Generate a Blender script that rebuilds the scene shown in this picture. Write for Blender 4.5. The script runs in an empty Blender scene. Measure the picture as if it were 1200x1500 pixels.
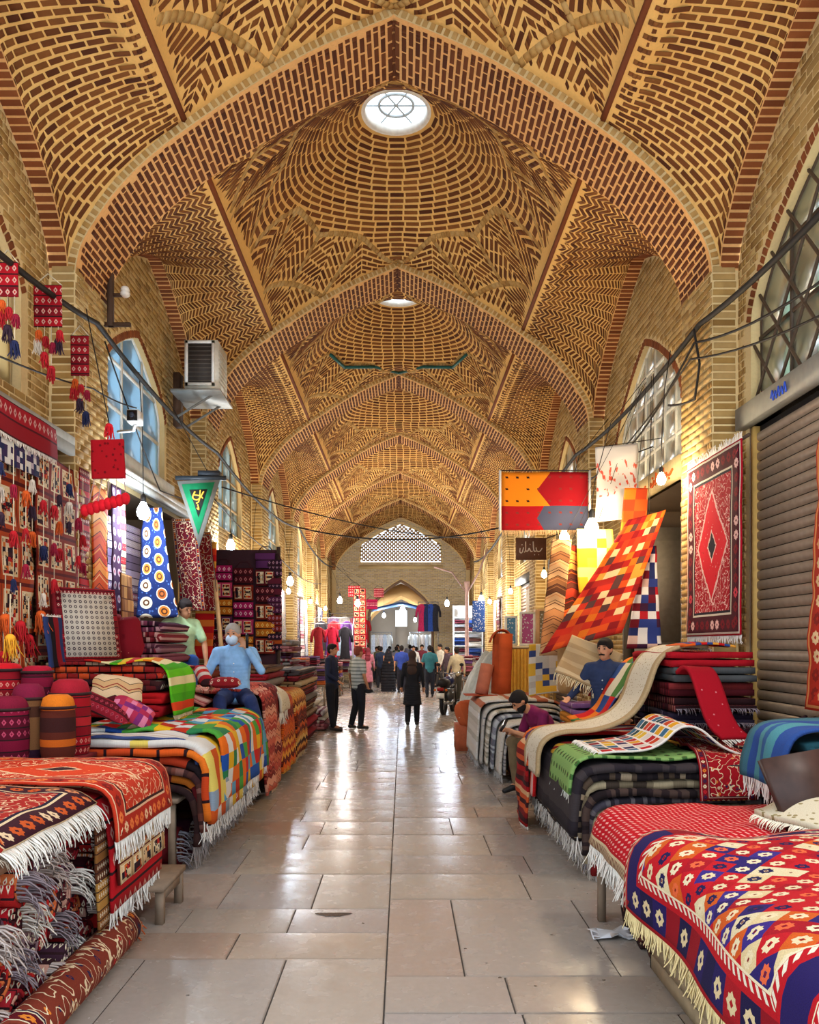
import bpy, bmesh, math, random
import numpy as np
from mathutils import Vector, Matrix, Euler

random.seed(7)
RNG = np.random.default_rng(11)
SC = bpy.context.scene
COL = SC.collection
PI = math.pi

# ------------------------------------------------------------------ camera, world, exposure
F, VX, VY = 1200.0, 590.0, 945.0          # focal length and vanishing point in the 1200x1500 frame
CX, CZ = 0.09, 1.75                        # camera stands a hand right of the aisle's axis, at eye height
cam_d = bpy.data.cameras.new('camera')
cam_d.sensor_fit = 'HORIZONTAL'; cam_d.sensor_width = 36.0
cam_d.lens = 36.0 * F / 1200.0
cam_d.shift_x = (600 - VX) / 1200.0
cam_d.shift_y = (VY - 750) / 1200.0
cam_d.clip_start = 0.05; cam_d.clip_end = 300
cam = bpy.data.objects.new('camera', cam_d)
cam.location = (CX, 0, CZ); cam.rotation_euler = (PI/2, 0, 0)
COL.objects.link(cam); SC.camera = cam

world = bpy.data.worlds.new('world'); SC.world = world; world.use_nodes = True
bg = world.node_tree.nodes['Background']
bg.inputs[0].default_value = (0.80, 0.90, 1.0, 1); bg.inputs[1].default_value = 1.7
SC.view_settings.view_transform = 'Standard'; SC.view_settings.look = 'None'
SC.view_settings.gamma = 1.0; SC.view_settings.use_curve_mapping = False
SC.view_settings.exposure = 0.85
BULB_W = 1.0                                # one factor for the power of all the lamps

def at(px, py, d):
    """point at depth d that the photograph shows at pixel px, py"""
    return Vector((CX + (px - VX) / F * d, d, CZ - (py - VY) / F * d))
def on_x(px, py, x):
    """the same, on the plane X = x"""
    return at(px, py, (x - CX) * F / (px - VX))
def on_z(px, py, z=0.0):
    """the same, on the level Z = z"""
    return at(px, py, (CZ - z) * F / (py - VY))

# ------------------------------------------------------------------ scene helpers
def tag(o, label=None, cat=None, group=None, kind=None):
    if label:
        o['label'] = label
        if not 4 <= len(label.split()) <= 16: print('LABEL LENGTH', len(label.split()), label)
    if cat: o['category'] = cat
    if group: o['group'] = group
    if kind: o['kind'] = kind
    return o
def link(name, data, parent=None, mat=None):
    o = bpy.data.objects.new(name, data); COL.objects.link(o)
    if parent is not None: o.parent = parent
    if mat is not None and data is not None and not data.materials: data.materials.append(mat)
    return o
def thing(name, label, cat, loc=(0, 0, 0), rz=0.0, group=None):
    o = bpy.data.objects.new(name, None); COL.objects.link(o)
    o.empty_display_size = 0.1
    o.location = loc; o.rotation_euler = (0, 0, rz)
    return tag(o, label, cat, group)
def copy_tree(o, parent=None):
    c = o.copy(); COL.objects.link(c); c.parent = parent
    for ch in list(o.children): copy_tree(ch, c)
    return c
def mesh_np(name, V, Q, mat=None, smooth=False, uv=None, tint=None, T=None):
    """mesh from arrays: V (n,3), Q (m,4) quads, T (k,3) triangles; uv per vertex; tint per vertex"""
    me = bpy.data.meshes.new(name)
    V = np.asarray(V, dtype=np.float32).reshape(-1, 3)
    Q = np.asarray(Q if Q is not None else [], dtype=np.int32).reshape(-1, 4)
    T = np.asarray(T if T is not None else [], dtype=np.int32).reshape(-1, 3)
    loops = np.concatenate([Q.ravel(), T.ravel()])
    starts = np.concatenate([np.arange(len(Q)) * 4, len(Q) * 4 + np.arange(len(T)) * 3]).astype(np.int32)
    me.vertices.add(len(V)); me.vertices.foreach_set('co', V.ravel())
    me.loops.add(len(loops)); me.loops.foreach_set('vertex_index', loops)
    me.polygons.add(len(starts)); me.polygons.foreach_set('loop_start', starts)
    if smooth: me.polygons.foreach_set('use_smooth', np.ones(len(starts), dtype=bool))
    if uv is not None:
        l = me.uv_layers.new(name='UVMap')
        l.data.foreach_set('uv', np.asarray(uv, dtype=np.float32)[loops].ravel())
    if tint is not None:
        a = me.attributes.new('tint', 'FLOAT', 'POINT')
        a.data.foreach_set('value', np.asarray(tint, dtype=np.float32))
    me.update(calc_edges=True); me.validate()
    if mat is not None: me.materials.append(mat)
    return me
class MB:
    """collects boxes, tubes, lathes ... and builds them as one mesh"""
    def __init__(s): s.V = []; s.Q = []; s.T = []; s.n = 0
    def add(s, V, Q=None, T=None):
        V = np.asarray(V, dtype=float).reshape(-1, 3)
        s.V.append(V)
        if Q is not None and len(Q): s.Q.append(np.asarray(Q, dtype=int).reshape(-1, 4) + s.n)
        if T is not None and len(T): s.T.append(np.asarray(T, dtype=int).reshape(-1, 3) + s.n)
        s.n += len(V); return s
    def box(s, a, b, M=None):
        a, b = np.minimum(a, b), np.maximum(a, b)
        V = np.array([[x, y, z] for z in (a[2], b[2]) for y in (a[1], b[1]) for x in (a[0], b[0])])
        if M is not None: V = V @ np.array(M.to_3x3()).T + np.array(M.translation)
        return s.add(V, [[0, 2, 3, 1], [4, 5, 7, 6], [0, 1, 5, 4], [2, 6, 7, 3], [0, 4, 6, 2], [1, 3, 7, 5]])
    def cbox(s, c, size, R=None):
        c = np.array(c, float); h = np.array(size, float) / 2
        if R is None: return s.box(c - h, c + h)
        M = Matrix.Translation(Vector(c)) @ R.to_4x4()
        return s.box(-h, h, M)
    def tube(s, pts, r, n=6, closed=False, caps=True):
        P = [Vector(p) for p in pts]; m = len(P)
        R = list(r) if hasattr(r, '__len__') else [r] * m
        V = []; up = None
        for i, p in enumerate(P):
            a = P[(i - 1) % m] if (closed or i > 0) else P[i]
            b = P[(i + 1) % m] if (closed or i < m - 1) else P[i]
            t = (b - a)
            t = t.normalized() if t.length > 1e-9 else Vector((0, 0, 1))
            if up is None: up = t.orthogonal().normalized()
            else:
                up = up - t * up.dot(t)
                up = up.normalized() if up.length > 1e-6 else t.orthogonal().normalized()
            w = t.cross(up)
            for k in range(n):
                an = 2 * PI * k / n
                V.append(p + (up * math.cos(an) + w * math.sin(an)) * R[i])
        Q = []
        for i in range(m if closed else m - 1):
            j = (i + 1) % m
            for k in range(n):
                k2 = (k + 1) % n
                Q.append([i*n + k, i*n + k2, j*n + k2, j*n + k])
        T = []
        if caps and not closed:
            V.append(P[0]); V.append(P[-1]); c0, c1 = len(V) - 2, len(V) - 1
            for k in range(n):
                k2 = (k + 1) % n
                T.append([c0, k2, k]); T.append([c1, (m-1)*n + k, (m-1)*n + k2])
        return s.add([tuple(v) for v in V], Q, T)
    def lathe(s, prof, c=(0, 0, 0), n=16, M=None, sq=1.0):
        prof = list(prof); V = []
        for r, z in prof:
            for k in range(n):
                a = 2 * PI * k / n
                ca, sa = math.cos(a), math.sin(a)
                if sq != 1.0:
                    ca = math.copysign(abs(ca) ** sq, ca); sa = math.copysign(abs(sa) ** sq, sa)
                V.append((r * ca, r * sa, z))
        V = np.array(V)
        if M is not None: V = V @ np.array(M.to_3x3()).T + np.array(M.translation)
        V = V + np.array(c, float)
        Q = [[i*n + k, i*n + (k+1) % n, (i+1)*n + (k+1) % n, (i+1)*n + k] for i in range(len(prof) - 1) for k in range(n)]
        T = []
        m = len(prof)
        if prof[0][0] > 1e-6: V = np.vstack([V, V[:n].mean(0)]); T += [[len(V)-1, (k+1) % n, k] for k in range(n)]
        if prof[-1][0] > 1e-6: V = np.vstack([V, V[(m-1)*n:m*n].mean(0)]); T += [[len(V)-1, (m-1)*n + k, (m-1)*n + (k+1) % n] for k in range(n)]
        return s.add(V, Q, T)
    def ell(s, c, r, n=12, m=8, R=None):
        V = []
        for i in range(m + 1):
            ph = PI * i / m - PI / 2
            for k in range(n):
                a = 2 * PI * k / n
                V.append((r[0]*math.cos(ph)*math.cos(a), r[1]*math.cos(ph)*math.sin(a), r[2]*math.sin(ph)))
        V = np.array(V)
        if R is not None: V = V @ np.array(R.to_3x3()).T
        V = V + np.array(c, float)
        Q = [[i*n + k, i*n + (k+1) % n, (i+1)*n + (k+1) % n, (i+1)*n + k] for i in range(m) for k in range(n)]
        return s.add(V, Q)
    def prism(s, poly, d, M=None, a=0.0):
        """polygon (2D list, convex or not) in XY, extruded from z=a to z=d"""
        n = len(poly)
        from mathutils.geometry import tessellate_polygon
        tri = tessellate_polygon([[Vector((p[0], p[1], 0)) for p in poly]])
        V = np.array([[p[0], p[1], a] for p in poly] + [[p[0], p[1], d] for p in poly], float)
        if M is not None: V = V @ np.array(M.to_3x3()).T + np.array(M.translation)
        T = [list(t)[::-1] for t in tri] + [[i + n for i in t] for t in tri]
        Q = [[i, (i+1) % n, n + (i+1) % n, n + i] for i in range(n)]
        return s.add(V, Q, T)
    def mesh(s, name, mat=None, smooth=False):
        V = np.vstack(s.V); Q = np.vstack(s.Q) if s.Q else None; T = np.vstack(s.T) if s.T else None
        return mesh_np(name, V, Q, mat, smooth, T=T)
    def build(s, name, mat, parent=None, smooth=False):
        return link(name, s.mesh(name, mat, smooth), parent)

# ------------------------------------------------------------------ node expressions for procedural materials
class Mat:
    def __init__(s, name, rough=0.8, metal=0.0, spec=0.3):
        s.m = bpy.data.materials.new(name); s.m.use_nodes = True
        s.t = s.m.node_tree; s.b = s.t.nodes['Principled BSDF']
        s.b.inputs['Roughness'].default_value = rough
        s.b.inputs['Metallic'].default_value = metal
        s.b.inputs['Specular IOR Level'].default_value = spec
    def node(s, kind, **kw):
        n = s.t.nodes.new(kind)
        for k, v in kw.items(): setattr(n, k, v)
        return n
    def put(s, sock, v):
        if isinstance(v, Ex): s.t.links.new(v.s, sock)
        elif isinstance(v, (tuple, list)):
            v = tuple(v)
            sock.default_value = v + (1.0,) if (len(v) == 3 and len(sock.default_value) == 4) else v
        else:
            try: sock.default_value = v
            except TypeError: sock.default_value = (v, v, v)
    def math(s, op, a, b=None, c=None):
        n = s.node('ShaderNodeMath', operation=op)
        s.put(n.inputs[0], a)
        if b is not None: s.put(n.inputs[1], b)
        if c is not None: s.put(n.inputs[2], c)
        return Ex(s, n.outputs[0])
    def uv(s):
        n = s.node('ShaderNodeUVMap'); x = s.node('ShaderNodeSeparateXYZ')
        s.t.links.new(n.outputs[0], x.inputs[0])
        return Ex(s, x.outputs[0]), Ex(s, x.outputs[1])
    def obj(s, which='Object'):
        n = s.node('ShaderNodeTexCoord'); x = s.node('ShaderNodeSeparateXYZ')
        s.t.links.new(n.outputs[which], x.inputs[0])
        s.vec = Ex(s, n.outputs[which])
        return Ex(s, x.outputs[0]), Ex(s, x.outputs[1]), Ex(s, x.outputs[2])
    def world(s):
        n = s.node('ShaderNodeNewGeometry'); x = s.node('ShaderNodeSeparateXYZ')
        s.t.links.new(n.outputs['Position'], x.inputs[0]); s.vec = Ex(s, n.outputs['Position'])
        return Ex(s, x.outputs[0]), Ex(s, x.outputs[1]), Ex(s, x.outputs[2])
    def xyz(s, a, b=0.0, c=0.0):
        n = s.node('ShaderNodeCombineXYZ')
        for i, v in enumerate((a, b, c)): s.put(n.inputs[i], v)
        return Ex(s, n.outputs[0])
    def wn(s, a, b=0.0, c=0.0):
        n = s.node('ShaderNodeTexWhiteNoise', noise_dimensions='3D'); s.put(n.inputs['Vector'], s.xyz(a, b, c))
        return Ex(s, n.outputs['Value'])
    def noise(s, vec, scale, detail=2.0):
        n = s.node('ShaderNodeTexNoise'); s.put(n.inputs['Vector'], vec)
        n.inputs['Scale'].default_value = scale; n.inputs['Detail'].default_value = detail
        return Ex(s, n.outputs['Fac'])
    def voro(s, vec, scale, feature='F1', out='Distance', rand=1.0):
        n = s.node('ShaderNodeTexVoronoi', feature=feature); s.put(n.inputs['Vector'], vec)
        n.inputs['Scale'].default_value = scale; n.inputs['Randomness'].default_value = rand
        return Ex(s, n.outputs[out])
    def pal(s, x, cols, interp='CONSTANT'):
        n = s.node('ShaderNodeValToRGB'); r = n.color_ramp; r.interpolation = interp
        k = len(cols)
        while len(r.elements) < k: r.elements.new(0.5)
        for i, c in enumerate(cols):
            r.elements[i].position = i / k if interp == 'CONSTANT' else i / max(1, k - 1)
            r.elements[i].color = (*c, 1)
        s.put(n.inputs[0], x); return Ex(s, n.outputs[0])
    def mix(s, f, a, b, kind='MIX'):
        n = s.node('ShaderNodeMix', data_type='RGBA', blend_type=kind); n.clamp_factor = True
        s.put(n.inputs[0], f); s.put(n.inputs[6], a); s.put(n.inputs[7], b)
        return Ex(s, n.outputs[2])
    def attr(s, name):
        n = s.node('ShaderNodeAttribute', attribute_name=name); return Ex(s, n.outputs['Fac'])
    def rnd(s):
        n = s.node('ShaderNodeObjectInfo'); return Ex(s, n.outputs['Random'])
    def color(s, v): s.put(s.b.inputs['Base Color'], v); return s
    def rough(s, v): s.put(s.b.inputs['Roughness'], v); return s
    def bump(s, h, strength=0.4, dist=0.01):
        n = s.node('ShaderNodeBump'); n.inputs['Strength'].default_value = strength; n.inputs['Distance'].default_value = dist
        s.put(n.inputs['Height'], h); s.t.links.new(n.outputs[0], s.b.inputs['Normal']); return s
    def emit(s, c, st): s.put(s.b.inputs['Emission Color'], c); s.b.inputs['Emission Strength'].default_value = st; return s
class Ex:
    def __init__(s, m, sock): s.m = m; s.s = sock
    def __add__(s, o): return s.m.math('ADD', s, o)
    __radd__ = __add__
    def __sub__(s, o): return s.m.math('SUBTRACT', s, o)
    def __rsub__(s, o): return s.m.math('SUBTRACT', o, s)
    def __mul__(s, o): return s.m.math('MULTIPLY', s, o)
    __rmul__ = __mul__
    def __truediv__(s, o): return s.m.math('DIVIDE', s, o)
    def __lt__(s, o): return s.m.math('LESS_THAN', s, o)
    def __gt__(s, o): return s.m.math('GREATER_THAN', s, o)
    def floor(s): return s.m.math('FLOOR', s)
    def fract(s): return s.m.math('FRACT', s)
    def abs(s): return s.m.math('ABSOLUTE', s)
    def sin(s): return s.m.math('SINE', s)
    def mod(s, o): return s.m.math('FLOORED_MODULO', s, o)
    def min(s, o): return s.m.math('MINIMUM', s, o)
    def max(s, o): return s.m.math('MAXIMUM', s, o)
    def tri(s, p=1.0): return s.m.math('PINGPONG', s, p)      # triangle wave 0..p
    def band(s, a, b): return (s > a) * (s < b)
def hexc(h):
    h = h.lstrip('#'); c = [int(h[i:i+2], 16) / 255 for i in (0, 2, 4)]
    return tuple(x / 12.92 if x <= 0.04045 else ((x + 0.055) / 1.055) ** 2.4 for x in c)
_mats = {}
def plain(hexv, rough=0.8, metal=0.0, var=0.12, spec=0.3, scale=14.0):
    """one colour with a little grain"""
    k = ('plain', hexv, rough, metal, var)
    if k not in _mats:
        M = Mat('plain_' + hexv.strip('#'), rough, metal, spec); c = hexc(hexv)
        M.obj(); f = M.noise(M.vec, scale, 3.0)
        M.color(M.mix(f, tuple(x * (1 - 2*var) for x in c), tuple(min(1, x * (1 + 2*var)) for x in c)))
        _mats[k] = M.m
    return _mats[k]
def glow(name, col, st):
    M = Mat(name, 0.4); M.color(col); M.emit(col, st); return M.m
# ------------------------------------------------------------------ the bazaar's shell: dimensions
D_BAY, ARCH_W, Y1 = 5.45, 0.90, 8.20
ARCH_Y = [Y1 + (i - 1) * D_BAY for i in range(7)]       # fronts of the transverse arches
Y_END = Y1 + 6 * D_BAY                                   # the wall at the far end
XP, XW, XC, XQ = 3.27, 3.45, 2.10, 3.19                            # pier face, wall face, crease between side strip and dome
Z_SPR, Z_APEX, Z_WALL, Z_OC, R_OC = 5.55, 8.14, 7.12, 9.36, 0.44
_pp = np.array([(-.9, 7.75), (0, 8.14), (.86, 7.77), (1.55, 7.37), (2.16, 6.96), (2.51, 6.69), (2.82, 6.38), (3.06, 6.05), (3.21, 5.78), (3.27, 5.50), (3.27, 5.2)])
_P = []
for i in range(1, len(_pp) - 2):
    p0, p1, p2, p3 = _pp[i-1], _pp[i], _pp[i+1], _pp[i+2]
    if i == 1: p0 = 2 * p1 - p2
    for t in np.linspace(0, 1, 9)[:-1]:
        _P.append(0.5 * ((2*p1) + (-p0 + p2)*t + (2*p0 - 5*p1 + 4*p2 - p3)*t*t + (-p0 + 3*p1 - 3*p2 + p3)*t**3))
_P.append(_pp[-2]); _P = np.array(_P); _P[:, 0] = np.minimum(_P[:, 0], XP)
_S = np.concatenate([[0], np.cumsum(np.hypot(*np.diff(_P, axis=0).T))])
S_END = _S[-1]
def prof_s(s): return np.interp(s, _S, _P[:, 0]), np.interp(s, _S, _P[:, 1])
_mono = np.maximum.accumulate(_P[:, 0] + np.arange(len(_P)) * 1e-9)
def zA(x): return np.interp(np.abs(x), _mono, _P[:, 1])
S_C = float(np.interp(XC, _mono, _S))
def pt(t):                                               # the pointed rise of the wall arches, t in 0..1 along a bay
    return np.clip((zA(np.abs(2*np.asarray(t) - 1) * XP) - 5.5) / (Z_APEX - 5.5), 0, 1)
def bay_range(b): return ARCH_Y[b] + ARCH_W, (ARCH_Y[b+1] if b < 6 else Y_END)

# ------------------------------------------------------------------ brick materials
def brick_mat(name, cols, rough=0.85):
    M = Mat(name, rough, spec=0.2); M.world()
    t = M.attr('tint'); n = M.noise(M.vec, 9.0, 4.0); g = M.noise(M.vec, 60.0, 2.0); big = M.noise(M.vec, 0.7, 2.0)
    c = M.pal(t, [hexc(c) for c in cols], 'LINEAR')
    c = M.mix(n * 0.55, c, tuple(x * 0.5 for x in hexc(cols[0])))
    c = M.mix((big - 0.35) * 0.7, c, hexc(cols[-1]))
    M.color(c); M.bump(g, 0.35, 0.006); return M.m
def mortar_mat(name, a, b):
    M = Mat(name, 0.9, spec=0.15); M.world()
    n = M.noise(M.vec, 1.3, 4.0); g = M.noise(M.vec, 40.0, 3.0)
    c = M.mix(n, hexc(a), hexc(b)); c = M.mix((g - 0.45) * 0.8, c, tuple(x * 0.55 for x in hexc(a)))
    M.color(c); M.bump(g, 0.4, 0.006); return M.m
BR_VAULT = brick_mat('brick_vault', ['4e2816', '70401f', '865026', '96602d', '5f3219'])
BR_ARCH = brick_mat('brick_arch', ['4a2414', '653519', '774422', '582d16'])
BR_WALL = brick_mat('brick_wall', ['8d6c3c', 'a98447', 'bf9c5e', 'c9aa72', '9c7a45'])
BR_TRIM = brick_mat('brick_trim', ['a87c43', 'c49a58', 'd3af72', 'b58a4c'])
BR_RED = brick_mat('brick_red_trim', ['7a4020', '8f4f28', '9c5a30', '6c3a1e'])
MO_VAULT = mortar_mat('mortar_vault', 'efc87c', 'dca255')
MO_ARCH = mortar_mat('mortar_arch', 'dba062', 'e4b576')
MO_WALL = mortar_mat('mortar_wall', 'e3cd9a', 'c9ab74')
MO_SHOP_SHADE = mortar_mat('shop_recess_shade', '7d6a55', '5d4c3d')  # darker than the wall: the recesses' shade is put into the colour
NT = 8
def unit_bricks(mat):
    out = []
    for i in range(NT):
        a, b = 0.5, 0.455
        V = [(-a, -a, 0), (a, -a, 0), (a, a, 0), (-a, a, 0), (-b, -b, 1), (b, -b, 1), (b, b, 1), (-b, b, 1)]
        out.append(mesh_np('brick', V, [[4, 5, 6, 7], [0, 1, 5, 4], [1, 2, 6, 5], [2, 3, 7, 6], [3, 0, 4, 7]], mat, tint=[(i + .5) / NT] * 8))
    return out
_ub = {}
class Bricks:
    """bricks laid on one piece of the setting; the ones that show largest become objects, the rest one mesh"""
    def __init__(s, parent, mat, inner): s.parent, s.mat, s.inner, s.L = parent, mat, inner, []
    def lay(s, quads, fmap, h=0.006, inner=None):
        q = np.asarray(quads, float)
        if len(q) == 0: return
        P = fmap(q.reshape(-1, 2)).reshape(-1, 4, 3)
        n = np.cross(P[:, 2] - P[:, 0], P[:, 3] - P[:, 1]); n /= np.linalg.norm(n, axis=1, keepdims=True) + 1e-12
        c = P.mean(1); to = (inner or s.inner)(c) - c
        flip = (n * to).sum(1) < 0
        P[flip] = P[flip][:, ::-1]; n[flip] *= -1
        hh = h * RNG.uniform(0.6, 1.5, len(P))
        s.L.append((P, n, hh))
    def finish(s, n_single=300, name='brick', rest='brick_courses'):
        if not s.L: return
        P = np.concatenate([l[0] for l in s.L]); n = np.concatenate([l[1] for l in s.L]); h = np.concatenate([l[2] for l in s.L])
        c = P.mean(1); d = np.maximum(c[:, 1], 0.3)
        px = VX + (c[:, 0] - CX) / d * F; py = VY - (c[:, 2] - CZ) / d * F
        e1 = P[:, 1] - P[:, 0]; e2 = P[:, 3] - P[:, 0]
        area = np.linalg.norm(np.cross(e1, e2), axis=1)
        view = c - np.array([CX, 0, CZ]); r = np.linalg.norm(view, axis=1)
        size = area * np.abs((view * n).sum(1)) / r**3
        size[(px < -5) | (px > 1205) | (py < -5) | (py > 1505)] *= 1e-6
        order = np.argsort(-size); single = order[:n_single]; many = order[n_single:]
        if s.mat.name not in _ub: _ub[s.mat.name] = unit_bricks(s.mat)
        ub = _ub[s.mat.name]
        for k, i in enumerate(single):
            ex = (P[i, 1] + P[i, 2] - P[i, 0] - P[i, 3]) / 2; nz = n[i]
            ey = (P[i, 3] + P[i, 2] - P[i, 0] - P[i, 1]) / 2
            lx = np.linalg.norm(ex); ex = ex / lx; ey = ey - ex * ey.dot(ex); ly = np.linalg.norm(ey)
            if ly < 1e-5: continue
            ey = ey / ly; nz = np.cross(ex, ey)
            o = bpy.data.objects.new(name, ub[int(RNG.integers(NT))]); COL.objects.link(o)
            o.parent = s.parent
            M = Matrix(((ex[0], ey[0], nz[0], c[i, 0]), (ex[1], ey[1], nz[1], c[i, 1]), (ex[2], ey[2], nz[2], c[i, 2]), (0, 0, 0, 1)))
            o.matrix_basis = M @ Matrix.Diagonal((lx, ly, h[i], 1))
        if len(many) == 0: return
        P, n, h, c = P[many], n[many], h[many], c[many][:, None]
        top = c + (P - c) * 0.93 + n[:, None] * h[:, None, None]
        V = np.concatenate([P, top], 1).reshape(-1, 3)
        base = np.array([[4, 5, 6, 7], [0, 1, 5, 4], [1, 2, 6, 5], [2, 3, 7, 6], [3, 0, 4, 7]])
        Q = (np.arange(len(P))[:, None, None] * 8 + base).reshape(-1, 4)
        t = np.repeat(RNG.random(len(P)), 8)
        o = link(rest, mesh_np(rest, V, Q, s.mat, tint=t), s.parent); tag(o, kind='stuff')
        return o
# ---- patterns: arrays of quads (N,4,2); the first edge of a quad runs along the brick's length
def running(u0, u1, v0, v1, bl=0.20, bw=0.052, j=0.026, swap=False, shift=0.5):
    pv, pu = bw + j, bl + j
    nv = int(math.ceil((v1 - v0) / pv)); nu = int(math.ceil((u1 - u0) / pu)) + 2
    I, K = np.meshgrid(np.arange(nv), np.arange(nu), indexing='ij')
    u = u0 + (K - 1) * pu + (I % 2) * pu * shift + RNG.uniform(-.006, .006, I.shape); v = v0 + I * pv
    a, b, c, d = u + j/2, u + j/2 + bl, v + j/2, v + j/2 + bw
    q = np.stack([np.stack([a, c], -1), np.stack([b, c], -1), np.stack([b, d], -1), np.stack([a, d], -1)], 2).reshape(-1, 4, 2)
    return q[:, :, ::-1] if swap else q
def chevron(u0, u1, v0, v1, band=0.15, bw=0.045, j=0.03, slope=0.75):
    out = []; nb = int(math.ceil((v1 - v0) / band)); pu = (bw + j) * math.hypot(1, slope)
    nu = int((u1 - u0) / pu) + 6
    for k in range(nb):
        a, b = v0 + k * band + 0.008, v0 + (k + 1) * band - 0.008
        s = slope if k % 2 else -slope
        u = u0 + (np.arange(nu) - 3) * pu
        w = pu * bw / (bw + j)
        o0 = 0 if s > 0 else -s * band
        ua, ub_ = u + o0 + s * 0.008, u + o0 + s * (band - 0.008)
        q = np.stack([np.stack([ua, np.full(nu, a)], -1), np.stack([ub_, np.full(nu, b)], -1), np.stack([ub_ + w, np.full(nu, b)], -1), np.stack([ua + w, np.full(nu, a)], -1)], 1)
        out.append(q)
    return np.concatenate(out)
def rings(r0, r1, bl=0.20, bw=0.045, j=0.027):
    out = []; r = r0; k = 0
    while r < r1:
        m = max(8, int(2 * PI * r / (bl + j))); g = j / r
        th = (np.arange(m) + (k % 2) * 0.5 + RNG.random() * .2) * 2 * PI / m; w = 2 * PI / m - g
        q = []
        for (rr, tt) in ((r, th), (r, th + w), (r + bw, th + w), (r + bw, th)):
            q.append(np.stack([rr * np.cos(tt), rr * np.sin(tt)], -1))
        out.append(np.stack(q, 1)); r += bw + j; k += 1
    return np.concatenate(out)
def vcourses(A, B, half, slope, bl=0.17, bw=0.045, j=0.027, back=1.2):
    A, B = np.array(A, float), np.array(B, float); ax = B - A; Ln = np.linalg.norm(ax); ax /= Ln; pe = np.array([-ax[1], ax[0]])
    pa = (bw + j) * math.hypot(1, slope); w = pa * bw / (bw + j); out = []
    rows = np.arange(-int(back / pa), int((Ln + back) / pa))
    pb = (bl + j) / math.hypot(1, slope)
    for sg in (-1, 1):
        for ri in rows:
            nb = int(half / pb) + 2
            b0 = (np.arange(nb) - (0.5 if ri % 2 else 0)) * pb + 0.008; b1 = b0 + pb - j * 0.7
            b0 = np.maximum(b0, 0.008)
            ok = b1 > b0 + 0.02; b0, b1 = b0[ok], b1[ok]
            a0, a1 = ri * pa + slope * b0, ri * pa + slope * b1
            def pos(a, b): return A + a[:, None] * ax + sg * b[:, None] * pe
            out.append(np.stack([pos(a0, b0), pos(a1, b1), pos(a1 + w, b1), pos(a0 + w, b0)], 1))
    return np.concatenate(out)
def in_poly(p, poly):
    x, y = p[..., 0], p[..., 1]; r = np.zeros(x.shape, bool); n = len(poly)
    for i in range(n):
        x1, y1 = poly[i]; x2, y2 = poly[(i+1) % n]
        c = ((y1 > y) != (y2 > y)) & (x < (x2 - x1) * (y - y1) / (y2 - y1 + 1e-15) + x1)
        r ^= c
    return r
def clip(q, inside, n=4):
    """keep whole bricks, cut those at the edge into pieces"""
    q = np.asarray(q); ok = inside(q).all(1); some = inside(q).any(1) & ~ok
    e = q[some]; parts = [q[ok]]
    for k in range(n):
        a, b = k / n, (k + 1) / n
        s = np.stack([e[:, 0] + (e[:, 1] - e[:, 0]) * a, e[:, 0] + (e[:, 1] - e[:, 0]) * b, e[:, 3] + (e[:, 2] - e[:, 3]) * b, e[:, 3] + (e[:, 2] - e[:, 3]) * a], 1)
        if len(s): parts.append(s[inside(s).all(1)])
    return np.concatenate(parts)
def grid_mesh(name, fmap, us, vs, mat, smooth=True):
    U, W = np.meshgrid(us, vs, indexing='ij'); P = fmap(np.stack([U.ravel(), W.ravel()], -1))
    a, b = len(us), len(vs); I, K = np.meshgrid(np.arange(a - 1), np.arange(b - 1), indexing='ij')
    i = (I * b + K).ravel(); Q = np.stack([i, i + b, i + b + 1, i + 1], -1)
    return mesh_np(name, P, Q, mat, smooth)
def struct(name, data, label, cat, mat=None):
    o = link(name, data, None, mat); return tag(o, label, cat, kind='structure')
inner_mid = lambda c: np.stack([c[:, 0] * 0, c[:, 1], c[:, 2] * 0 + 3.0], -1)
ORD = ['nearest', 'second', 'third', 'fourth', 'fifth', 'sixth', 'seventh']

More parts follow.
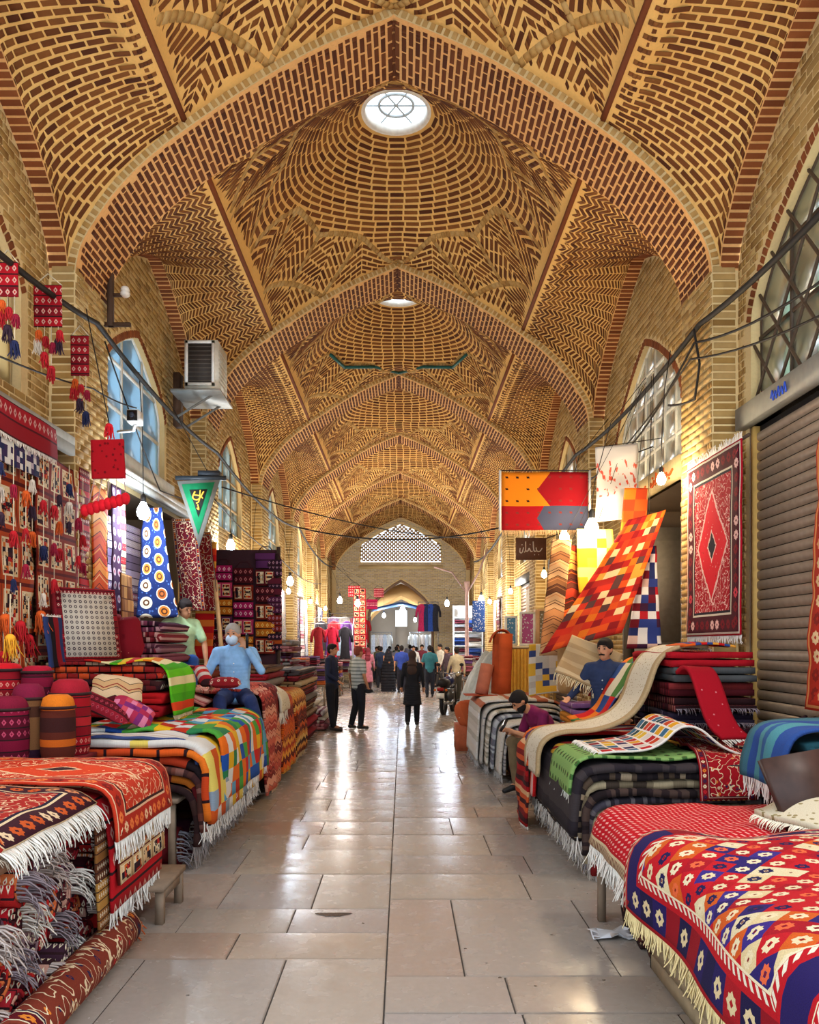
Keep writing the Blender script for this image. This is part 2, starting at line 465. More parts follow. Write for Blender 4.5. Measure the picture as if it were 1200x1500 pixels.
# ------------------------------------------------------------------ transverse arches and their piers
def map_soffit(y0):
    def f(q):
        s, y = q[:, 0], q[:, 1]; x, z = prof_in(np.abs(s), -LIP); return np.stack([np.sign(s) * x, y0 + y, z], -1)
    return f
LIP = 0.085
def prof_in(s, w):
    """the arch's profile moved by w along its outward normal"""
    x, z = prof_s(s); xa, za = prof_s(np.maximum(s - .05, 0)); xb, zb = prof_s(np.minimum(s + .05, S_END))
    tx, tz = xb - xa, zb - za; L = np.hypot(tx, tz) + 1e-9; nx = np.where(s < .03, 0, -tz / L); nz = tx / L
    return np.maximum(x + nx * w, 0), z + nz * w
for i, y0 in enumerate(ARCH_Y):
    fm = map_soffit(y0)
    me = grid_mesh('arch_soffit', fm, np.linspace(-S_END, S_END, 121), np.linspace(-.004, ARCH_W, 4), MO_ARCH)
    arch = struct('trim_%d' % (i + 1), me, 'pointed brick arch across the aisle, the %s from the viewer' % ORD[i], 'arch')
    # front ring: a lip of headers standing a little below and before the vault
    if i > 0:
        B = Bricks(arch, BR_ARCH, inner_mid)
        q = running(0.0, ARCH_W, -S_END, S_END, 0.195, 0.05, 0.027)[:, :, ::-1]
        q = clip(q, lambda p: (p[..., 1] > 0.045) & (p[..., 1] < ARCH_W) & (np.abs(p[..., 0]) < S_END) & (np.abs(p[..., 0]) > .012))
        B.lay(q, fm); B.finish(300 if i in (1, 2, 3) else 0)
        def map_ring(q):
            s, w = q[:, 0], q[:, 1]; x, z = prof_in(np.abs(s), w); return np.stack([np.sign(s) * x, np.full(len(q), y0 - 0.001), z], -1)
        rg = link('arch_ring', grid_mesh('arch_ring', map_ring, np.linspace(-S_END, S_END, 121), np.array([-LIP, -LIP / 2, 0.03]), MO_WALL), arch)
        Bf = Bricks(arch, BR_TRIM, lambda c: c * 0 + np.array([0, 0, 2.]))
        qs = running(-S_END, S_END, -LIP, -.03, 0.052, LIP * .8, 0.026, shift=0)
        Bf.lay(qs[np.abs(qs[:, :, 0]).max(1) < S_END], map_ring, 0.012); Bf.finish(120 if i in (1, 2) else 0, 'ring_brick', 'ring_bricks')

# ------------------------------------------------------------------ vaults
FAC = []      # facets of one quadrant: (polygon, axis A, axis B, half width, slope)
HL = (D_BAY - ARCH_W) / 2
pA, pB, pC, pD, pE = (0, HL), (.55, 1.65), (1.2, 1.3), (1.45, .6), (XC, 0)
pF, pG, pH, pM = (1.25, HL), (XC, HL), (XC, 1.1), (1.68, 1.69)
FAC = [([pA, pB, pF], (.6, HL), (.55, 1.65), 1.0, -0.5),
       ([pB, pC, pM, pF], (1.35, 2.0), (.9, 1.45), 1.0, -0.8),
       ([pC, pD, pH, pM], (1.85, 1.3), (1.3, .95), 1.0, -0.8),
       ([pF, pM, pH, pG], (XC, HL), (1.55, 1.6), 1.4, -0.9),
       ([pE, pD, pH], (XC, .5), (1.45, .55), 1.0, -0.5)]
STAR = []
for sx, sy in ((1, 1), (-1, 1), (-1, -1), (1, -1)):
    pts = [pA, pB, pC, pD, pE] if sx * sy < 0 else [pE, pD, pC, pB, pA]
    STAR += [(sx * x, sy * y) for x, y in pts][:-1]
RIBS = [(pA, pB), (pB, pC), (pC, pD), (pD, pE), (pB, pF), (pC, pM), (pM, pF), (pM, pH), (pD, pH)]
def map_dome(y0, y1):
    yc = (y0 + y1) / 2
    zo = Z_OC if y0 < 12 else Z_OC - .24
    def f(q):
        x, y = q[:, 0], q[:, 1]; r = np.hypot(x, y)
        w = np.clip(1 - (x / XC)**2, 0, 1)**.6 * np.clip(1 - (y / HL)**2, 0, 1)**.4
        zd = np.maximum(zo - 0.48 * r**1.3, zA(x))
        return np.stack([x, yc + y, (1 - w) * zA(x) + w * zd], -1)
    return f
_tt = np.linspace(0, 1, 401); _hz = 0.5 * (Z_WALL - Z_SPR) * pt(_tt)
_vl = np.concatenate([[0], np.cumsum(np.hypot(np.diff(_tt) * 2 * HL, np.diff(_hz)))])
V_END = _vl[-1]
def map_strip(y0, y1, sg):
    def f(q):
        s, v = q[:, 0], q[:, 1]; t = np.interp(v, _vl, _tt); x, z = prof_s(s)
        e = np.clip((s - S_C) / (S_END - S_C), 0, 1)
        return np.stack([sg * x, y0 + t * (y1 - y0), z + (Z_WALL - 0.15 * (1 - e) - z) * pt(t) * np.minimum(1, e * 6)], -1)
    return f
def wall_arch_z(y, y0, y1): return Z_SPR - 0.05 + (Z_WALL - Z_SPR + 0.05) * pt((y - y0) / (y1 - y0))
GREEN = plain('#1f5a55', 0.5)
OC_GLASS = None
for b in range(7):
    y0, y1 = bay_range(b); yc = (y0 + y1) / 2
    if b == 6: y1 = Y_END
    fd = map_dome(y0, y1)
    # backing of the dome: rays from the skylight to the bay's edges
    th_c = math.atan2(HL, XC); ths = sorted(list(np.linspace(0, 2 * PI, 113)[:-1]) + [th_c, PI - th_c, PI + th_c, 2 * PI - th_c])
    n_th, n_r = len(ths), 20; V = []
    for th in ths:
        c, s = math.cos(th), math.sin(th)
        R = min(XC / max(abs(c), 1e-9), HL / max(abs(s), 1e-9))
        for m in range(n_r): V.append((c * (R_OC + (R - R_OC) * m / (n_r - 1)), s * (R_OC + (R - R_OC) * m / (n_r - 1))))
    # exact corners
    V = fd(np.array(V)); Q = [[k*n_r + m, k*n_r + m + 1, ((k+1) % n_th)*n_r + m + 1, ((k+1) % n_th)*n_r + m] for k in range(n_th) for m in range(n_r - 1)]
    ceil = struct('ceiling' if b == 0 else 'ceiling.%03d' % b, mesh_np('dome_shell', V, Q, MO_VAULT, True),
                  'brick vault with star-edged dome and round skylight, the %s from the viewer' % ORD[b], 'ceiling')
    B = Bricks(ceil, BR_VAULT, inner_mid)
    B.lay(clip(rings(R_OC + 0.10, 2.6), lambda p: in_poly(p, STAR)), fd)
    for sx in (-1, 1):
        for sy in (-1, 1):
            m = np.array([sx, sy])
            for poly, A, C, hw, sl in FAC:
                pol = [(x * sx, y * sy) for x, y in poly]; pc = np.mean(pol, 0)
                pol = [tuple(pc + (np.array(p) - pc) * 0.97) for p in pol]
                q = vcourses(np.array(A) * m, np.array(C) * m, hw, sl)
                B.lay(clip(q, lambda p: in_poly(p, pol)), fd)
            for (a, c) in RIBS:
                a2, c2 = np.array(a) * m, np.array(c) * m; L = np.linalg.norm(c2 - a2); n = max(3, int(L / 0.075)); dirv = (c2 - a2) / L; pe = np.array([-dirv[1], dirv[0]])
                V = []; Q = []
                for k in range(n):
                    for (u, w) in ((k + .08, -.028), (k + .92, -.028), (k + .92, .028), (k + .08, .028)): V.append(a2 + dirv * L * u / n + pe * w)
                Vb = fd(np.array(V)); Vt = Vb.copy(); Vt[:, 2] -= 0.02
                V8 = np.concatenate([Vb.reshape(-1, 4, 3), Vt.reshape(-1, 4, 3)], 1).reshape(-1, 3)
                base = np.array([[7, 6, 5, 4], [0, 4, 5, 1], [1, 5, 6, 2], [2, 6, 7, 3], [3, 7, 4, 0]])
                Q = (np.arange(n)[:, None, None] * 8 + base).reshape(-1, 4)
                o = link('rib', mesh_np('rib', V8, Q, BR_TRIM, tint=np.repeat(RNG.random(n), 8)), ceil)
                if b == 2 and (a, c) in ((pA, pB), (pB, pC), (pC, pD)) and sy > 0:
                    fl = fd(np.array([a2, c2])) - np.array([0, 0, 0.045])
                    MB().tube([fl[0], fl[1]], 0.035, 6).build('green_tile_band', GREEN, ceil)
    for sg in (-1, 1):
        fs = map_strip(y0, y1, sg)
        link('side_vault', grid_mesh('side_vault', fs, np.linspace(S_C, S_END, 30), np.linspace(0, V_END, 80), MO_VAULT), ceil)
        ins = lambda p: (p[..., 0] > S_C + .05) & (p[..., 0] < S_END) & (p[..., 1] > 0.02) & (p[..., 1] < V_END - 0.02)
        if b in (1, 3, 5): q = chevron(S_C, S_END, 0, V_END)
        elif b == 0: q = running(S_C, S_END, 0, V_END, 0.19, 0.05, 0.03)
        else: q = running(S_C, S_END, 0, V_END, 0.19, 0.045, 0.03)
        B.lay(clip(q, ins), fs, 0.007)
        # red edge of the crease
        MB().tube([(sg * XC, y, float(zA(XC)) + 0.01) for y in np.linspace(y0, y1, 4)], 0.035, 6).build('crease_rib', BR_RED, ceil)
        # wall arch: a band of headers between the vault's edge and the wall
        def map_wa(q, sg=sg):
            v, w = q[:, 0], q[:, 1]; t = np.interp(v, _vl2, _tt)
            return np.stack([sg * (XP - 0.01 + w), y0 + t * (y1 - y0), wall_arch_z(y0 + t * (y1 - y0), y0, y1)], -1)
        _hz2 = (Z_WALL - Z_SPR) * pt(_tt); _vl2 = np.concatenate([[0], np.cumsum(np.hypot(np.diff(_tt) * 2 * HL, np.diff(_hz2)))])
        link('wall_arch_soffit', grid_mesh('wall_arch_soffit', map_wa, np.linspace(0, _vl2[-1], 90), np.array([0, .1, .22]), MO_ARCH), ceil)
        Bw = Bricks(ceil, BR_RED, inner_mid)
        Bw.lay(running(0.02, _vl2[-1] - .05, 0.0, 0.19, 0.052, 0.18, 0.022, shift=0), map_wa, 0.006); Bw.finish(60 if b < 2 else 0, 'edge_brick', 'edge_bricks')
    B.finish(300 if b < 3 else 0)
    # skylight: plaster drum and a lantern ring
    oc = 0.0
    zb = float(fd(np.array([[R_OC, 0.]]))[0, 2])
    dr = MB(); n = 40
    V = []; Q = []
    for zz, rr in ((zb - .03, R_OC + .06), (zb - .03, R_OC), (zb + .07, R_OC - .02), (zb + .07, R_OC + .4)):
        for k in range(n): V.append((rr * math.cos(2*PI*k/n), yc + rr * math.sin(2*PI*k/n), zz))
    for r_ in range(3):
        for k in range(n): Q.append([r_*n + k, r_*n + (k+1) % n, (r_+1)*n + (k+1) % n, (r_+1)*n + k])
    dr.add(V, Q); dr.build('skylight_drum', plain('#e8e4da', 0.7), ceil, True)
    MB().tube([(0.24 * math.cos(2*PI*k/24), yc + 0.24 * math.sin(2*PI*k/24), zb + .08) for k in range(24)], 0.02, 6, closed=True).build('lantern_ring', plain('#b9c4c9', 0.5), ceil, True)
    for k in range(3):
        a = k * PI / 3
        MB().tube([(0.46 * math.cos(a), yc + .46 * math.sin(a), zb + .08), (-.46 * math.cos(a), yc - .46 * math.sin(a), zb + .08)], 0.012, 5).build('lantern_bar', plain('#b9c4c9', 0.5), ceil)

# ------------------------------------------------------------------ side walls: piers, lunettes, windows, shop openings
def arch_poly(yc, hw, zb, zs, za, n=10):
    """pointed opening in (y, z)"""
    pts = [(yc - hw, zb), (yc + hw, zb)]
    g = lambda t: (float(zA(XP * (1 - t))) - 5.5) / (Z_APEX - 5.5)
    tt = [0, .015, .04, .08, .15, .25, .4, .6, .8, 1.0]
    for t in tt: pts.append((yc + hw * (1 - t), zs + (za - zs) * (g(t) if t > 0 else 0)))
    for t in tt[-2::-1]: pts.append((yc - hw * (1 - t), zs + (za - zs) * (g(t) if t > 0 else 0)))
    return pts
# per side and bay: window (centre offset, half width, bottom, spring, apex), shop opening (y0, y1, top)
WCFG = {}
for b in range(7):
    y0, y1 = bay_range(b); yc = (y0 + y1) / 2
    for sg in (-1, 1):
        WCFG[sg, b] = dict(win=(yc, 1.15, 4.05, 4.95, 5.95), op=(yc - 1.45, yc + 1.45, 3.45))
WCFG[1, 0] = dict(win=(5.92, 1.98, 4.06, 4.85, 6.15), op=(4.0, 7.93, 3.85))
WCFG[1, 1] = dict(win=(11.37, 1.5, 4.02, 4.70, 5.90), op=(9.75, 12.35, 3.76))
WCFG[-1, 1] = dict(win=(10.95, 1.22, 4.12, 5.0, 5.85), op=(9.6, 12.9, 3.72))
WCFG[-1, 0] = dict(win=(6.0, 1.6, 4.1, 5.0, 5.9), op=(4.0, 7.7, 3.70))
for sg, nm in ((-1, 'left'), (1, 'right')):
    wall = None
    V = []; shell = MB(); recess = MB()
    Bp = None
    wall = tag(link('wall_' + nm, None), 'brick side wall with piers, arched niches and shop openings along the aisle\'s %s' % nm, 'wall', kind='structure')
    B = Bricks(wall, BR_WALL, inner_mid)
    for b in range(7):
        y0, y1 = bay_range(b); w = WCFG[sg, b]
        wp = arch_poly(*w['win']); oa, ob, oz = w['op']
        # wall sheet with holes, tessellated as outer polygon with two holes
        from mathutils.geometry import tessellate_polygon
        ys = np.linspace(y0, y1, 41); outer = [(y0, 0)] + [(oa, 0), (oa, oz), (ob, oz), (ob, 0)] + [(y1, 0)] + [(y, float(wall_arch_z(y, y0, y1)) + .02) for y in ys[::-1]]
        polys = [[Vector((p[0], p[1], 0)) for p in outer], [Vector((p[0], p[1], 0)) for p in wp][::-1]]
        tri = tessellate_polygon(polys); fl = [p for pl in polys for p in pl]
        shell.add([(sg * XW, p.x, p.y) for p in fl], T=tri)
        # reveals of window and shop opening
        dep = 0.30
        for loop, dd in ((wp, 0.28),):
            n = len(loop); Vv = [(sg * XW, p[0], p[1]) for p in loop] + [(sg * (XW + dd), p[0], p[1]) for p in loop]
            shell.add(Vv, [[i, (i+1) % n, n + (i+1) % n, n + i] for i in range(n)])
        # shop recess
        rc = 1.5
        for (a, c) in (((oa, 0), (oa, oz)), ((oa, oz), (ob, oz)), ((ob, oz), (ob, 0))):
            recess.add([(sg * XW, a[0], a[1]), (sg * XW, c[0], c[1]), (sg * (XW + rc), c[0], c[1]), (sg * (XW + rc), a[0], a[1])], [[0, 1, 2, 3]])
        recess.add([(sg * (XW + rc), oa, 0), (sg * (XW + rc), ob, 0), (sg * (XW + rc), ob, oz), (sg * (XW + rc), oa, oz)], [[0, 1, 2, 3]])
        # bricks
        q = running(y0, y1, 0.0, Z_WALL, 0.20, 0.058, 0.018)
        top = lambda p: p[..., 1] < wall_arch_z(p[..., 0], y0, y1) - 0.01
        wp2 = [(w['win'][0] + (p[0] - w['win'][0]) * 1.06, p[1] + (0.10 if p[1] > w['win'][2] + .1 else 0)) for p in wp]
        ins = lambda p: top(p) & ~in_poly(p, wp2) & ~((p[..., 0] > oa - .04) & (p[..., 0] < ob + .04) & (p[..., 1] < oz + .04)) & (p[..., 0] > y0) & (p[..., 0] < y1)
        B.lay(clip(q, ins), lambda q: np.stack([np.full(len(q), sg * XW), q[:, 0], q[:, 1]], -1), 0.008)
        # voussoirs round the window
        lp = np.array(wp[2:]); seg = np.hypot(*np.diff(lp, axis=0).T); cs = np.concatenate([[0], np.cumsum(seg)])
        nb = int(cs[-1] / 0.075); vq = []
        ctr = np.array([w['win'][0], w['win'][2]])
        for k in range(nb):
            a = np.array([np.interp(cs[-1] * (k + .1) / nb, cs, lp[:, i]) for i in (0, 1)]); c = np.array([np.interp(cs[-1] * (k + .85) / nb, cs, lp[:, i]) for i in (0, 1)])
            oa_, oc_ = a - ctr, c - ctr
            oa_ /= np.linalg.norm(oa_); oc_ /= np.linalg.norm(oc_)
            vq.append([a + oa_ * .01, a + oa_ * .10, c + oc_ * .10, c + oc_ * .01])
        Bv = Bricks(wall, BR_RED, inner_mid); Bv.lay(np.array(vq), lambda q: np.stack([np.full(len(q), sg * XW), q[:, 0], q[:, 1]], -1), 0.012); Bv.finish(40 if b < 2 else 0, 'edge_brick', 'edge_bricks')
    for i, ya in enumerate(ARCH_Y):
        yb = ya + ARCH_W
        shell.add([(sg * XW, ya, 0), (sg * XQ, ya, 0), (sg * XQ, yb, 0), (sg * XW, yb, 0), (sg * XW, ya, Z_SPR), (sg * XQ, ya, Z_SPR), (sg * XQ, yb, Z_SPR), (sg * XW, yb, Z_SPR)], [[0, 1, 5, 4], [1, 2, 6, 5], [2, 3, 7, 6]])
        q = running(ya, yb, 0.0, Z_SPR - .05, 0.205, 0.058, 0.018)
        B.lay(clip(q, lambda p: (p[..., 0] > ya) & (p[..., 0] < yb)), lambda q: np.stack([np.full(len(q), sg * XQ), q[:, 0], q[:, 1]], -1), 0.010)
        for yy, nrm in ((ya, -1), (yb, 1)):
            q = running(XQ, XW, 0.0, Z_SPR - .05, 0.225, 0.058, 0.018, shift=0)
            B.lay(clip(q, lambda p: (p[..., 0] > XQ) & (p[..., 0] < XW)), lambda q: np.stack([sg * q[:, 0], np.full(len(q), yy), q[:, 1]], -1), 0.010, (lambda c, nrm=nrm: c + np.array([0, nrm * 1.0, 0])))
    B.inner = inner_mid
    shell.build('wall_shell', MO_WALL, wall); recess.build('shop_recess', MO_SHOP_SHADE, wall)
    B.finish(300)
# ------------------------------------------------------------------ floor: stone slabs
M = Mat('stone_slab', 0.25, spec=0.5); M.world()
r = M.rnd(); n1 = M.noise(M.vec, 1.6, 3.0); n2 = M.noise(M.vec, 26.0, 4.0); n3 = M.noise(M.vec, 7.0, 3.0)
c = M.pal(r, [hexc(x) for x in ('897f78', 'a09890', 'a58d72', '8a898c', 'a09484', '928d8d', '9a785c')], 'LINEAR')
c = M.mix(n1 * 0.8, c, hexc('93877c')); c = M.mix((n2 - .42) * .35, c, hexc('c2b8ac'))
pit = M.voro(M.vec, 5.5, rand=1.0) < 0.055
c = M.mix(pit * (n3 > 0.5), c, hexc('3b332c'))
M.color(c); M.rough(M.math('MULTIPLY_ADD', n3, 0.30, 0.10)); M.bump(n2 * 0.5 + n3, 0.13, 0.012)
SLAB = M.m
M = Mat('floor_bed', 0.6); M.world(); M.color(M.mix(M.noise(M.vec, 8.0, 3.0), hexc('2e2620'), hexc('463a30'))); BED = M.m
floor = struct('floor', MB().box((-5.2, -1.0, -0.2), (5.2, 52, -0.012)).mesh('floor_bed', BED), 'worn polished stone slab floor of the bazaar aisle', 'floor')
slabs = []
# first rows as the photograph shows them, left and right of the joint on the axis: (x0, x1, y0, y1)
for ya, yb, xs in ((6.27, 5.44, (0, -.52, -1.15, -1.8, -2.5, -3.4)), (5.44, 4.99, (0, -.62, -1.3, -2.2, -3.4)), (4.99, 4.575, (0, -.9, -1.6, -2.5, -3.4)), (4.575, 3.72, (0, -.56, -1.35, -2.2, -3.4)), (3.72, 2.9, (0, -.8, -1.7, -2.6, -3.4))):
    for a, b_ in zip(xs[1:], xs[:-1]): slabs.append((a, b_, yb, ya))
for ya, yb, xs in ((6.27, 5.65, (0, .98, 1.7, 2.5, 3.4)), (5.65, 4.33, (0, .42, 1.25, 2.2, 3.4)), (4.33, 3.90, (0, .63, 1.5, 2.4, 3.4)), (3.90, 2.9, (0, .66, 1.4, 2.4, 3.4))):
    for a, b_ in zip(xs[:-1], xs[1:]): slabs.append((a, b_, yb, ya))
for sg in (-1, 1):
    y = 6.27
    while y < 40.5:
        dpt = random.choice((.55, .62, .75, .9)) if y < 14 else random.choice((.8, .95, 1.1)); x = 0.0
        while x < 3.4:
            w = min(random.uniform(.5, 1.25) if y < 14 else random.uniform(.85, 1.6), 3.4 - x)
            if 3.4 - x - w < 0.3: w = 3.4 - x
            slabs.append((min(sg * x, sg * (x + w)), max(sg * x, sg * (x + w)), y, y + dpt)); x += w
        y += dpt
    slabs.append((-3.4, 3.4, 2.0, 2.9)) if sg > 0 else None
ustone = bpy.data.meshes.new('slab')
a, b_ = .5, .494
mesh_slab = mesh_np('slab', [(-a, -a, 0), (a, -a, 0), (a, a, 0), (-a, a, 0), (-b_, -b_, 1), (b_, -b_, 1), (b_, b_, 1), (-b_, b_, 1)], [[4, 5, 6, 7], [0, 1, 5, 4], [1, 2, 6, 5], [2, 3, 7, 6], [3, 0, 4, 7]], SLAB)
slabs.sort(key=lambda s: s[2])
for (xa, xb, ya, yb) in slabs[:300]:
    o = link('slab', mesh_slab, floor); g = 0.008
    o.location = ((xa + xb) / 2, (ya + yb) / 2, -0.012); o.scale = (xb - xa - g, yb - ya - g, 0.012 + random.uniform(-.002, .001))
    if yb - ya > 0: o.rotation_euler = (random.uniform(-.002, .002), random.uniform(-.002, .002), 0)
rest = slabs[300:]; mb = MB()
for (xa, xb, ya, yb) in rest: mb.box((xa + .003, ya + .003, -.012), (xb - .003, yb - .003, 0))
y_far = max(s[3] for s in slabs)
mb.box((-3.4, y_far, -.012), (3.4, 51, 0))
for sg in (-1, 1): mb.box((sg * 3.403, 2.0, -.012), (sg * 5.2, 51, -0.001))
tag(mb.build('far_slabs', SLAB, floor), kind='stuff')
# ------------------------------------------------------------------ far end: wall with brick lattice over a pointed portal, daylight beyond
back = tag(link('wall_back', None), 'brick end wall with pierced lattice gable above a pointed portal', 'wall', kind='structure')
por = arch_poly(0.0, 1.55, 0.0, 3.2, 4.95)
lat = [(-2.0, 5.9)] + [(x, float(zA(x)) - .35) for x in np.linspace(-1.95, 1.95, 21)] + [(2.0, 5.9)]
outer = [(-3.6, 0)] + [(-1.55, 0)] + por[2:][::-1][:-1] + [(1.55, 3.2), (1.55, 0), (3.6, 0), (3.6, 7.3), (3.3, 7.3)] + [(x, float(zA(x)) + .8) for x in np.linspace(3.2, -3.2, 41)] + [(-3.3, 7.3), (-3.6, 7.3)]
from mathutils.geometry import tessellate_polygon
polys = [[Vector((p[0], p[1], 0)) for p in outer], [Vector((p[0], p[1], 0)) for p in lat]]
tri = tessellate_polygon(polys); fl = [p for pl in polys for p in pl]
MB().add([(p.x, Y_END, p.y) for p in fl], T=tri).build('wall_shell', MO_WALL, back)
BR_END = brick_mat('brick_end_wall', ['b5a287', 'c9b899', 'd8cab0', 'bdab90'])
B = Bricks(back, BR_END, lambda c: c * 0 + np.array([0, 0, 3.]))
q = running(-3.3, 3.3, 0, 8.1, 0.21, 0.058, 0.02)
fmap = lambda q: np.stack([q[:, 0], np.full(len(q), Y_END), q[:, 1]], -1)
B.lay(clip(q, lambda p: (p[..., 1] < zA(p[..., 0]) - .02) & ~in_poly(p, [(x * 1.03, z + (.08 if z > 5.9 else -.05)) for x, z in lat]) & ~in_poly(p, [(x * 1.08, z + .1) for x, z in por]) & (np.abs(p[..., 0]) < 3.27)), fmap, 0.012); B.finish(0)
# pierced lattice: rows of headers set apart so that the sky shows between them
latm = MB(); z = 5.95; k = 0
while z < 7.75:
    x = -2.05 + (k % 2) * 0.10
    while x < 2.05:
        if in_poly(np.array([[x, z + .03]]), lat)[0]: latm.box((x - .075, Y_END, z - .018), (x + .075, Y_END + .12, z + .062))
        x += 0.2
    z += 0.093; k += 1
tag(latm.build('lattice_bricks', BR_TRIM, back), kind='stuff')
MB().box((-2.1, Y_END - .10, 5.55), (2.1, Y_END, 5.72)).build('cornice', MO_WALL, back)
pm = MB(); pm.tube([(p[0] * 1.02, Y_END - .03, p[1]) for p in por[1:] + [por[0]]], 0.07, 6); pm.build('portal_moulding', plain('#8a6d57', .7), back)
# vaulted passage beyond the portal, with a lit window in its end wall
PL = mortar_mat('passage_plaster', 'cdbfae', 'b5a592')
psg = MB()
for sg in (-1, 1): psg.box((sg * 2.3, Y_END + .12, 0), (sg * 2.45, 50.5, 3.5))
prv = arch_poly(0, 2.4, 0, 3.4, 5.3)[1:] + [(-2.4, 0)]
n = len(prv); psg.add([(p[0], Y_END + .12, p[1]) for p in prv] + [(p[0], 50.5, p[1]) for p in prv], [[i, i + 1, n + i + 1, n + i] for i in range(n - 1)])
for (a, b_) in (((-2.45, 0), (-.35, 5.4)), ((.35, 0), (2.45, 5.4)), ((-.35, 0), (.35, 2.9)), ((-.35, 3.9), (.35, 5.4))): psg.box((a[0], 50.5, a[1]), (b_[0], 50.7, b_[1]))
psg.build('passage_shell', PL, back)
for yy in (44.5, 48.0):
    pr = arch_poly(0, 2.3, 0, 3.3, 5.1); pin = arch_poly(0, 1.9, 0, 2.8, 4.45)
    V = [(p[0], yy, p[1]) for p in pr[1:] + [pr[0]]] + [(p[0], yy, p[1]) for p in pin[1:] + [pin[0]]]
    V += [(v[0], yy + .3, v[2]) for v in V]; n = len(pr); Q = []
    for i in range(n - 1): Q += [[i, i+1, n+i+1, n+i], [n+i, n+i+1, 3*n+i+1, 3*n+i], [2*n+i, 2*n+i+1, i+1, i]]
    MB().add(V, Q).build('passage_arch', MO_ARCH, back)
# ------------------------------------------------------------------ rug patterns (procedural, in metres of the cloth)
WHITE, CREAM = hexc('e9e2d4'), hexc('d9c8a2')
def H(*a): return [hexc(x) for x in a]
def weave(M, u, v, amt=0.35):
    n = M.noise(M.xyz(u, v, 0.0), 220.0, 1.0); M.bump(n, amt, 0.004); return n
def edge(M, u, v, W, L):
    eu = u.min(W - u); ev = v.min(L - v); e = eu.min(ev); side = eu < ev
    return e, side * v + (1 - side) * u
def flower(a, b, r=0.5):
    """a, b in -0.5..0.5: star mask"""
    A, B_ = a.abs(), b.abs()
    return ((A.max(B_) < 0.28 * r * 2 * .8).max((A + B_) < 0.42 * r * 2 * .8)) * (1 - ((A + B_) < 0.12))
def pat(fn):
    def g(*a, **k):
        key = (fn.__name__, repr(a), repr(k))
        if key not in _mats:
            M = Mat('rug_' + fn.__name__, 0.92, spec=0.12); u, v = M.uv(); c = fn(M, u, v, *a, **k)
            n = weave(M, u, v); c = M.mix((n - .35) * .5 + .16, c, (0.012, 0.006, 0.006)); M.color(c); _mats[key] = M.m
        return _mats[key]
    return g
@pat
def stripes(M, u, v, cols, pitch=0.06, seed=0, line=None, across=False):
    x = (u if across else v) / pitch
    c = M.pal(M.wn(x.floor(), seed), H(*cols))
    if line: c = M.mix((x.fract() - .5).abs() > 0.40, c, hexc(line))
    return c
@pat
def bandmotif(M, u, v, cols, pitch=0.10, seed=0, mot='e9dcc0', line='2a1418'):
    k = v / pitch; a = (u / (pitch * .6)).fract() - .5; b = k.fract() - .5
    c = M.pal(M.wn(k.floor(), seed), H(*cols))
    on = M.wn(k.floor(), seed + 7) > 0.35
    c = M.mix(((a.abs() + b.abs() * 1.2) < 0.33) * on, c, hexc(mot))
    c = M.mix(((a.abs() + b.abs() * 1.2) < 0.14) * on, c, hexc(cols[0]))
    return M.mix(b.abs() > 0.44, c, hexc(line))
@pat
def check(M, u, v, cols, cell=0.11, line=None, lw=0.06, seed=0, cell_v=None, inner=None):
    x, y = u / cell, v / (cell_v or cell)
    c = M.pal(M.wn(x.floor(), y.floor(), seed), H(*cols)); a, b = (x.fract() - .5).abs(), (y.fract() - .5).abs()
    if inner: c = M.mix((a.max(b) < 0.22) * (M.wn(x.floor(), y.floor(), seed + 3) > .5), c, hexc(inner))
    if line: c = M.mix(a.max(b) > 0.5 - lw, c, hexc(line))
    return c
@pat
def kilim(M, u, v, cols, pitch=0.16, amp=0.10, wave=0.22, seed=0, line='1d1216'):
    z = (u / wave).tri(1.0) * amp; k = (v + z) / pitch
    c = M.pal(M.wn(k.floor(), seed), H(*cols)); f = k.fract()
    c = M.mix(f.band(.30, .42), c, M.pal(M.wn(k.floor(), seed + 5), H(*cols[::-1])))
    return M.mix(f < 0.07, c, hexc(line))
@pat
def persian(M, u, v, W, L, field='a3121c', bord=('5a0f18', '1b1a33', 'd7c3a0'), mots=('e6cfa8', '1d2145', 'd97b2a', 'c8202a'), med='d8321f', bw=0.20, seed=0, dense=1.0):
    e, al = edge(M, u, v, W, L)
    vec = M.xyz(u, v, float(seed))
    d = M.voro(vec, 22.0 * dense)
    rc = M.math('FRACT', M.wn((u * 22 * dense).floor(), (v * 22 * dense).floor(), seed))
    mot = M.pal(rc, H(*mots))
    c = M.mix(d < 0.24, hexc(field), mot); c = M.mix(d < 0.10, c, hexc(field))
    vine = (M.noise(vec, 15.0 * dense, 1.0) - .5).abs() < 0.018
    c = M.mix(vine, c, hexc(mots[0]))
    if med:
        m = (u - W / 2).abs() / (W * .30) + (v - L / 2).abs() / (L * .33) + M.noise(vec, 22.0, 1.0) * .10
        inner = M.mix((d < 0.17), hexc(med), mot)
        c = M.mix(m < 1.0, c, inner); c = M.mix(m.band(.94, 1.02), c, hexc(mots[0]))
        c = M.mix(m < 0.32, c, hexc(bord[1])); c = M.mix(m.band(.28, .34), c, hexc(mots[0]))
    a = (al / (bw * .55)).fract() - .5; b = (e - bw * .45) / (bw * .55)
    bc = M.mix(flower(a, b, .6), hexc(bord[0]), M.pal(M.wn((al / (bw * .55)).floor(), seed + 2), H(*mots)))
    bc = M.mix(((e / bw) - .06).band(0, .08).max(((e / bw) - .82).band(0, .08)), bc, hexc(bord[2]))
    bc = M.mix((e / bw).band(.90, 1.0), bc, hexc(bord[1])); bc = M.mix((e / bw) < .06, bc, hexc(field))
    return M.mix(e < bw, c, bc)
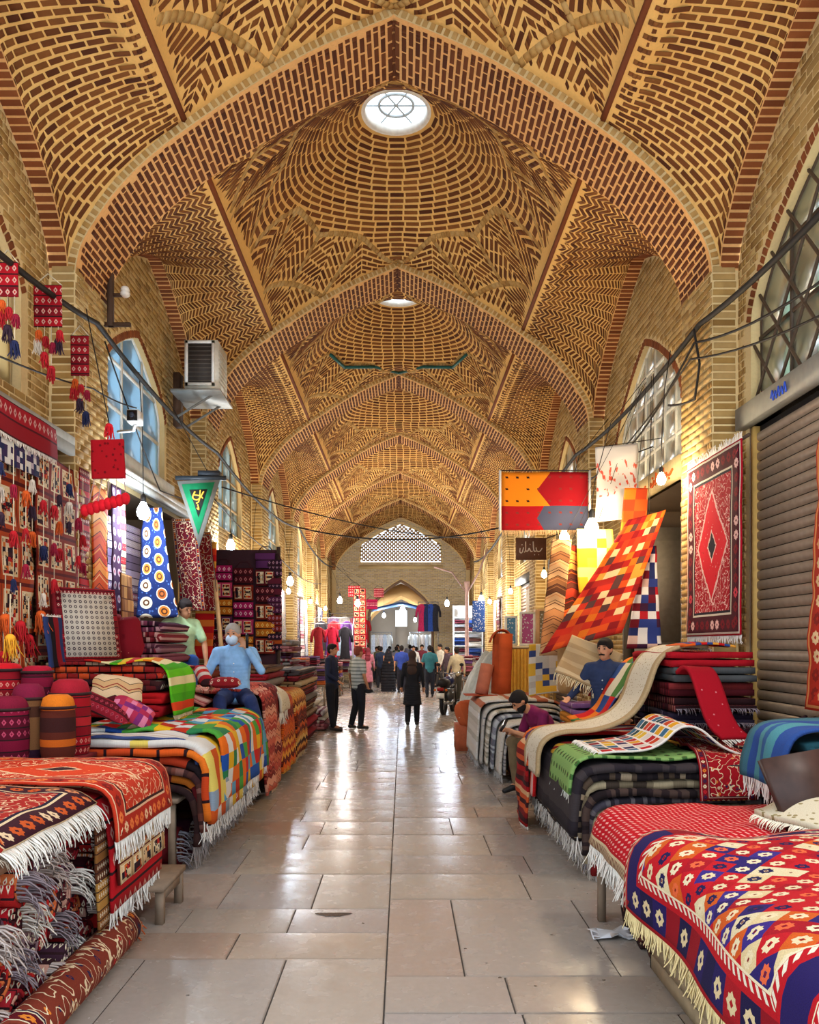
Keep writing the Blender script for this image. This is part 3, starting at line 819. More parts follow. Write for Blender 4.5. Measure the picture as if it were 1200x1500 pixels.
@pat
def diamonds(M, u, v, W, L, bw=0.27, s=0.115):
    e, al = edge(M, u, v, W, L)
    x, y = (u + v * .8) / s, (u - v * .8) / s; ix, iy = x.floor(), y.floor(); a, b = x.fract() - .5, y.fract() - .5
    r = M.wn(ix, iy, 3.0)
    c = M.pal(r, H('c01722', '2b1f63', 'c01722', 'dcc391', 'b3121d', 'cf5a1c', '3a2a7c', 'c01722', 'e0cfa4', 'a51020'))
    st = M.pal(M.wn(ix, iy, 9.0), H('e6d3a8', '1e1a4a', 'e0cba0', 'e2653b', 'e9d8b0'))
    c = M.mix(flower(a, b, .50), c, st); c = M.mix((a.abs() + b.abs()) < .08, c, hexc('7a1020'))
    k = (al / 0.125); a2 = k.fract() - .5; b2 = (e - bw * .50) / .125
    blk = M.pal(M.wn(k.floor(), 5.0), H('241a55', '8d0f1c', '241a55', '1c1740', 'a5141f'))
    blk = M.mix(flower(a2, b2, .5) * (M.wn(k.floor(), 8.0) > .45), blk, hexc('dfc899'))
    red = M.mix((((al + e) / 0.045).fract() < .45) * ((e / bw).band(.03, .13).max((e / bw).band(.85, .96))), hexc('b8141f'), hexc('e8ddc4'))
    bc = M.mix((e / bw).band(.25, .76), red, blk)
    bc = M.mix((e / bw).band(.965, 1.0).max((e / bw).band(.15, .17)), bc, hexc('ead9b4'))
    return M.mix(e < bw, c, bc)
@pat
def rice(M, u, v, W, L, field='c40d1e', mot='f0a9a0', bord='d6c19a', bw=0.12, cell=0.055):
    """small slanting dashes in rows, with a motif border at the two ends"""
    x, y = u / cell, v / (cell * .6); a, b = (x + (y.floor() * .5)).fract() - .5, y.fract() - .5
    c = M.mix(((a.abs() < .30) * ((b + a * .5).abs() < .17)), hexc(field), hexc(mot))
    ev = v.min(L - v); k = (u / .05).fract() - .5; bb = (ev - bw * .5) / bw
    bc = M.mix((((k.abs() - .25).abs() < .12) * (bb.abs() < .22)), hexc(bord), hexc('7c3a2a'))
    bc = M.mix(bb.abs() > .36, bc, hexc('b0101c')); return M.mix(ev < bw, c, bc)
@pat
def panels(M, u, v, pw=0.34, ph=0.42, wood='b5481c', seed=0):
    """kilim of framed squares full of small dark and cream figures"""
    x, y = u / pw, v / ph; a, b = x.fract() - .5, y.fract() - .5
    vec = M.xyz(u, v, float(seed)); d = M.voro(vec, 26.0); r = M.wn((u * 26).floor(), (v * 26).floor())
    f = M.pal(r, H('e3cba0', '241522', 'b8231d', 'dfb98a', '3a1520', 'd9702a', 'e8d8b8'))
    f = M.mix(d < .33, f, hexc('1d1018')); f = M.mix(d < .16, f, hexc('e9d3a6'))
    m = a.abs().max(b.abs() * 1.05)
    c = M.mix(m < .38, hexc(wood), f); c = M.mix(m.band(.35, .39), c, hexc('ead6ac'))
    return M.mix(m > .485, c, hexc('5c1712'))
@pat
def circles(M, u, v, cols=('e0842f', 'cfc09a', 'b9622a', 'e6d6b4'), ground='1d2f63', cell=0.22, seed=0):
    x = u / cell; y = v / cell + (x.floor() * .5); a, b = x.fract() - .5, y.fract() - .5
    d = M.math('SQRT', a * a + b * b); k = M.wn(x.floor(), y.floor(), seed)
    vec = M.xyz(u, v, 0.0); g = M.mix(M.voro(vec, 18.0) < .22, hexc(ground), hexc('4d6fae'))
    c = M.mix(d < .36, g, M.pal(k, H(*cols))); c = M.mix(d.band(.30, .36), c, hexc('efe3c6')); c = M.mix(d.band(.10, .19), c, hexc('5c3420'))
    return c
@pat
def dots(M, u, v, ground='3b2a52', mot='d7c6c9', cell=0.15, r=.26, second=None, seed=0):
    x, y = u / cell, v / cell; a, b = x.fract() - .5, y.fract() - .5; d = M.math('SQRT', a * a + b * b)
    c = M.mix(d < r, hexc(ground), hexc(mot)); c = M.mix(d < r * .45, c, hexc(second or ground)); return c
@pat
def speck(M, u, v, ground='ded3bb', mark='6d5a44', scale=30.0, thr=.20, third=None, bw=0.0, W=1.0, L=1.0, bcol='b79d74'):
    vec = M.xyz(u, v, 0.0); d = M.voro(vec, scale); c = M.mix(d < thr, hexc(ground), hexc(mark))
    if third: c = M.mix(M.noise(vec, 6.0, 2.0) > .58, c, hexc(third))
    if bw: e, al = edge(M, u, v, W, L); c = M.mix(e < bw, c, hexc(bcol))
    return c
@pat
def flagweave(M, u, v, W, L):
    """banner kilim: amber, scarlet and slate fields meeting in arrow points, small figures"""
    mid = W * .5; top = v > L * .42
    k = ((v - L * .70).abs() / (L * .28)).min(1.0) * 0.16
    left = u < (mid - .02 + (k - .08) * 1.0)
    k2 = ((v - L * .21).abs() / (L * .21)).min(1.0) * 0.09
    left2 = u < (mid - .10 + k2)
    c_top = M.mix(left, hexc('8e0d16'), hexc('d87a12')); c_bot = M.mix(left2, hexc('44485c'), hexc('9c0f17'))
    c = M.mix(top, c_bot, c_top)
    x, y = u / .135, v / .15; a, b = x.fract() - .5, y.fract() - .5
    on = (((a + b * .4).abs() < .13) * (b.abs() < .08)) * (M.wn(x.floor(), y.floor(), 2.0) > .25)
    return M.mix(on, c, M.mix(top * left, hexc('7a2a24'), hexc('2a1412')))
@pat
def solid(M, u, v, col, col2=None, scale=9.0):
    n = M.noise(M.xyz(u, v, 0.0), scale, 3.0); c = hexc(col)
    return M.mix(n, tuple(x * .72 for x in c), hexc(col2) if col2 else tuple(min(1, x * 1.2) for x in c))

# ------------------------------------------------------------------ cloth: sheets with thickness laid along a path
def resample(pts, n):
    P = np.array(pts, float); s = np.concatenate([[0], np.cumsum(np.linalg.norm(np.diff(P, axis=0), axis=1))])
    t = np.linspace(0, s[-1], n); return np.stack([np.interp(t, s, P[:, i]) for i in range(P.shape[1])], -1), s[-1]
def smooth_path(pts, it=2):
    P = [np.array(p, float) for p in pts]
    for _ in range(it):
        Q = [P[0]]
        for a, b in zip(P[:-1], P[1:]): Q += [a * .75 + b * .25, a * .25 + b * .75]
        P = Q + [P[-1]]
    return P
def sheet_mesh(name, G, mat, thick, uv, center=False):
    """closed sheet from a grid of points G (nu, nv, 3), thickened below its surface"""
    nu, nv = G.shape[:2]
    du = np.gradient(G, axis=0); dv = np.gradient(G, axis=1); n = np.cross(du, dv); n /= np.linalg.norm(n, axis=2, keepdims=True) + 1e-12
    if center: G = G + n * thick * .5
    Bm = G - n * thick
    V = np.concatenate([G.reshape(-1, 3), Bm.reshape(-1, 3)]); N = nu * nv
    I, K = np.meshgrid(np.arange(nu - 1), np.arange(nv - 1), indexing='ij'); i = (I * nv + K).ravel()
    top = np.stack([i, i + nv, i + nv + 1, i + 1], -1); bot = top[:, ::-1] + N
    r = []
    for a in range(nu - 1):
        for c in (0, nv - 1):
            p, q = a * nv + c, (a + 1) * nv + c; r.append([p, p + N, q + N, q] if c == 0 else [q, q + N, p + N, p])
    for c in range(nv - 1):
        for a in (0, nu - 1):
            p, q = a * nv + c, a * nv + c + 1; r.append([q, q + N, p + N, p] if a == 0 else [p, p + N, q + N, q])
    Q = np.concatenate([top, bot, np.array(r)])
    return mesh_np(name, V, Q, mat, True, uv=np.concatenate([uv.reshape(-1, 2)] * 2)), n
FRINGE_W = None
def fringe_mesh(E, out, length, col, step=0.014, r=0.0045, seed=0, droop=1.0, n=None):
    """strands from the edge points E (k,3), leaving along `out` and bending down"""
    rs = np.random.default_rng(seed); E = np.array(E, float); s = np.concatenate([[0], np.cumsum(np.linalg.norm(np.diff(E, axis=0), axis=1))])
    m = n or max(4, int(s[-1] / step)); t = (np.arange(m) + rs.uniform(.1, .9, m)) / m * s[-1]
    P = np.stack([np.interp(t, s, E[:, i]) for i in range(3)], -1)
    ou = np.asarray(out, float)
    if ou.ndim == 2:
        ou = np.stack([np.interp(t, s, ou[:, i]) for i in range(3)], -1)
    else: ou = np.repeat(ou[None], m, 0)
    mb_V, mb_Q = [], []
    ln = length * rs.uniform(.75, 1.15, m); jit = rs.normal(0, .16, (m, 3))
    for i in range(m):
        d0 = ou[i] + jit[i] * .6; d0 /= np.linalg.norm(d0); p = P[i] - d0 * 0.004; pts = [p]
        for k in range(3):
            d = d0 * (1 - .33 * k * droop) + np.array([0, 0, -1.]) * (.33 * k * droop) + jit[i] * .5 * k; d /= np.linalg.norm(d); p = p + d * ln[i] / 3; pts.append(p)
        a = np.cross(d0, [.3, .5, .8]); a /= np.linalg.norm(a) + 1e-9; b = np.cross(d0, a)
        base = len(mb_V)
        for k, p in enumerate(pts):
            rr = r * (1.25 - .2 * k)
            for th in (0, 2.094, 4.189): mb_V.append(p + (a * math.cos(th) + b * math.sin(th)) * rr)
        for k in range(3):
            for j in range(3): mb_Q.append([base + k*3 + j, base + k*3 + (j+1) % 3, base + k*3 + 3 + (j+1) % 3, base + k*3 + 3 + j])
    return mesh_np('fringe', np.array(mb_V), mb_Q, plain(col, .9), True)
def wrinkle(G, amp, seed, wl=0.5):
    if amp <= 0: return G
    rs = np.random.default_rng(seed); nu, nv = G.shape[:2]
    du = np.gradient(G, axis=0); dv = np.gradient(G, axis=1); n = np.cross(du, dv); n /= np.linalg.norm(n, axis=2, keepdims=True) + 1e-12
    h = np.zeros((nu, nv))
    for _ in range(6):
        k = rs.normal(0, 1, 3); k = k / np.linalg.norm(k) * 2 * PI / (wl * rs.uniform(.5, 1.6)); h += np.sin(G @ k + rs.uniform(0, 6.3)) / 6
    return G + n * (h * amp)[..., None]
def drape(name, label, path, side, mat, thick=0.012, wr=0.0, seed=0, fringe=None, nu=12, nv=32, cat='rug', group=None, smooth=2, wl=0.45, parent=None, skew=None, uv0=(0, 0), flen=0.10, fcol='#e6e0d6', fstep=0.014, taper=None, fdroop=1.0, center=False):
    """rug whose length follows `path` and whose width is the vector `side` (from the path's own edge)"""
    P = smooth_path(path, smooth) if smooth else path
    P, L = resample(P, nv); side = np.array(side, float); W = np.linalg.norm(side)
    U = np.linspace(0, 1, nu); G = P[None] + U[:, None, None] * side[None, None]
    if skew is not None: G = G + U[:, None, None] * np.linspace(0, 1, nv)[None, :, None] * np.array(skew, float)
    if taper is not None:
        tp = np.interp(np.linspace(0, 1, nv), [0, 1], taper); mid = P[None] + .5 * side
        G = mid + (G - mid) * tp[None, :, None]
    G = wrinkle(G, wr * 1.35, seed, wl)
    uv = np.stack(np.meshgrid(U * W + uv0[0], np.linspace(0, L, nv) + uv0[1], indexing='ij'), -1)
    me, n = sheet_mesh(name, G, mat, thick, uv, center)
    o = link(name, me, parent)
    if label: tag(o, label, cat, group)
    if fringe:
        for end in fringe:
            j, k = (0, 1) if end == 0 else (-1, -2)
            out = G[:, j] - G[:, k]; out /= np.linalg.norm(out, axis=1, keepdims=True) + 1e-9
            fm = fringe_mesh(G[:, j], out, flen, fcol, fstep, seed=seed + 31 + j, droop=fdroop)
            link('fringe', fm, o)
    return o
def fold_path(a, b, z, t, layers=2, sag=0.0):
    """cross-section (2D: along, up) of a rug folded back and forth between a and b"""
    pts = []; r = t * .5
    for k in range(layers):
        zz = z + t * (k + .5)
        lo, hi = (a, b) if k % 2 == 0 else (b, a); sgn = 1 if hi > lo else -1
        pts += [(lo + sgn * r * (1 if k else 0), zz), ((lo + hi) / 2, zz - sag), (hi - sgn * r, zz)]
        if k < layers - 1: pts += [(hi, zz + t * .25), (hi, zz + t * .75)]
    return pts
def folded(label, axis, a, b, w0, w1, z, t, mat, layers=2, seed=0, name='folded_rug', group=None, fringe=None, wr=0.012, sag=0.0, cat='rug', fcol='#d8d0c4', nu=8):
    """rug folded in layers. axis 'x': folds run along Y and show towards +-X; 'y': folds run along X and show towards -Y"""
    fp = fold_path(a, b, z, t, layers, sag)
    if axis == 'x': path = [(p[0], w0, p[1]) for p in fp]; side = (0, w1 - w0, 0)
    else: path = [(w1, p[0], p[1]) for p in fp]; side = (w0 - w1, 0, 0)
    return drape(name, label, path, side, mat, t * .88, wr, seed, fringe, nu=nu, nv=14 * layers, smooth=1, center=True, cat=cat, group=group, flen=.09, fcol=fcol, wl=.7)
def roll(label, p, q, r, mat, name='rolled_rug', seed=0, turns=3.2, group=None, tassel=None, endcol=None, cat='rug', flat=1.0):
    """rug rolled up along p-q: a spiral with its turns showing at the ends"""
    p, q = np.array(p, float), np.array(q, float); ax = q - p; L = np.linalg.norm(ax); ax /= L
    a = np.cross(ax, [0, 0, 1.]); a = a / np.linalg.norm(a) if np.linalg.norm(a) > .1 else np.array([1., 0, 0]); b = np.cross(a, ax)
    n = int(turns * 16); th = np.linspace(0, turns * 2 * PI, n); rr = np.linspace(r * .12, r, n)
    path = p[None] + a * (rr * np.cos(th + seed))[:, None] + b * (rr * np.sin(th + seed) * flat)[:, None]
    U = np.linspace(0, 1, 5); G = path[None] + U[:, None, None] * (ax * L)[None, None]
    G = G + np.random.default_rng(seed).normal(0, r * .015, G.shape)
    uv = np.stack(np.meshgrid(U * L, np.linspace(0, turns * PI * r, n), indexing='ij'), -1)
    me, _ = sheet_mesh(name, G[::-1], mat, r / turns * .55, uv[::-1])
    o = link(name, me); tag(o, label, cat, group)
    if tassel:
        ends = [q] if tassel == 1 else [p, q]
        for e in ends:
            d = ax if (e is q) else -ax; ring = [e + (a * math.cos(t) + b * math.sin(t)) * r * .75 for t in np.linspace(0, 6.2, 12)]
            link('fringe', fringe_mesh(ring, d, .15, endcol or '#cfc3b8', seed=seed, n=26, r=.007), o)
    return o
def mound_grid(cx, cy, w, l, zf, nu=30, nv=30):
    U = np.linspace(-w / 2, w / 2, nu); Vv = np.linspace(-l / 2, l / 2, nv); A, B_ = np.meshgrid(U, Vv, indexing='ij')
    return A, B_
def cushion(label, c, size, mat, R=None, name='cushion', parent=None, cat='cushion', group=None, puff=1.0, sq=3.2):
    """plump cushion: superellipse outline, thick in the middle, thin at the seams"""
    w, h, t = size; n, m = 24, 7; V = []; uvs = []
    for sgn in (1, -1):
        for i in range(m):
            f = 1 - (i / (m - 1)) if sgn > 0 else i / (m - 1)
            ring = f if sgn > 0 else f
            for k in range(n):
                a = 2 * PI * k / n; ca, sa = math.cos(a), math.sin(a)
                x = math.copysign(abs(ca) ** (2 / sq), ca) * w / 2; y = math.copysign(abs(sa) ** (2 / sq), sa) * h / 2
                zt = t / 2 * (1 - ring ** 2.6) ** .62 * puff
                pin = 1 - .07 * (abs(math.sin(2 * a)) < .5) * ring
                V.append((x * ring * pin, y * ring * pin, sgn * zt)); uvs.append((x * ring + w / 2, y * ring + h / 2))
    V = np.array(V); Q = [[i*n + k, i*n + (k+1) % n, (i+1)*n + (k+1) % n, (i+1)*n + k] for i in range(2*m - 1) for k in range(n)]
    V = V.copy(); R = R or Matrix.Identity(3); V = V @ np.array(R.to_3x3()).T + np.array(c, float)
    Q = [q[::-1] for q in Q]
    o = link(name, mesh_np(name, V, Q, mat, True, uv=np.array(uvs)), parent)
    if label: tag(o, label, cat, group)
    return o
def pouf(label, c, r, h, mat_side, mat_top, name='pouf', group=None):
    """round stuffed pouf: bulging side, domed top with a piped seam"""
    t = thing(name, label, 'pouf', c, group=group)
    prof = [(r * .86, 0), (r * .97, h * .12), (r, h * .35), (r * .99, h * .6), (r * .95, h * .80)]
    n = 24; V = []; uv = []
    for rr, z in prof:
        for k in range(n + 1): a = 2 * PI * k / n; V.append((rr * math.cos(a), rr * math.sin(a), z)); uv.append((r * a, z))
    Q = [[i*(n+1) + k, i*(n+1) + k + 1, (i+1)*(n+1) + k + 1, (i+1)*(n+1) + k] for i in range(len(prof) - 1) for k in range(n)]
    link('side_band', mesh_np('side_band', V, Q, mat_side, True, uv=uv), t)
    V = []; uv = []
    for rr, z in ((.95, .80), (.93, .86), (.82, .95), (.55, .995), (.25, 1.0), (.0, 1.0)):
        for k in range(n): a = 2 * PI * k / n; V.append((rr * r * math.cos(a), rr * r * math.sin(a), z * h)); uv.append((rr * r * math.cos(a) + r, rr * r * math.sin(a) + r))
    Q = [[i*n + k, i*n + (k+1) % n, (i+1)*n + (k+1) % n, (i+1)*n + k] for i in range(5) for k in range(n)]
    link('top_cushion', mesh_np('top_cushion', V, Q, mat_top, True, uv=uv), t)
    MB().tube([(r * .955 * math.cos(2*PI*k/n), r * .955 * math.sin(2*PI*k/n), h * .805) for k in range(n)], .012, 5, closed=True).build('piping', plain('#2a1414', .9), t.children[-1], True)
    return t
# ------------------------------------------------------------------ windows, shutters, lintels
def clip_convex(poly, half):
    """clip polygon by rectangle half = (x0, x1, y0, y1)"""
    for ax, lim, sg in ((0, half[0], 1), (0, half[1], -1), (1, half[2], 1), (1, half[3], -1)):
        out = []
        for i in range(len(poly)):
            a, b = poly[i], poly[(i+1) % len(poly)]; ia, ib = sg * (a[ax] - lim) >= 0, sg * (b[ax] - lim) >= 0
            if ia: out.append(a)
            if ia != ib:
                t = (lim - a[ax]) / (b[ax] - a[ax]); out.append((a[0] + (b[0] - a[0]) * t, a[1] + (b[1] - a[1]) * t))
        poly = out
        if len(poly) < 3: return None
    return poly
def glass_mat(name, col, rough=0.35):
    M = Mat(name, rough, spec=0.4); M.world(); n = M.noise(M.vec, 3.0, 4.0)
    M.color(M.mix(n, hexc(col), tuple(min(1, x * 1.5) for x in hexc(col)))); M.b.inputs['Transmission Weight'].default_value = 0.75; return M.m
def to_wall(sg, x, thick):
    """matrix: polygon plane (y, z) -> wall plane, extruding towards the aisle"""
    return Matrix(((0, 0, -sg, sg * x), (1, 0, 0, 0), (0, 1, 0, 0), (0, 0, 0, 1)))
def window(idx, label, sg, b, ncol, rows, fcol, gcol, bar=0.05, lattice=False, sill=None):
    yc, hw, zb, zs, za = WCFG[sg, b]['win']; wp = arch_poly(yc, hw, zb, zs, za); x = XW + 0.10
    w = tag(link('window_%d' % idx, None), label, 'window', kind='structure'); fm = plain(fcol, .6); gm = glass_mat('pane_glass_%d' % idx, gcol)
    fr = MB(); fr.tube([(sg * x, p[0] + (yc - p[0]) * .02, p[1]) for p in wp], bar * .8, 4, closed=True); fr.build('frame', fm, w)
    ye = np.linspace(yc - hw, yc + hw, ncol + 1); ze = [zb] + list(rows) + [za]
    for i in range(ncol):
        for j in range(len(ze) - 1):
            off = 0
            pl = clip_convex(wp, (ye[i] + .004, ye[i+1] - .004, ze[j] + .004, ze[j+1] - .004))
            if pl: MB().prism(pl, 0.012, to_wall(sg, x, 0)).build('pane', gm, w)
    def zt(y): return zs + (za - zs) * float((zA(XP * min(1, abs(y - yc) / hw)) - 5.5) / (Z_APEX - 5.5))
    for y in ye[1:-1]: MB().box((sg * (x - .03), y - bar/2, zb), (sg * (x + .01), y + bar/2, zt(y))).build('muntin', fm, w)
    for z in rows:
        yy = [y for y in np.linspace(yc - hw, yc + hw, 121) if zt(y) > z]
        if yy: MB().box((sg * (x - .025), yy[0], z - bar/2), (sg * (x + .01), yy[-1], z + bar/2)).build('muntin', fm, w)
    if lattice:
        for k in range(-4, 5):
            for s2 in (-1, 1):
                pts = []
                for t in np.linspace(0, 1, 30):
                    y = yc + hw * (k / 4 + s2 * t * .9); z = zb + t * (za - zb)
                    if abs(y - yc) < hw and z < zt(y): pts.append((sg * (x - .07), y, z))
                if len(pts) > 2: MB().tube(pts, 0.016, 5).build('lattice_bar', plain('#4a3a2c', .6), w)
    if sill: MB().box((sg * (XW - .12), yc - hw - .1, zb - .14), (sg * (XW + .12), yc + hw + .1, zb)).build('sill', plain(sill, .7), w)
    return w
window(1, 'pointed window of frosted blue panes in white bars above the left shop', -1, 1, 3, (4.72, 5.3), '#dfe4e0', '#7fa6bd', .05, sill='#cfd0c8')
window(2, 'big pointed window with crossing iron bars above the steel shutter', 1, 0, 6, (4.7, 5.35), '#4d4034', '#8fa890', .035, lattice=True)
window(3, 'pointed window with many small white-barred panes beside the hanging red carpet', 1, 1, 7, (4.40, 4.78, 5.16, 5.54), '#dcd9c8', '#7f8f84', .045)
window(4, 'pointed plain window high in the left wall, nearest of all', -1, 0, 3, (4.7, 5.3), '#b39a6a', '#b59a68', .05)
k = 5
for b in range(2, 7):
    for sg in (-1, 1):
        window(k, 'small pointed barred window in the %s wall of the %s bay' % ('left' if sg < 0 else 'right', ORD[b]), sg, b, 3, (4.6, 5.15), '#a58c62', '#8aa0a0', .05); k += 1

def shutter(idx, label, sg, b, col, header='#8f918c', z0=0.0, pitch=0.095):
    ya, yb, zt = WCFG[sg, b]['op']; x = XW + 0.06
    d = tag(link('door_%d' % idx, None), label, 'shutter', kind='structure'); m = plain(col, .45, .35)
    V = []; prof = [(0, 0), (-.018, .015), (-.022, .045), (-.018, .075), (0, .088)]
    me = mesh_np('slat', [(sg * p[0], y, p[1]) for y in (ya + .06, yb - .06) for p in prof], [[i, i+1, 6+i, 5+i] for i in range(4)], m)
    n = int((zt - z0) / pitch)
    for i in range(n): o = link('slat', me, d); o.location = (sg * x, 0, z0 + i * pitch)
    MB().box((sg * (x + .01), ya, z0), (sg * (x + .03), yb, zt)).build('backing', plain('#2a211c', .8), d)
    for y in (ya, yb - .07): MB().box((sg * (x - .05), y, z0), (sg * (x + .03), y + .07, zt)).build('guide_rail', plain('#c9a35c', .6), d)
    MB().box((sg * (XW - .10), ya - .1, zt), (sg * (XW + .1), yb + .1, zt + .20)).build('header', plain(header, .6), d)
    return d
sh = shutter(1, 'brown corrugated roller shutter closing the shop at the right edge', 1, 0, '#a8947f')
# blue stencil on the header: a few strokes
for k in range(5):
    MB().tube([(XW - .108, 6.95 + k * .06, 3.90), (XW - .108, 6.97 + k * .06, 3.99 - .02 * (k % 2)), (XW - .108, 7.0 + k * .06, 3.93)], .008, 4).build('stencil_stroke', plain('#3355c4', .6), sh)
shutter(2, 'half-dark roller shutter of the shop behind the warm bulbs', 1, 2, '#5a4a40')
shutter(3, 'closed brown roller shutter in the right wall, third bay', 1, 3, '#64503f')
def strokes(parent, name, lines, mat, org, eu, ev, r):
    """writing: polylines in (u, v) on a plane"""
    org, eu, ev = Vector(org), Vector(eu), Vector(ev)
    for ln in lines:
        P = smooth_path([(a, b_, 0) for a, b_ in ln], 2) if len(ln) > 2 else [np.array((a, b_, 0.)) for a, b_ in ln]
        MB().tube([org + eu * p[0] + ev * p[1] for p in P], r, 4).build(name, mat, parent)
SCRIPT = [[(.95, .5), (.85, .25), (.72, .3), (.70, .55)], [(.70, .30), (.60, .28), (.58, .95)], [(.55, .3), (.47, .25), (.42, .55), (.36, .28), (.28, .3)], [(.27, .95), (.27, .3), (.20, .22)], [(.18, .55), (.12, .15), (.02, .2), (.04, .5)], [(.80, .05), (.82, .07)], [(.44, .75), (.46, .77)], [(.10, .72), (.13, .74)], [(.62, .05), (.65, .06)]]
# lintel over the right-hand shop, lettered in orange
lt = thing('shop_lintel', 'pale plaster lintel lettered in orange script over the open right-hand shop', 'sign', (0, 0, 0))
ya, yb, zt = WCFG[1, 1]['op']
MB().box((XW - .09, ya - .05, zt), (XW + .06, yb + .1, zt + .25)).build('board', plain('#d3bb86', .8), lt)
for k in range(2): strokes(lt, 'lettering', SCRIPT, plain('#d9621c', .7), (XW - .10, ya + 1.05 + k * 1.1, zt + .02), (0, -.95, 0), (0, 0, .2), .014)
# door frame and half-open steel door in that shop
df = thing('shop_door', 'grey-beige steel door standing open inside the right-hand shop', 'door', (3.55, 12.2, 0), 0)
MB().box((0, -.03, .02), (.9, .03, 3.5)).build('leaf', plain('#8f8676', .5), df)
MB().box((.1, -.045, .3), (.8, -.03, 1.6)).build('panel', plain('#9a907e', .5), df)
MB().box((.1, -.045, 1.8), (.8, -.03, 3.3)).build('panel', plain('#9a907e', .5), df)
for y in (ya, yb): MB().box((XW - .03, y - .05, 0), (XW + .12, y + .05, zt)).build('door_post', plain('#4e4437', .6), lt)
# ledge over the left shop
aw = thing('shop_ledge', 'pale painted ledge running above the shop with the white bulb', 'ledge', (0, 0, 0))
MB().box((-XW + .012, 9.2, 3.78), (-XW + .28, 13.2, 3.84)).build('board', plain('#d9d8d2', .6), aw)
MB().box((-XW + .22, 9.2, 3.70), (-XW + .28, 13.2, 3.78)).build('fascia', plain('#b9b8b0', .6), aw)
aw2 = thing('shop_ledge', 'weathered grey ledge above the left-hand wall of hanging kilims', 'ledge', (0, 0, 0))
MB().box((-XW + .012, 3.8, 3.72), (-XW + .30, 8.1, 3.80)).build('board', plain('#8d8778', .8), aw2)
MB().box((-XW + .24, 3.8, 3.62), (-XW + .30, 8.1, 3.72)).build('fascia', plain('#777062', .8), aw2)

# ------------------------------------------------------------------ lamps
def bulb(label, p, col=(1, .95, .88), watt=60, r=0.055, cord=0.5, name='light_bulb', cat='light bulb', group=None, top=None):
    t = thing(name, label, cat, p, group=group)
    prof = [(0.0, -r * 1.25), (r * .55, -r * 1.12), (r * .92, -r * .55), (r, 0), (r * .88, r * .55), (r * .5, r * 1.25), (r * .36, r * 1.6)]
    MB().lathe(prof, n=14).build('glass', glow('bulb_glass', col, 30.0), t, True)
    MB().lathe([(r * .42, r * 1.5), (r * .46, r * 1.7), (r * .46, r * 2.5), (r * .2, r * 2.8)], n=10).build('socket', plain('#2a2a2a', .5), t, True)
    p = Vector(p); sgn = 1 if p.x > 0 else -1
    e = top if top is not None else ((sgn * 3.0 - p.x, 0, 4.95 - p.z) if cord < 1 and abs(p.x) > .8 else (0, 0, cord))
    MB().tube([(0, 0, r * 2.7), (e[0] * .05, e[1] * .05, e[2] * .3), (e[0] * .35, e[1] * .4, e[2] * .7), e], .006, 4).build('cord', plain('#1d1a18', .6), t)
    ld = bpy.data.lights.new('bulb_light', 'POINT'); ld.energy = watt * BULB_W; ld.color = col; ld.shadow_soft_size = r * 1.3
    lo = bpy.data.objects.new('bulb_light', ld); COL.objects.link(lo); lo.parent = t; lo.location = (0, 0, -r * .2)
    return t
WARM, COLD, NEUT = (1.0, .80, .52), (.74, .87, 1.0), (1.0, .95, .88)
bulb('bare white bulb hanging before the left shop, under the ledge', at(210, 750, 9.6), COLD, 230, .075, .55)
bulb('warm bulb hanging just right of the orange and red banner', at(867, 775, 9.8), WARM, 120, .085, .55)
bulb('smaller warm bulb hanging under the orange and red banner', at(827, 787, 11.6), WARM, 100, .07, .6)
bulb('bare bulb hung in the left shop full of small bags', at(338, 800, 14.6), COLD, 190, .08, .6)
bulb('bare bulb glaring above the carpet piles, left of the far aisle', at(425, 852, 19.5), COLD, 190, .08, .6)
bulb('bare bulb low beside the far-left pink garments', at(498, 880, 29.0), NEUT, 320, .09, .6)
bulb('bare bulb right of the far-left pink garments', at(524, 884, 27.0), NEUT, 320, .09, .6)
bulb('bare bulb over the far-right shelf of blue fabric', at(655, 884, 31.0), COLD, 380, .09, .6)
bulb('bare bulb near the blue patterned rug on the far right', at(705, 878, 24.0), NEUT, 260, .08, .6)
bulb('bulb glowing in the middle of the far portal', at(590, 893, 43.0), COLD, 220, .13, .8)
# fill bulbs added to brighten the vaults, beyond the frame or among the goods
bulb('added fill bulb at the nearest left stall, above the frame of the tall stacks', (-2.75, 4.9, 3.35), NEUT, 150, .06, .5)
bulb('added fill bulb at the nearest right stall, by the roller shutter', (2.75, 4.7, 3.35), NEUT, 150, .06, .5)
bulb('added fill bulb over the right-hand stacks by the brick pier', (2.9, 8.9, 3.55), WARM, 110, .05, .4)
for b in (2, 3, 4, 5):  # farther bays: one more added fill bulb on either side
    y0, y1 = bay_range(b)
    for sg in (-1, 1):
        bulb('added fill bulb in the %s bay, %s side' % (ORD[b], 'left' if sg < 0 else 'right'), (sg * 3.1, (y0 + y1) / 2 + .6, 3.25), (WARM if (b + sg) % 2 else NEUT) if b < 4 else NEUT, 200 if b < 4 else 380, .06, .4)

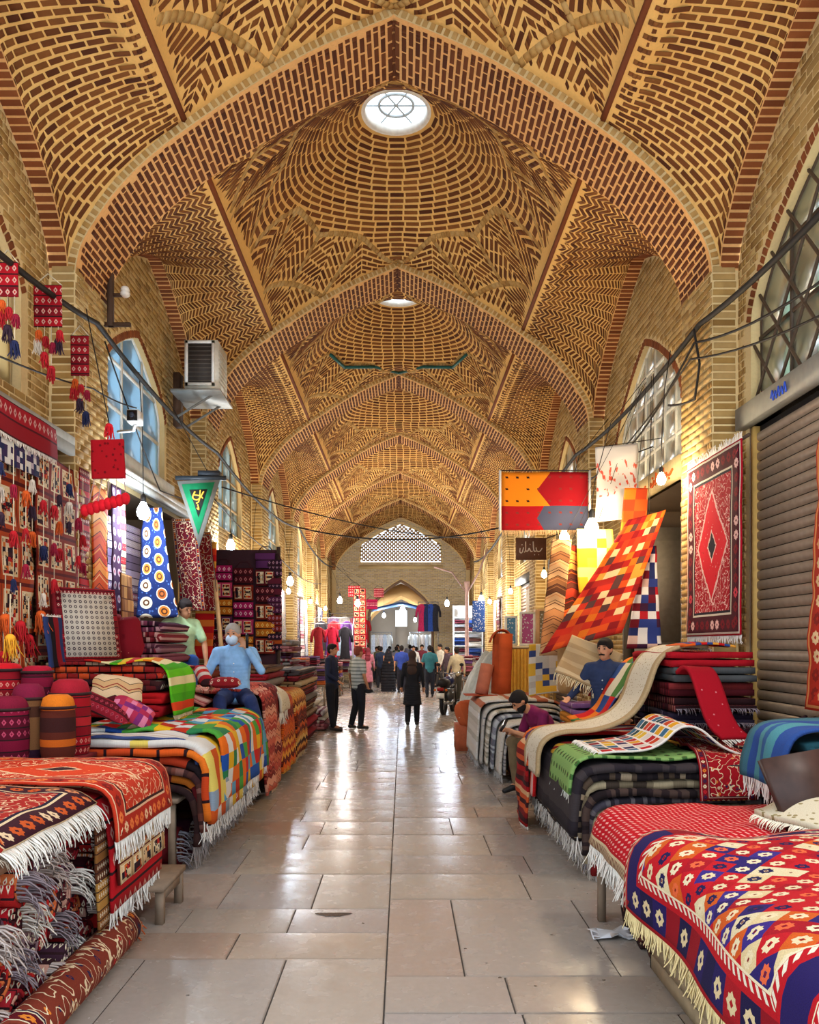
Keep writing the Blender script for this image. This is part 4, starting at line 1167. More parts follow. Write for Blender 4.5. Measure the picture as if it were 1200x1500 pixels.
# ------------------------------------------------------------------ cables
CABLE = plain('#1c1815', .7)
def cable(label, pts, r=0.012, sag=0.15, name='cable', n=10, parts=None):
    P = []
    for a, b_ in zip(pts[:-1], pts[1:]):
        a, b_ = Vector(a), Vector(b_)
        for k in range(n): t = k / n; P.append(a.lerp(b_, t) - Vector((0, 0, sag * 4 * t * (1 - t) * (b_ - a).length / 5)))
    P.append(Vector(pts[-1])); o = MB().tube(P, r, 6).build(name, CABLE); return tag(o, label, 'cable')
cable('thick black cable bundle along the left wall', [(-2.9, 5.0, 4.62), (-2.95, 8.15, 4.95), (-2.95, 13.4, 4.9), (-3.0, 24.4, 5.25), (-3.0, 36, 5.2)], .026, .12)
cable('thick black cable bundle along the right wall', [(3.05, 4.6, 4.85), (3.1, 8.3, 5.0), (3.05, 14.0, 5.0), (3.05, 22, 5.3), (3.05, 34, 5.2)], .030, .12)
cable('thin cable sagging below the thick bundle on the right', [(3.12, 5.0, 4.35), (3.08, 8.4, 4.85), (3.10, 11.5, 4.35), (3.08, 14.0, 4.6)], .012, .2)
cable('second thin cable across the iron-barred window', [(3.15, 5.0, 4.05), (3.06, 8.45, 4.7), (3.05, 14.0, 4.4)], .010, .15)
cable('cable slung across the aisle, nearer of two', [(-3.0, 24.4, 5.25), (3.0, 24.4, 5.25)], .022, .30, n=18)
cable('cable slung across the aisle, farther of two', [(-3.0, 14.0, 4.45), (3.0, 27.0, 5.3)], .014, .10, n=18)
cable('thin wire sagging before the frosted blue window', [(-3.0, 8.5, 4.9), (-3.05, 10.6, 3.75), (-3.0, 13.3, 4.1)], .009, .1)
cable('thin wire beside the hanging pompom strings', [(-3.1, 5.2, 3.9), (-3.05, 8.3, 4.35), (-3.0, 9.5, 4.5)], .009, .1)
cable('wire loop dropping at the right pier', [(3.06, 8.35, 4.97), (3.1, 8.3, 4.6), (3.12, 8.5, 4.3), (3.14, 9.4, 4.5)], .012, .1)
cable('wire running along the far left shop fronts', [(-3.05, 13.5, 4.2), (-2.9, 19.5, 3.9), (-2.9, 30, 4.0)], .012, .1)

# ------------------------------------------------------------------ bracket with insulators, air conditioner, camera
RUST = plain('#4b3526', .8); br = thing('cable_bracket', 'rusty iron bracket with two white insulators on the left pier', 'bracket', (-3.12, 9.0, 0))
MB().box((-.03, -.03, 5.25), (.03, .03, 6.2)).box((-.1, -.02, 5.25), (.22, .02, 5.29)).box((-.03, -.02, 6.1), (.2, .02, 6.14)).build('angle_iron', RUST, br)
for z in (5.62, 6.15): MB().lathe([(.02, 0), (.05, .02), (.055, .05), (.035, .06), (.05, .075), (.04, .11), (.01, .12)], (.16, 0, z - .05), 12).build('insulator', plain('#e6e2d8', .3), br, True)
MB().box((.02, -.02, 5.58), (.16, .02, 5.61)).build('arm', RUST, br)
ac = thing('air_conditioner', 'white box air conditioner on a tray, high on the left wall', 'air conditioner', (-2.86, 12.1, 5.55))
MB().box((-.27, -.02, 0), (.22, .62, .70)).build('housing', plain('#d8d4c6', .5), ac)
MB().box((-.22, -.045, .06), (.14, -.02, .64)).build('grille_recess', plain('#3a3430', .7), ac)
MB().box((-.25, -.06, .02), (.18, -.03, .06)).box((-.25, -.06, .64), (.18, -.03, .68)).box((-.25, -.06, .02), (-.21, -.03, .68)).box((.14, -.06, .02), (.18, -.03, .68)).build('grille_frame', plain('#efece2', .5), ac)
for i in range(9): MB().box((-.22, -.052, .09 + i * .062), (.14, -.044, .10 + i * .062)).build('louvre', plain('#5b534b', .6), ac.children[1])
for i in range(8): MB().box((.22, .06, .10 + i * .065), (.228, .55, .125 + i * .065)).build('side_vent', plain('#b9b4a6', .6), ac)
MB().box((-.42, -.22, -.12), (.30, .66, -.08)).build('tray', plain('#a8aaa6', .5, .4), ac)
for y in (.0, .55): MB().tube([(-.42, y, -.10), (.25, y, -.10)], .02, 5).tube([(-.42, y, -.45), (.15, y, -.10)], .018, 5).build('strut', plain('#77756e', .6), ac)
MB().box((-.50, .2, -.5), (-.40, .4, .3)).build('mount_plate', RUST, ac)
cc = thing('security_camera', 'small black and white security camera on an arm before the blue window', 'camera', at(198, 612, 9.3))
MB().cbox((0, 0, 0), (.13, .18, .14)).build('housing', plain('#d8d8d4', .4), cc)
MB().cbox((0, -.10, 0), (.11, .03, .11)).build('face', plain('#111114', .3), cc)
MB().lathe([(.0, 0), (.03, .0), (.03, .02), (.0, .02)], (0, -.118, 0), 12, Matrix.Rotation(PI/2, 4, 'X')).build('lens', plain('#303848', .15), cc, True)
MB().tube([(0, 0, -.07), (-.05, .1, -.12), (-.30, .3, -.08)], .018, 6).build('arm', plain('#c9cdd0', .5), cc)
# ------------------------------------------------------------------ left side stalls
WOOD = plain('#6b4630', .7, var=.2); WOOD2 = plain('#7d6a58', .75, var=.18); DARKW = plain('#3a2a22', .8)
RED = ('8e0f1a', 'a8131f', '6d0c18', 'b5202a', '3a0d16')
ORD12 = ['topmost', 'second', 'third', 'fourth', 'fifth', 'sixth', 'seventh', 'eighth', 'ninth', 'tenth', 'eleventh', 'twelfth']
def table(label, x0, x1, y0, y1, z, mat, name='display_table', leg=.05, inset=.03, low=None):
    t = thing(name, label, 'table', (0, 0, 0))
    MB().box((x0, y0, z - .035), (x1, y1, z)).build('board', mat, t)
    for x in (x0 + inset, x1 - inset - leg):
        for y in (y0 + inset, y1 - inset - leg): MB().box((x, y, 0), (x + leg, y + leg, z - .035)).build('leg', mat, t)
    if low: MB().box((x0 + .02, y0 + .05, low), (x1 - .04, y1 - .05, low + .03)).build('shelf', mat, t)
    return t
def over_edge(label, xb, xe, z, zend, y0, y1, mat, thick=.02, sg=-1, drop=.10, **k):
    """rug lying from xb to the aisle edge xe and hanging over it down to zend. sg -1: left stall"""
    s = 1 if sg < 0 else -1
    path = [(xb, y0, z), (xe - s * .30, y0, z), (xe - s * .10, y0, z - .01), (xe - s * .02, y0, z - .06), (xe, y0, z - .16), (xe + s * .015, y0, zend)]
    side = (0, y1 - y0, 0)
    if s < 0: path = [(p[0], y1, p[2]) for p in path]; side = (0, y0 - y1, 0)
    return drape(k.pop('name', 'draped_rug'), label, path, side, mat, thick, **k)
# --- nearest stall: table with rugs on top, rolls packed beneath
table('wooden stall frame packed with rolled rugs, nearest on the left', -3.15, -1.56, 3.25, 5.05, .84, WOOD, 'display_table', low=.03)
cols = [('8e0f1a', '3a0d16', 'a8131f'), ('5a1220', '2a1018', 'b98a7a'), ('a8202a', '701018', 'd8a08a'), ('6a4a5a', '3a2030', '8a6a70'), ('b5201f', '40101a', 'd06a3a')]
k = 0
for r_, z in enumerate((.155, .33, .505, .68)):
    for c_ in range(9):
        y = 3.42 + c_ * .178 + (r_ % 2) * .06
        if y > 4.92: continue
        cc_ = cols[(k * 7 + r_) % 5]; ox = random.uniform(-.05, .05)
        roll('%s rug roll in the packed frame, row %s up, %s from the near end' % (('red', 'wine', 'scarlet', 'mauve', 'russet')[(k * 7 + r_) % 5], ('one', 'two', 'three', 'four')[r_], ('one', 'two', 'three', 'four', 'five', 'six', 'seven', 'eight', 'nine')[c_]),
             (-2.45, y, z), (-1.64 + ox, y, z + random.uniform(-.01, .01)), .083, bandmotif(cc_, .05, k), seed=k, turns=2.6, group='rolled rugs in the left frame', tassel=1 if k % 5 in (0, 3) else None, endcol=('#b8a8a0', '#8e7f84', '#d8cfc4')[k % 3])
        k += 1
roll('loose russet rug rolled on the floor under the nearest left frame', (-1.50, 3.35, .11), (-1.52, 4.75, .11), .10, persian(1.4, 1.0, '7a3020', bw=.1, med=None), seed=3, tassel=1, endcol='#c9622f')
for k, (n, m) in enumerate((('dark mauve', persian(1.0, 1.7, '5a3040', med=None)), ('tan', persian(1.0, 1.7, '8a6a4a', ('5a3a2a', '2a1a1a', 'd8c8a8'), med=None)), ('brown', stripes(['5a3a2a', '7a5a42', '3a2820', '8d745c'], .04)))):
    drape('layered_rug', '%s rug lying flat on the nearest left stall, %s of three' % (n, ('lowest', 'middle', 'highest')[k]), [(-3.05, 3.3, .862 + k * .028), (-2.2, 3.3, .862 + k * .028), (-1.60 - k * .02, 3.3, .862 + k * .028)], (0, 1.05, 0), m, .024, .006, k, [1] if k else None, fcol='#b7a692', flen=.14)
drape('persian_rug', 'red oval-field rug with white fringe lying on the nearest left stall', [(-3.0, 3.3, .975), (-2.4, 3.3, .99), (-1.85, 3.3, .985), (-1.62, 3.3, .955), (-1.54, 3.3, .90)], (0, 1.05, 0), persian(1.05, 1.5, 'a8231a', ('3a1420', '1d1830', 'e0c49a'), ('e8c9a0', 'd98a5a', 'c8541f', '2a1830'), 'b81a1a', .17), .018, .02, 4, [1], nu=16, flen=.13, fstep=.010)
over_edge('orange-red bordered rug with white fringe hanging over the nearest left stall', -2.7, -1.45, 1.0, .70, 4.36, 5.36, persian(1.0, 1.5, 'c4351c', ('b02a18', '3a1a1a', 'e6b890'), ('eabf94', '7a1a14', 'e8763a', 'f0d8b0'), 'd8431c', .16), .016, fringe=[1], flen=.12, fstep=.009, wr=.012, seed=5)
over_edge('beige figured rug showing under the orange-red rug, nearest left stall', -2.7, -1.48, .965, .44, 4.46, 5.30, panels(.2, .13, 'c8a878', 2), .016, wr=.01, seed=6)
over_edge('scarlet rug with white fringe at the bottom of the hanging layers, nearest left stall', -2.7, -1.505, .93, .30, 4.42, 5.32, bandmotif(['b5121c', 'a00f18', 'c41a22'], .14, 3, 'e0a898'), .016, fringe=[1], flen=.13, wr=.01, seed=7)
over_edge('brown rug edge hanging innermost on the nearest left stall', -2.7, -1.53, .90, .24, 4.30, 4.50, bandmotif(['8a5a2a', 'a87a3a', '5a3018'], .05, 9), .014, wr=.006, seed=8)
# --- low bench
bn = thing('bench', 'low grey wooden bench standing before the nearest left stall', 'bench', (0, 0, 0))
MB().box((-2.15, 5.10, .21), (-1.40, 5.62, .245)).build('seat', WOOD2, bn)
for x in (-2.10, -1.46):
    for y in (5.12, 5.55): MB().box((x, y, 0), (x + .05, y + .05, .21)).build('leg', WOOD2, bn)
MB().box((-1.45, 5.15, .14), (-1.42, 5.57, .21)).build('apron', WOOD2, bn)
# --- platform with poufs
pf = thing('platform', 'cloth-covered platform carrying the stacked poufs', 'platform', (0, 0, 0))
MB().box((-3.2, 5.45, 0), (-2.22, 6.12, .92)).build('box', DARKW, pf); MB().box((-3.22, 5.43, .92), (-2.20, 6.14, .95)).build('cloth_top', plain('#7a1420', .9), pf)
ORNG = stripes(['d9761c', '5a2418', 'e08a2a', 'd9c49a', '3a1a18', 'c9601a'], .05, 3); REDS = bandmotif(['a8141f', '8a0f1c', 'b8242a'], .07, 2, 'd98a7a'); MAG = bandmotif(['7a1030', '8e1538', '5a0c24'], .08, 4, 'c04a68')
for k, (lb, px, py, d, r, h, ms, mt) in enumerate((
        ('orange pouf banded in brown and cream, front of the pouf platform', 85, 1080, 5.72, .118, .30, ORNG, solid('d9761c')),
        ('red pouf with rows of small diamonds, right of the orange pouf', 103, 1066, 6.02, .145, .36, REDS, solid('a01c2c')),
        ('brown and dark violet pouf left of the orange one', 42, 1070, 5.75, .115, .33, stripes(['2a1226', '4a2a1c', '7a5230', '1d0f1c'], .075, 8), solid('7a1838')),
        ('magenta pouf at the left frame edge, lower tier', 12, 1090, 5.62, .14, .33, MAG, solid('7a1430')))):
    p = at(px, py, d); z0 = .95
    pouf(lb, (p.x, p.y, z0), r, p.z + h - z0 if p.z > z0 else h, ms, mt, group='stacked poufs')
for k, (lb, px, d, z0, r, h, ms, mt) in enumerate((('scarlet round pouf on top at the left frame edge', 6, 6.0, 1.36, .13, .26, REDS, solid('c01420')), ('small crimson pouf behind the violet one', 55, 6.0, 1.36, .11, .24, MAG, solid('a3122c')))):
    p = at(px, 900, d)
    if k == 0: pouf('plain dark red pouf beneath the scarlet one', (p.x, p.y, .95), .14, .41, MAG, solid('5a0f20'), group='stacked poufs')
    else: pouf('dark pouf beneath the small crimson one', (p.x, p.y, .95), .13, .41, stripes(['3a1422', '6a2a30'], .08), solid('5a1428'), group='stacked poufs')
    pouf(lb, (p.x, p.y, z0), r, h, ms, mt, group='stacked poufs')
# --- second stall: long table, layered rugs hanging over the aisle edge
table('wooden table under the thick stack with the patchwork top', -3.15, -1.62, 6.22, 8.45, .58, WOOD2, 'display_table', low=None)
lay = [('dark brown', bandmotif(['2a1a1a', '3a2420', '5a2a1c'], .12, 1, '8a5a3a'), .22, '#8e8480'), ('maroon and ochre block', check(['5a1018', 'b8641c', '2a1216', '8a1a1c', 'c9832a'], .16, None, seed=4), .30, '#a39a96'),
       ('brown striped', stripes(['4a2a24', '6a3a30', '3a2020', '7a5048'], .03, 5), .33, '#9a9290'), ('white and black block', check(['1c1418', 'd8d0c4', '8a1420', '2a1a1e', 'b83a1c'], .20, None, seed=6), .38, '#c9c2bc'),
       ('bright orange', bandmotif(['d9561a', 'e0701e', 'c8431a'], .2, 7, 'e8a050'), .42, '#e6dccf'), ('yellow and grey', check(['e0b42a', 'd8d4cc', '8a9aa8', 'c8541c', 'e0c860'], .14, None, seed=8), .40, '#ded8d0')]
for k, (nm, m, ze, fc) in enumerate(lay):
    over_edge('%s rug in the thick stack on the second left table, %s up' % (nm, ('lowest', 'second', 'third', 'fourth', 'fifth', 'sixth')[k]), -2.95, -1.51 + k * .022, .64 + k * .068, ze, 6.20 + .03 * (k % 2) - .01 * k, 8.36 + .02 * k, m, .052, fringe=[1], flen=.16, fcol=fc, wr=.018, seed=20 + k, nu=16, fstep=.013, name='layered_rug')
over_edge('patchwork rug of blue, green, yellow and red squares topping the second left stack', -2.55, -1.365, 1.055, .50, 6.55, 8.58, check(['1f4fa0', 'e0b01c', '2a7a4a', 'c8201c', 'd8dcd8', '4a9a3a', 'e06a1a', '5a9ab8', 'b8321c'], .13, None, seed=3), .03, fringe=[1], flen=.08, wr=.03, seed=31, nu=18)
over_edge('white and blue striped rug on the near edge of the second left stack', -2.9, -1.50, 1.035, .80, 6.22, 6.55, stripes(['d8d4d0', '3a4a7a', 'c8b8a8', 'e0dcd4', '7a2a2a'], .03, 2, across=True), .022, wr=.02, seed=32)
for k in range(5):
    roll('%s tasselled rug bundle beneath the second left table, %s from the near leg' % (('dark red', 'plum', 'brown', 'rust', 'wine')[k], ('first', 'second', 'third', 'fourth', 'fifth')[k]), (-2.5, 6.42 + k * .36, .17 + .0 * k), (-1.66, 6.44 + k * .36, .17), .155, persian(1.0, 1.0, ('6a141c', '4a1a30', '5a3024', '7a2a1a', '5a0f1c')[k], bw=.08, med=None), seed=40 + k, tassel=1, endcol=('#8e8a92', '#b0a8a8')[k % 2], turns=3.5, flat=.95, group='bundles under the second left table')
# cushions lying on the stack
for k, (lb, px, py, d, sz, rot, m) in enumerate((
        ('striped and diamond cushion leaning on the second left stack', 172, 1012, 6.75, (.42, .30, .13), (1.1, .15, .3), kilim(['c8a070', '8a1a20', 'd8b890', '5a1420', 'b86a4a'], .08, .05, .1)),
        ('violet and pink checked cushion on the second left stack', 195, 1042, 6.6, (.36, .22, .11), (.9, .5, .25), check(['a82a4a', 'd87a9a', '7a2a6a', 'c84a5a'], .045, None)),
        ('dark red banded cushion lying on the second left stack', 150, 1035, 6.5, (.5, .2, .10), (.6, .45, .1), bandmotif(['5a0f1c', '8a1828', '3a0c18'], .07, 2, 'a83a4a')))):
    cushion(lb, at(px, py, d), sz, m, Euler(rot).to_matrix())
# --- pile of red folded rugs with the bench seat and the lime-green rug
pm = [('crimson', persian(1.0, 1.0, '9a0f1a', med=None)), ('scarlet', solid('b81418')), ('dark', bandmotif(['2a1018', '5a1418', '3a1a1a'], .1, 2)), ('orange-red', bandmotif(['b8321c', '8a1a1a', 'c84a1f'], .1, 6))]
for k in range(4):
    folded('%s folded rug in the red pile under the backrest seat, %s layer' % (pm[k][0], ORD12[3 - k]), 'x', -3.12, -2.06 + .02 * (k % 2), 7.35, 8.40, 1.10 + k * .115, .056, pm[k][1], 2, 50 + k, group='red pile')
drape('draped_rug', 'lime green and yellow striped rug hanging over the red pile', [(-2.75, 7.30, 1.585), (-2.2, 7.30, 1.60), (-2.04, 7.30, 1.57), (-1.98, 7.30, 1.45), (-1.96, 7.30, 1.12)], (0, .72, 0), stripes(['e0781c', '5ab81c', 'e8c02a', '4aa81a', 'd8421c', 'e8d8a0', 'c81a1c', '6ac81f'], .075, 5), .016, .03, 51, [1], flen=.06, fcol='#d8c49a')
seat = thing('floor_chair', 'backrest seat with beige diamond cushion edged in red on the red pile', 'seat', (0, 0, 0))
R = Euler((0, .28, 0)).to_matrix()
cushion(None, (-2.93, 7.72, 1.93), (.13, .62, .66), dots('c9bba4', '5a4a48', .045, .28), Euler((0, PI/2 + .25, 0)).to_matrix() @ Matrix.Identity(3), 'back_cushion', seat) if False else None
bk = Matrix.Translation((-2.86, 7.70, 1.59)) @ Euler((0, -.20, -.75)).to_matrix().to_4x4()
MB().box((-.05, -.30, 0), (.06, .30, .70), bk).build('backrest', plain('#7d1420', .9), seat)
def panel_uv(name, M4, x, y0, y1, z0, z1, mat, parent):
    V = [M4 @ Vector((x, y, z)) for y, z in ((y0, z0), (y1, z0), (y1, z1), (y0, z1))] ; V += [M4 @ Vector((x - .02, y, z)) for y, z in ((y0, z0), (y1, z0), (y1, z1), (y0, z1))]
    uv = [(0, 0), (y1 - y0, 0), (y1 - y0, z1 - z0), (0, z1 - z0)] * 2
    return link(name, mesh_np(name, [tuple(v) for v in V], [[0, 1, 2, 3], [0, 4, 5, 1], [1, 5, 6, 2], [2, 6, 7, 3], [3, 7, 4, 0]], mat, uv=uv), parent)
panel_uv('cushion_face', bk, .075, -.24, .25, .04, .64, dots('cabfae', '4a3f48', .05, .3), seat)
panel_uv('edging', bk, .068, -.29, .29, .02, .69, bandmotif(['a01824', '7a1420'], .06, 3, 'e0b8a8'), seat)
for k, (lb, px, py, d, rz) in enumerate((('dark red velvet cushion leaning by the backrest seat, left one', 152, 925, 8.1, .5), ('wine red cushion leaning by the backrest seat, right one', 183, 935, 8.15, .2))):
    cushion(lb, at(px, py, d) + Vector((0, 0, 0)), (.36, .48, .15), speck('7a0f1c', 'c98a6a', 14.0, .07), Matrix.Rotation(rz, 3, 'Z') @ Euler((1.25, .25 - .4 * k, 0)).to_matrix())
cushion('brown velvet bolster standing behind the dark red cushions', at(148, 888, 8.35), (.17, .46, .2), solid('6a2a28'), Euler((1.2, -.5, .3)).to_matrix())
folded('folded figured rug under the backrest seat', 'x', -3.12, -2.15, 7.36, 8.2, 1.565, .03, bandmotif(['8a1a20', 'c8a888', '5a1218'], .06, 9), 1, 77)
# --- kilims hung on the wall and pier at the far left
drape('hanging_kilim', 'orange framed-panel kilim hung at the left edge', [(-3.22, 5.3, 3.56), (-3.21, 5.3, 2.8), (-3.17, 5.3, 1.55)], (0, 1.95, 0), panels(.34, .43, 'b5481c', 0), .012, .02, 60, None, nu=24, smooth=1)
drape('hanging_kilim', 'dark and cream figured kilim hung second from the left edge', [(-3.20, 7.29, 3.50), (-3.19, 7.29, 2.8), (-3.17, 7.29, 1.6)], (0, .95, 0), panels(.30, .36, '8e2f18', 3), .012, .02, 61, None, nu=16, smooth=1)
drape('hanging_runner', 'narrow red runner with white bars hung beside the figured kilim', [(-3.19, 8.28, 3.55), (-3.18, 8.28, 1.6)], (0, .26, 0), bandmotif(['a01420', '7a0f1a', 'b8242a'], .07, 2, 'ead8c4'), .012, .012, 62, None, smooth=0)
drape('hanging_runner', 'orange runner with diamonds hung on the left pier', [(-3.18, 8.60, 3.45), (-3.17, 8.60, 1.7)], (0, .42, 0), kilim(['d0501a', 'e08a3a', 'b8321a', 'e8b070'], .14, .09, .2, 1), .012, .015, 63, None, smooth=0)
drape('hanging_runner', 'purple runner with pale rosettes hung at the left shop\'s edge', [(-3.16, 9.12, 3.55), (-3.15, 9.12, 2.1)], (0, .30, 0), dots('4a2a4e', 'c8b0b8', .15, .3, 'a84a6a'), .012, .012, 64, None, smooth=0)
drape('hanging_runner', 'cream and red barred runner next to the purple one', [(-3.21, 9.45, 3.5), (-3.20, 9.45, 2.1)], (0, .25, 0), bandmotif(['c8b090', 'a82a30', 'd8c8a8'], .08, 2, 'a01a24'), .012, .012, 65, None, smooth=0)
drape('hanging_rug', 'purple and white banded kilim hung inside the left shop', [(-3.55, 9.85, 3.35), (-3.54, 9.85, 1.9)], (0, 1.45, 0), bandmotif(['5a3a6a', 'b8a8c8', '8a4a6a', '7a6a8a', 'c8b8c0'], .10, 3, 'e8e0e8', '2a1a34'), .012, .015, 66, None, smooth=0)
drape('hanging_rug', 'tan rug of small squares hung low by the purple runner', [(-3.02, 9.0, 2.55), (-3.0, 9.0, 1.75)], (-.05, .55, 0), check(['a8764a', '8a5a34', 'c8965a', '7a4a2e'], .14, '5a3420', .05), .012, .01, 67, None, smooth=0)
p0, p1 = at(228, 745, 10.3), at(232, 905, 10.2)
drape('hanging_rug', 'navy rug with orange and cream rosettes spread wide at the bottom, left shop', [(p0.x - .25, p0.y, p0.z), (p0.x - .22, p0.y - .05, (p0.z + p1.z) / 2), (p1.x - .2, p1.y - .1, p1.z)], (.48, -.12, 0), circles(), .014, .03, 68, None, taper=(.45, 1.15), nu=14)
for k, (lb, px, w, m, y_) in enumerate((('dark red figured rug hung right of the navy rosette rug', 252, .34, persian(.34, 1.3, '6a1420', bw=.05, med=None), 760), ('cream and brown edged rug hung beside the dark red one', 271, .14, bandmotif(['c8a878', '7a4a2e', '5a1a1a'], .06, 2), 765), ('maroon rug hung rearmost right of the navy one', 282, .26, persian(.3, 1.2, '8a1a1a', bw=.05, med=None), 780))):
    a = at(px, y_, 10.9 + k * .2); b_ = at(px + 14, 895, 10.8 + k * .2)
    drape('hanging_rug', lb, [(a.x, a.y, a.z), (b_.x, b_.y, b_.z)], (w, -.06, 0), m, .012, .02, 70 + k, None, smooth=0)
a, b_ = at(292, 795, 11.4), at(285, 965, 11.3)
drape('hanging_rug', 'glowing orange-red rug hung by the lamp behind the seated men', [(a.x, a.y, a.z), (b_.x, b_.y, b_.z)], (.26, -.05, 0), stripes(['e0401a', 'd8241a', 'e87a2a', 'c81a1a', 'e8a03a'], .09, 4), .012, .02, 75, None, smooth=0)
o = tag(MB().tube([at(315, 850, 11.2), at(326, 965, 11.0)], .035, 4).build('wooden_plank', plain('#c49a6a', .7)), 'pale wooden plank leaning behind the man in blue', 'plank')
# red valance, checked cloth
drape('valance', 'dark red valance with pale stars hung above the framed-panel kilim', [(-3.06, 5.5, 3.70), (-3.05, 5.5, 3.42)], (0, 1.92, 0), bandmotif(['8a0f1a', '740c16', '9a1420'], .14, 4, 'c89a90', '4a0a12'), .012, .015, 80, [1], smooth=0, flen=.05, fcol='#d8c8b8', cat='cloth')
drape('checked_cloth', 'navy and white checked strip below the red valance', [(-3.08, 5.9, 3.40), (-3.07, 5.9, 3.20)], (0, 1.2, 0), check(['23284e', 'd8d4cc', '3a2a4e', 'b8a8b0'], .05, None), .010, .015, 81, None, smooth=0, cat='cloth')
# pompom strings
POM = ['#b01822', '#c4521a', '#1f2448', '#a81a22', '#cdbfae', '#8e1430', '#33202f']
def tassel(parent, c, r, col, ln=.09):
    MB().ell(c, (r * .72, r * .72, r * .6), 8, 5).build('pompom', plain(col, .95), parent, True)
    ring = [(c[0] + r * f * math.cos(a), c[1] + r * f * math.sin(a), c[2] - r * .2) for f in (.7, .35) for a in np.linspace(0, 2 * PI, 9)]
    link('tassel', fringe_mesh(ring, (0, 0, -1.), ln * 1.1, col, n=22, r=.006, seed=int(abs(c[2]) * 999)), parent)
for k in range(13):
    y = 5.9 + k * .185; z0 = 3.40 + .06 * math.sin(k * 2.1); L = .55 + .8 * ((k * 37) % 10) / 10; x = -3.08 + .015 * (k % 3)
    t = thing('pompom_string', 'woollen pompom string before the left kilims, %s from the left edge' % ('first second third fourth fifth sixth seventh eighth ninth tenth eleventh twelfth thirteenth'.split()[k]), 'ornament', (x, y, z0), group='pompom strings')
    MB().tube([(0, 0, 0), (0, 0, -L)], .004, 4).build('cord', plain('#c8b89a', .9), t)
    for j in range(3): tassel(t, (0, 0, -L * (.35 + .32 * j)), .026 + .008 * ((k + j) % 3), POM[(k * 3 + j * 2) % 7])
for k, (px, py, d) in enumerate(((8, 905, 6.6), (30, 915, 6.9), (15, 935, 6.5), (42, 935, 7.1), (60, 900, 7.2), (5, 960, 6.6))):
    p = at(px, py, d); t = thing('wool_tassel', '%s wool tassel heaped under the left kilims, %s' % (('orange', 'red', 'amber', 'crimson', 'orange-brown', 'scarlet')[k], ('leftmost', 'upper middle', 'lower middle', 'right', 'rightmost', 'lowest')[k]), 'ornament', p)
    tassel(t, (0, 0, 0), .06, POM[(k + 1) % 2] if k != 2 else '#e0a02a', .14); MB().tube([(0, 0, .04), (0, 0, .35)], .005, 4).build('cord', plain('#c8b89a', .9), t)
drape('striped_cloth', 'black, white and red barred cloth standing under the kilims', [(-3.05, 7.15, 2.0), (-3.0, 7.15, 1.55)], (0, .75, 0), stripes(['17131a', 'd8d0c8', 'b81a24', '17131a', '8a1420', '2a3a6a'], .09, 4, across=True), .012, .015, 82, [0], smooth=0, cat='cloth', flen=.05)
# hangings on the cable
def hanging(label, p, w, h, col, n=4, rz=0):
    t = thing('tassel_hanging', label, 'ornament', p, rz)
    drape('panel', None, [(0, 0, 0), (0, .005, -h)], (w, 0, 0), bandmotif([col, '6a0c18', '7e0f1c'], .09, 3, 'd8a898'), .012, .01, 3, None, smooth=0, parent=t)
    MB().tube([(0, 0, 0), (w / 2, 0, .10), (w, 0, 0)], .006, 4).build('cord', plain('#c8b89a', .9), t)
    for j in range(n):
        xx = w * (j + .5) / n; L = .12 + .12 * ((j * 7) % 3); MB().tube([(xx, 0, -h), (xx, 0, -h - L)], .004, 4).build('cord', plain('#c8b89a', .9), t)
        tassel(t, (xx, 0, -h - L), .042, POM[(j * 3 + n) % 7], .10)
        tassel(t, (xx + .02, -.02, -h - L * .45), .036, POM[(j * 2 + 1) % 7], .07)
    return t
hanging('red woven hanging with dark pompoms at the left frame edge, on the cable', at(-4, 385, 6.3), .16, .26, 'b01422', 3)
hanging('red woven hanging with orange and cream tassels on the left cable', at(50, 418, 7.1), .24, .36, 'a8121f', 4)
hanging('narrow red woven hanging with grey and orange tassels on the left cable', at(104, 492, 7.8), .17, .38, 'a01a26', 3)
sq = thing('wool_hanging', 'bright red square wool hanging with topknot and string garland below', 'ornament', at(160, 640, 7.8))
drape('square', None, [(-.17, 0, -.03), (-.16, 0, -.40)], (.32, -.03, 0), speck('b81420', '7a0c16', 20.0, .25), .03, .02, 5, None, smooth=0, parent=sq)
tassel(sq, (0, 0, .10), .05, '#d81a28', .10); MB().tube([(0, 0, .12), (-.22, 0, 1.22)], .006, 4).build('cord', CABLE, sq)
for j in range(5): MB().tube([(-.14 + .07 * j, 0, -.40), (-.20 + .09 * j, 0, -.66 + .03 * j)], .004, 4).build('string', plain('#b89a9a', .9), sq)
for j in range(8): MB().ell((-.23 + .055 * j, 0, -.70 + .016 * j), (.045, .05, .06), 8, 6).build('tuft', plain('#e01828', .95, var=.25), sq, True)
# pennant
pn = thing('pennant', 'green three-cornered pennant with gold script hanging from a pole end', 'pennant', at(292, 703, 10.4))
MB().prism([(-.28, -.02), (.27, .02), (0, -.86)], .012, Matrix.Rotation(PI/2, 4, 'X')).build('border_cloth', plain('#6f6f68', .8), pn)
MB().prism([(-.22, -.06), (.20, -.03), (-.01, -.70)], .020, Matrix.Rotation(PI/2, 4, 'X'), .0).build('green_field', plain('#0f7a4c', .8), pn)
MB().prism([(-.12, -.13), (.11, -.12), (-.005, -.48)], .026, Matrix.Rotation(PI/2, 4, 'X'), .0).build('dark_field', plain('#20231f', .8), pn)
strokes(pn, 'script', [[(.3, .9), (.1, .6), (.5, .5), (.8, .9)], [(.2, .75), (.6, .72), (.75, .6)], [(.6, .95), (.55, .45), (.35, .4)], [(.45, .35), (.55, .1), (.4, .2)]], plain('#d8a83a', .5), (-.11, -.03, -.42), (.22, 0, 0), (0, 0, .30), .011)
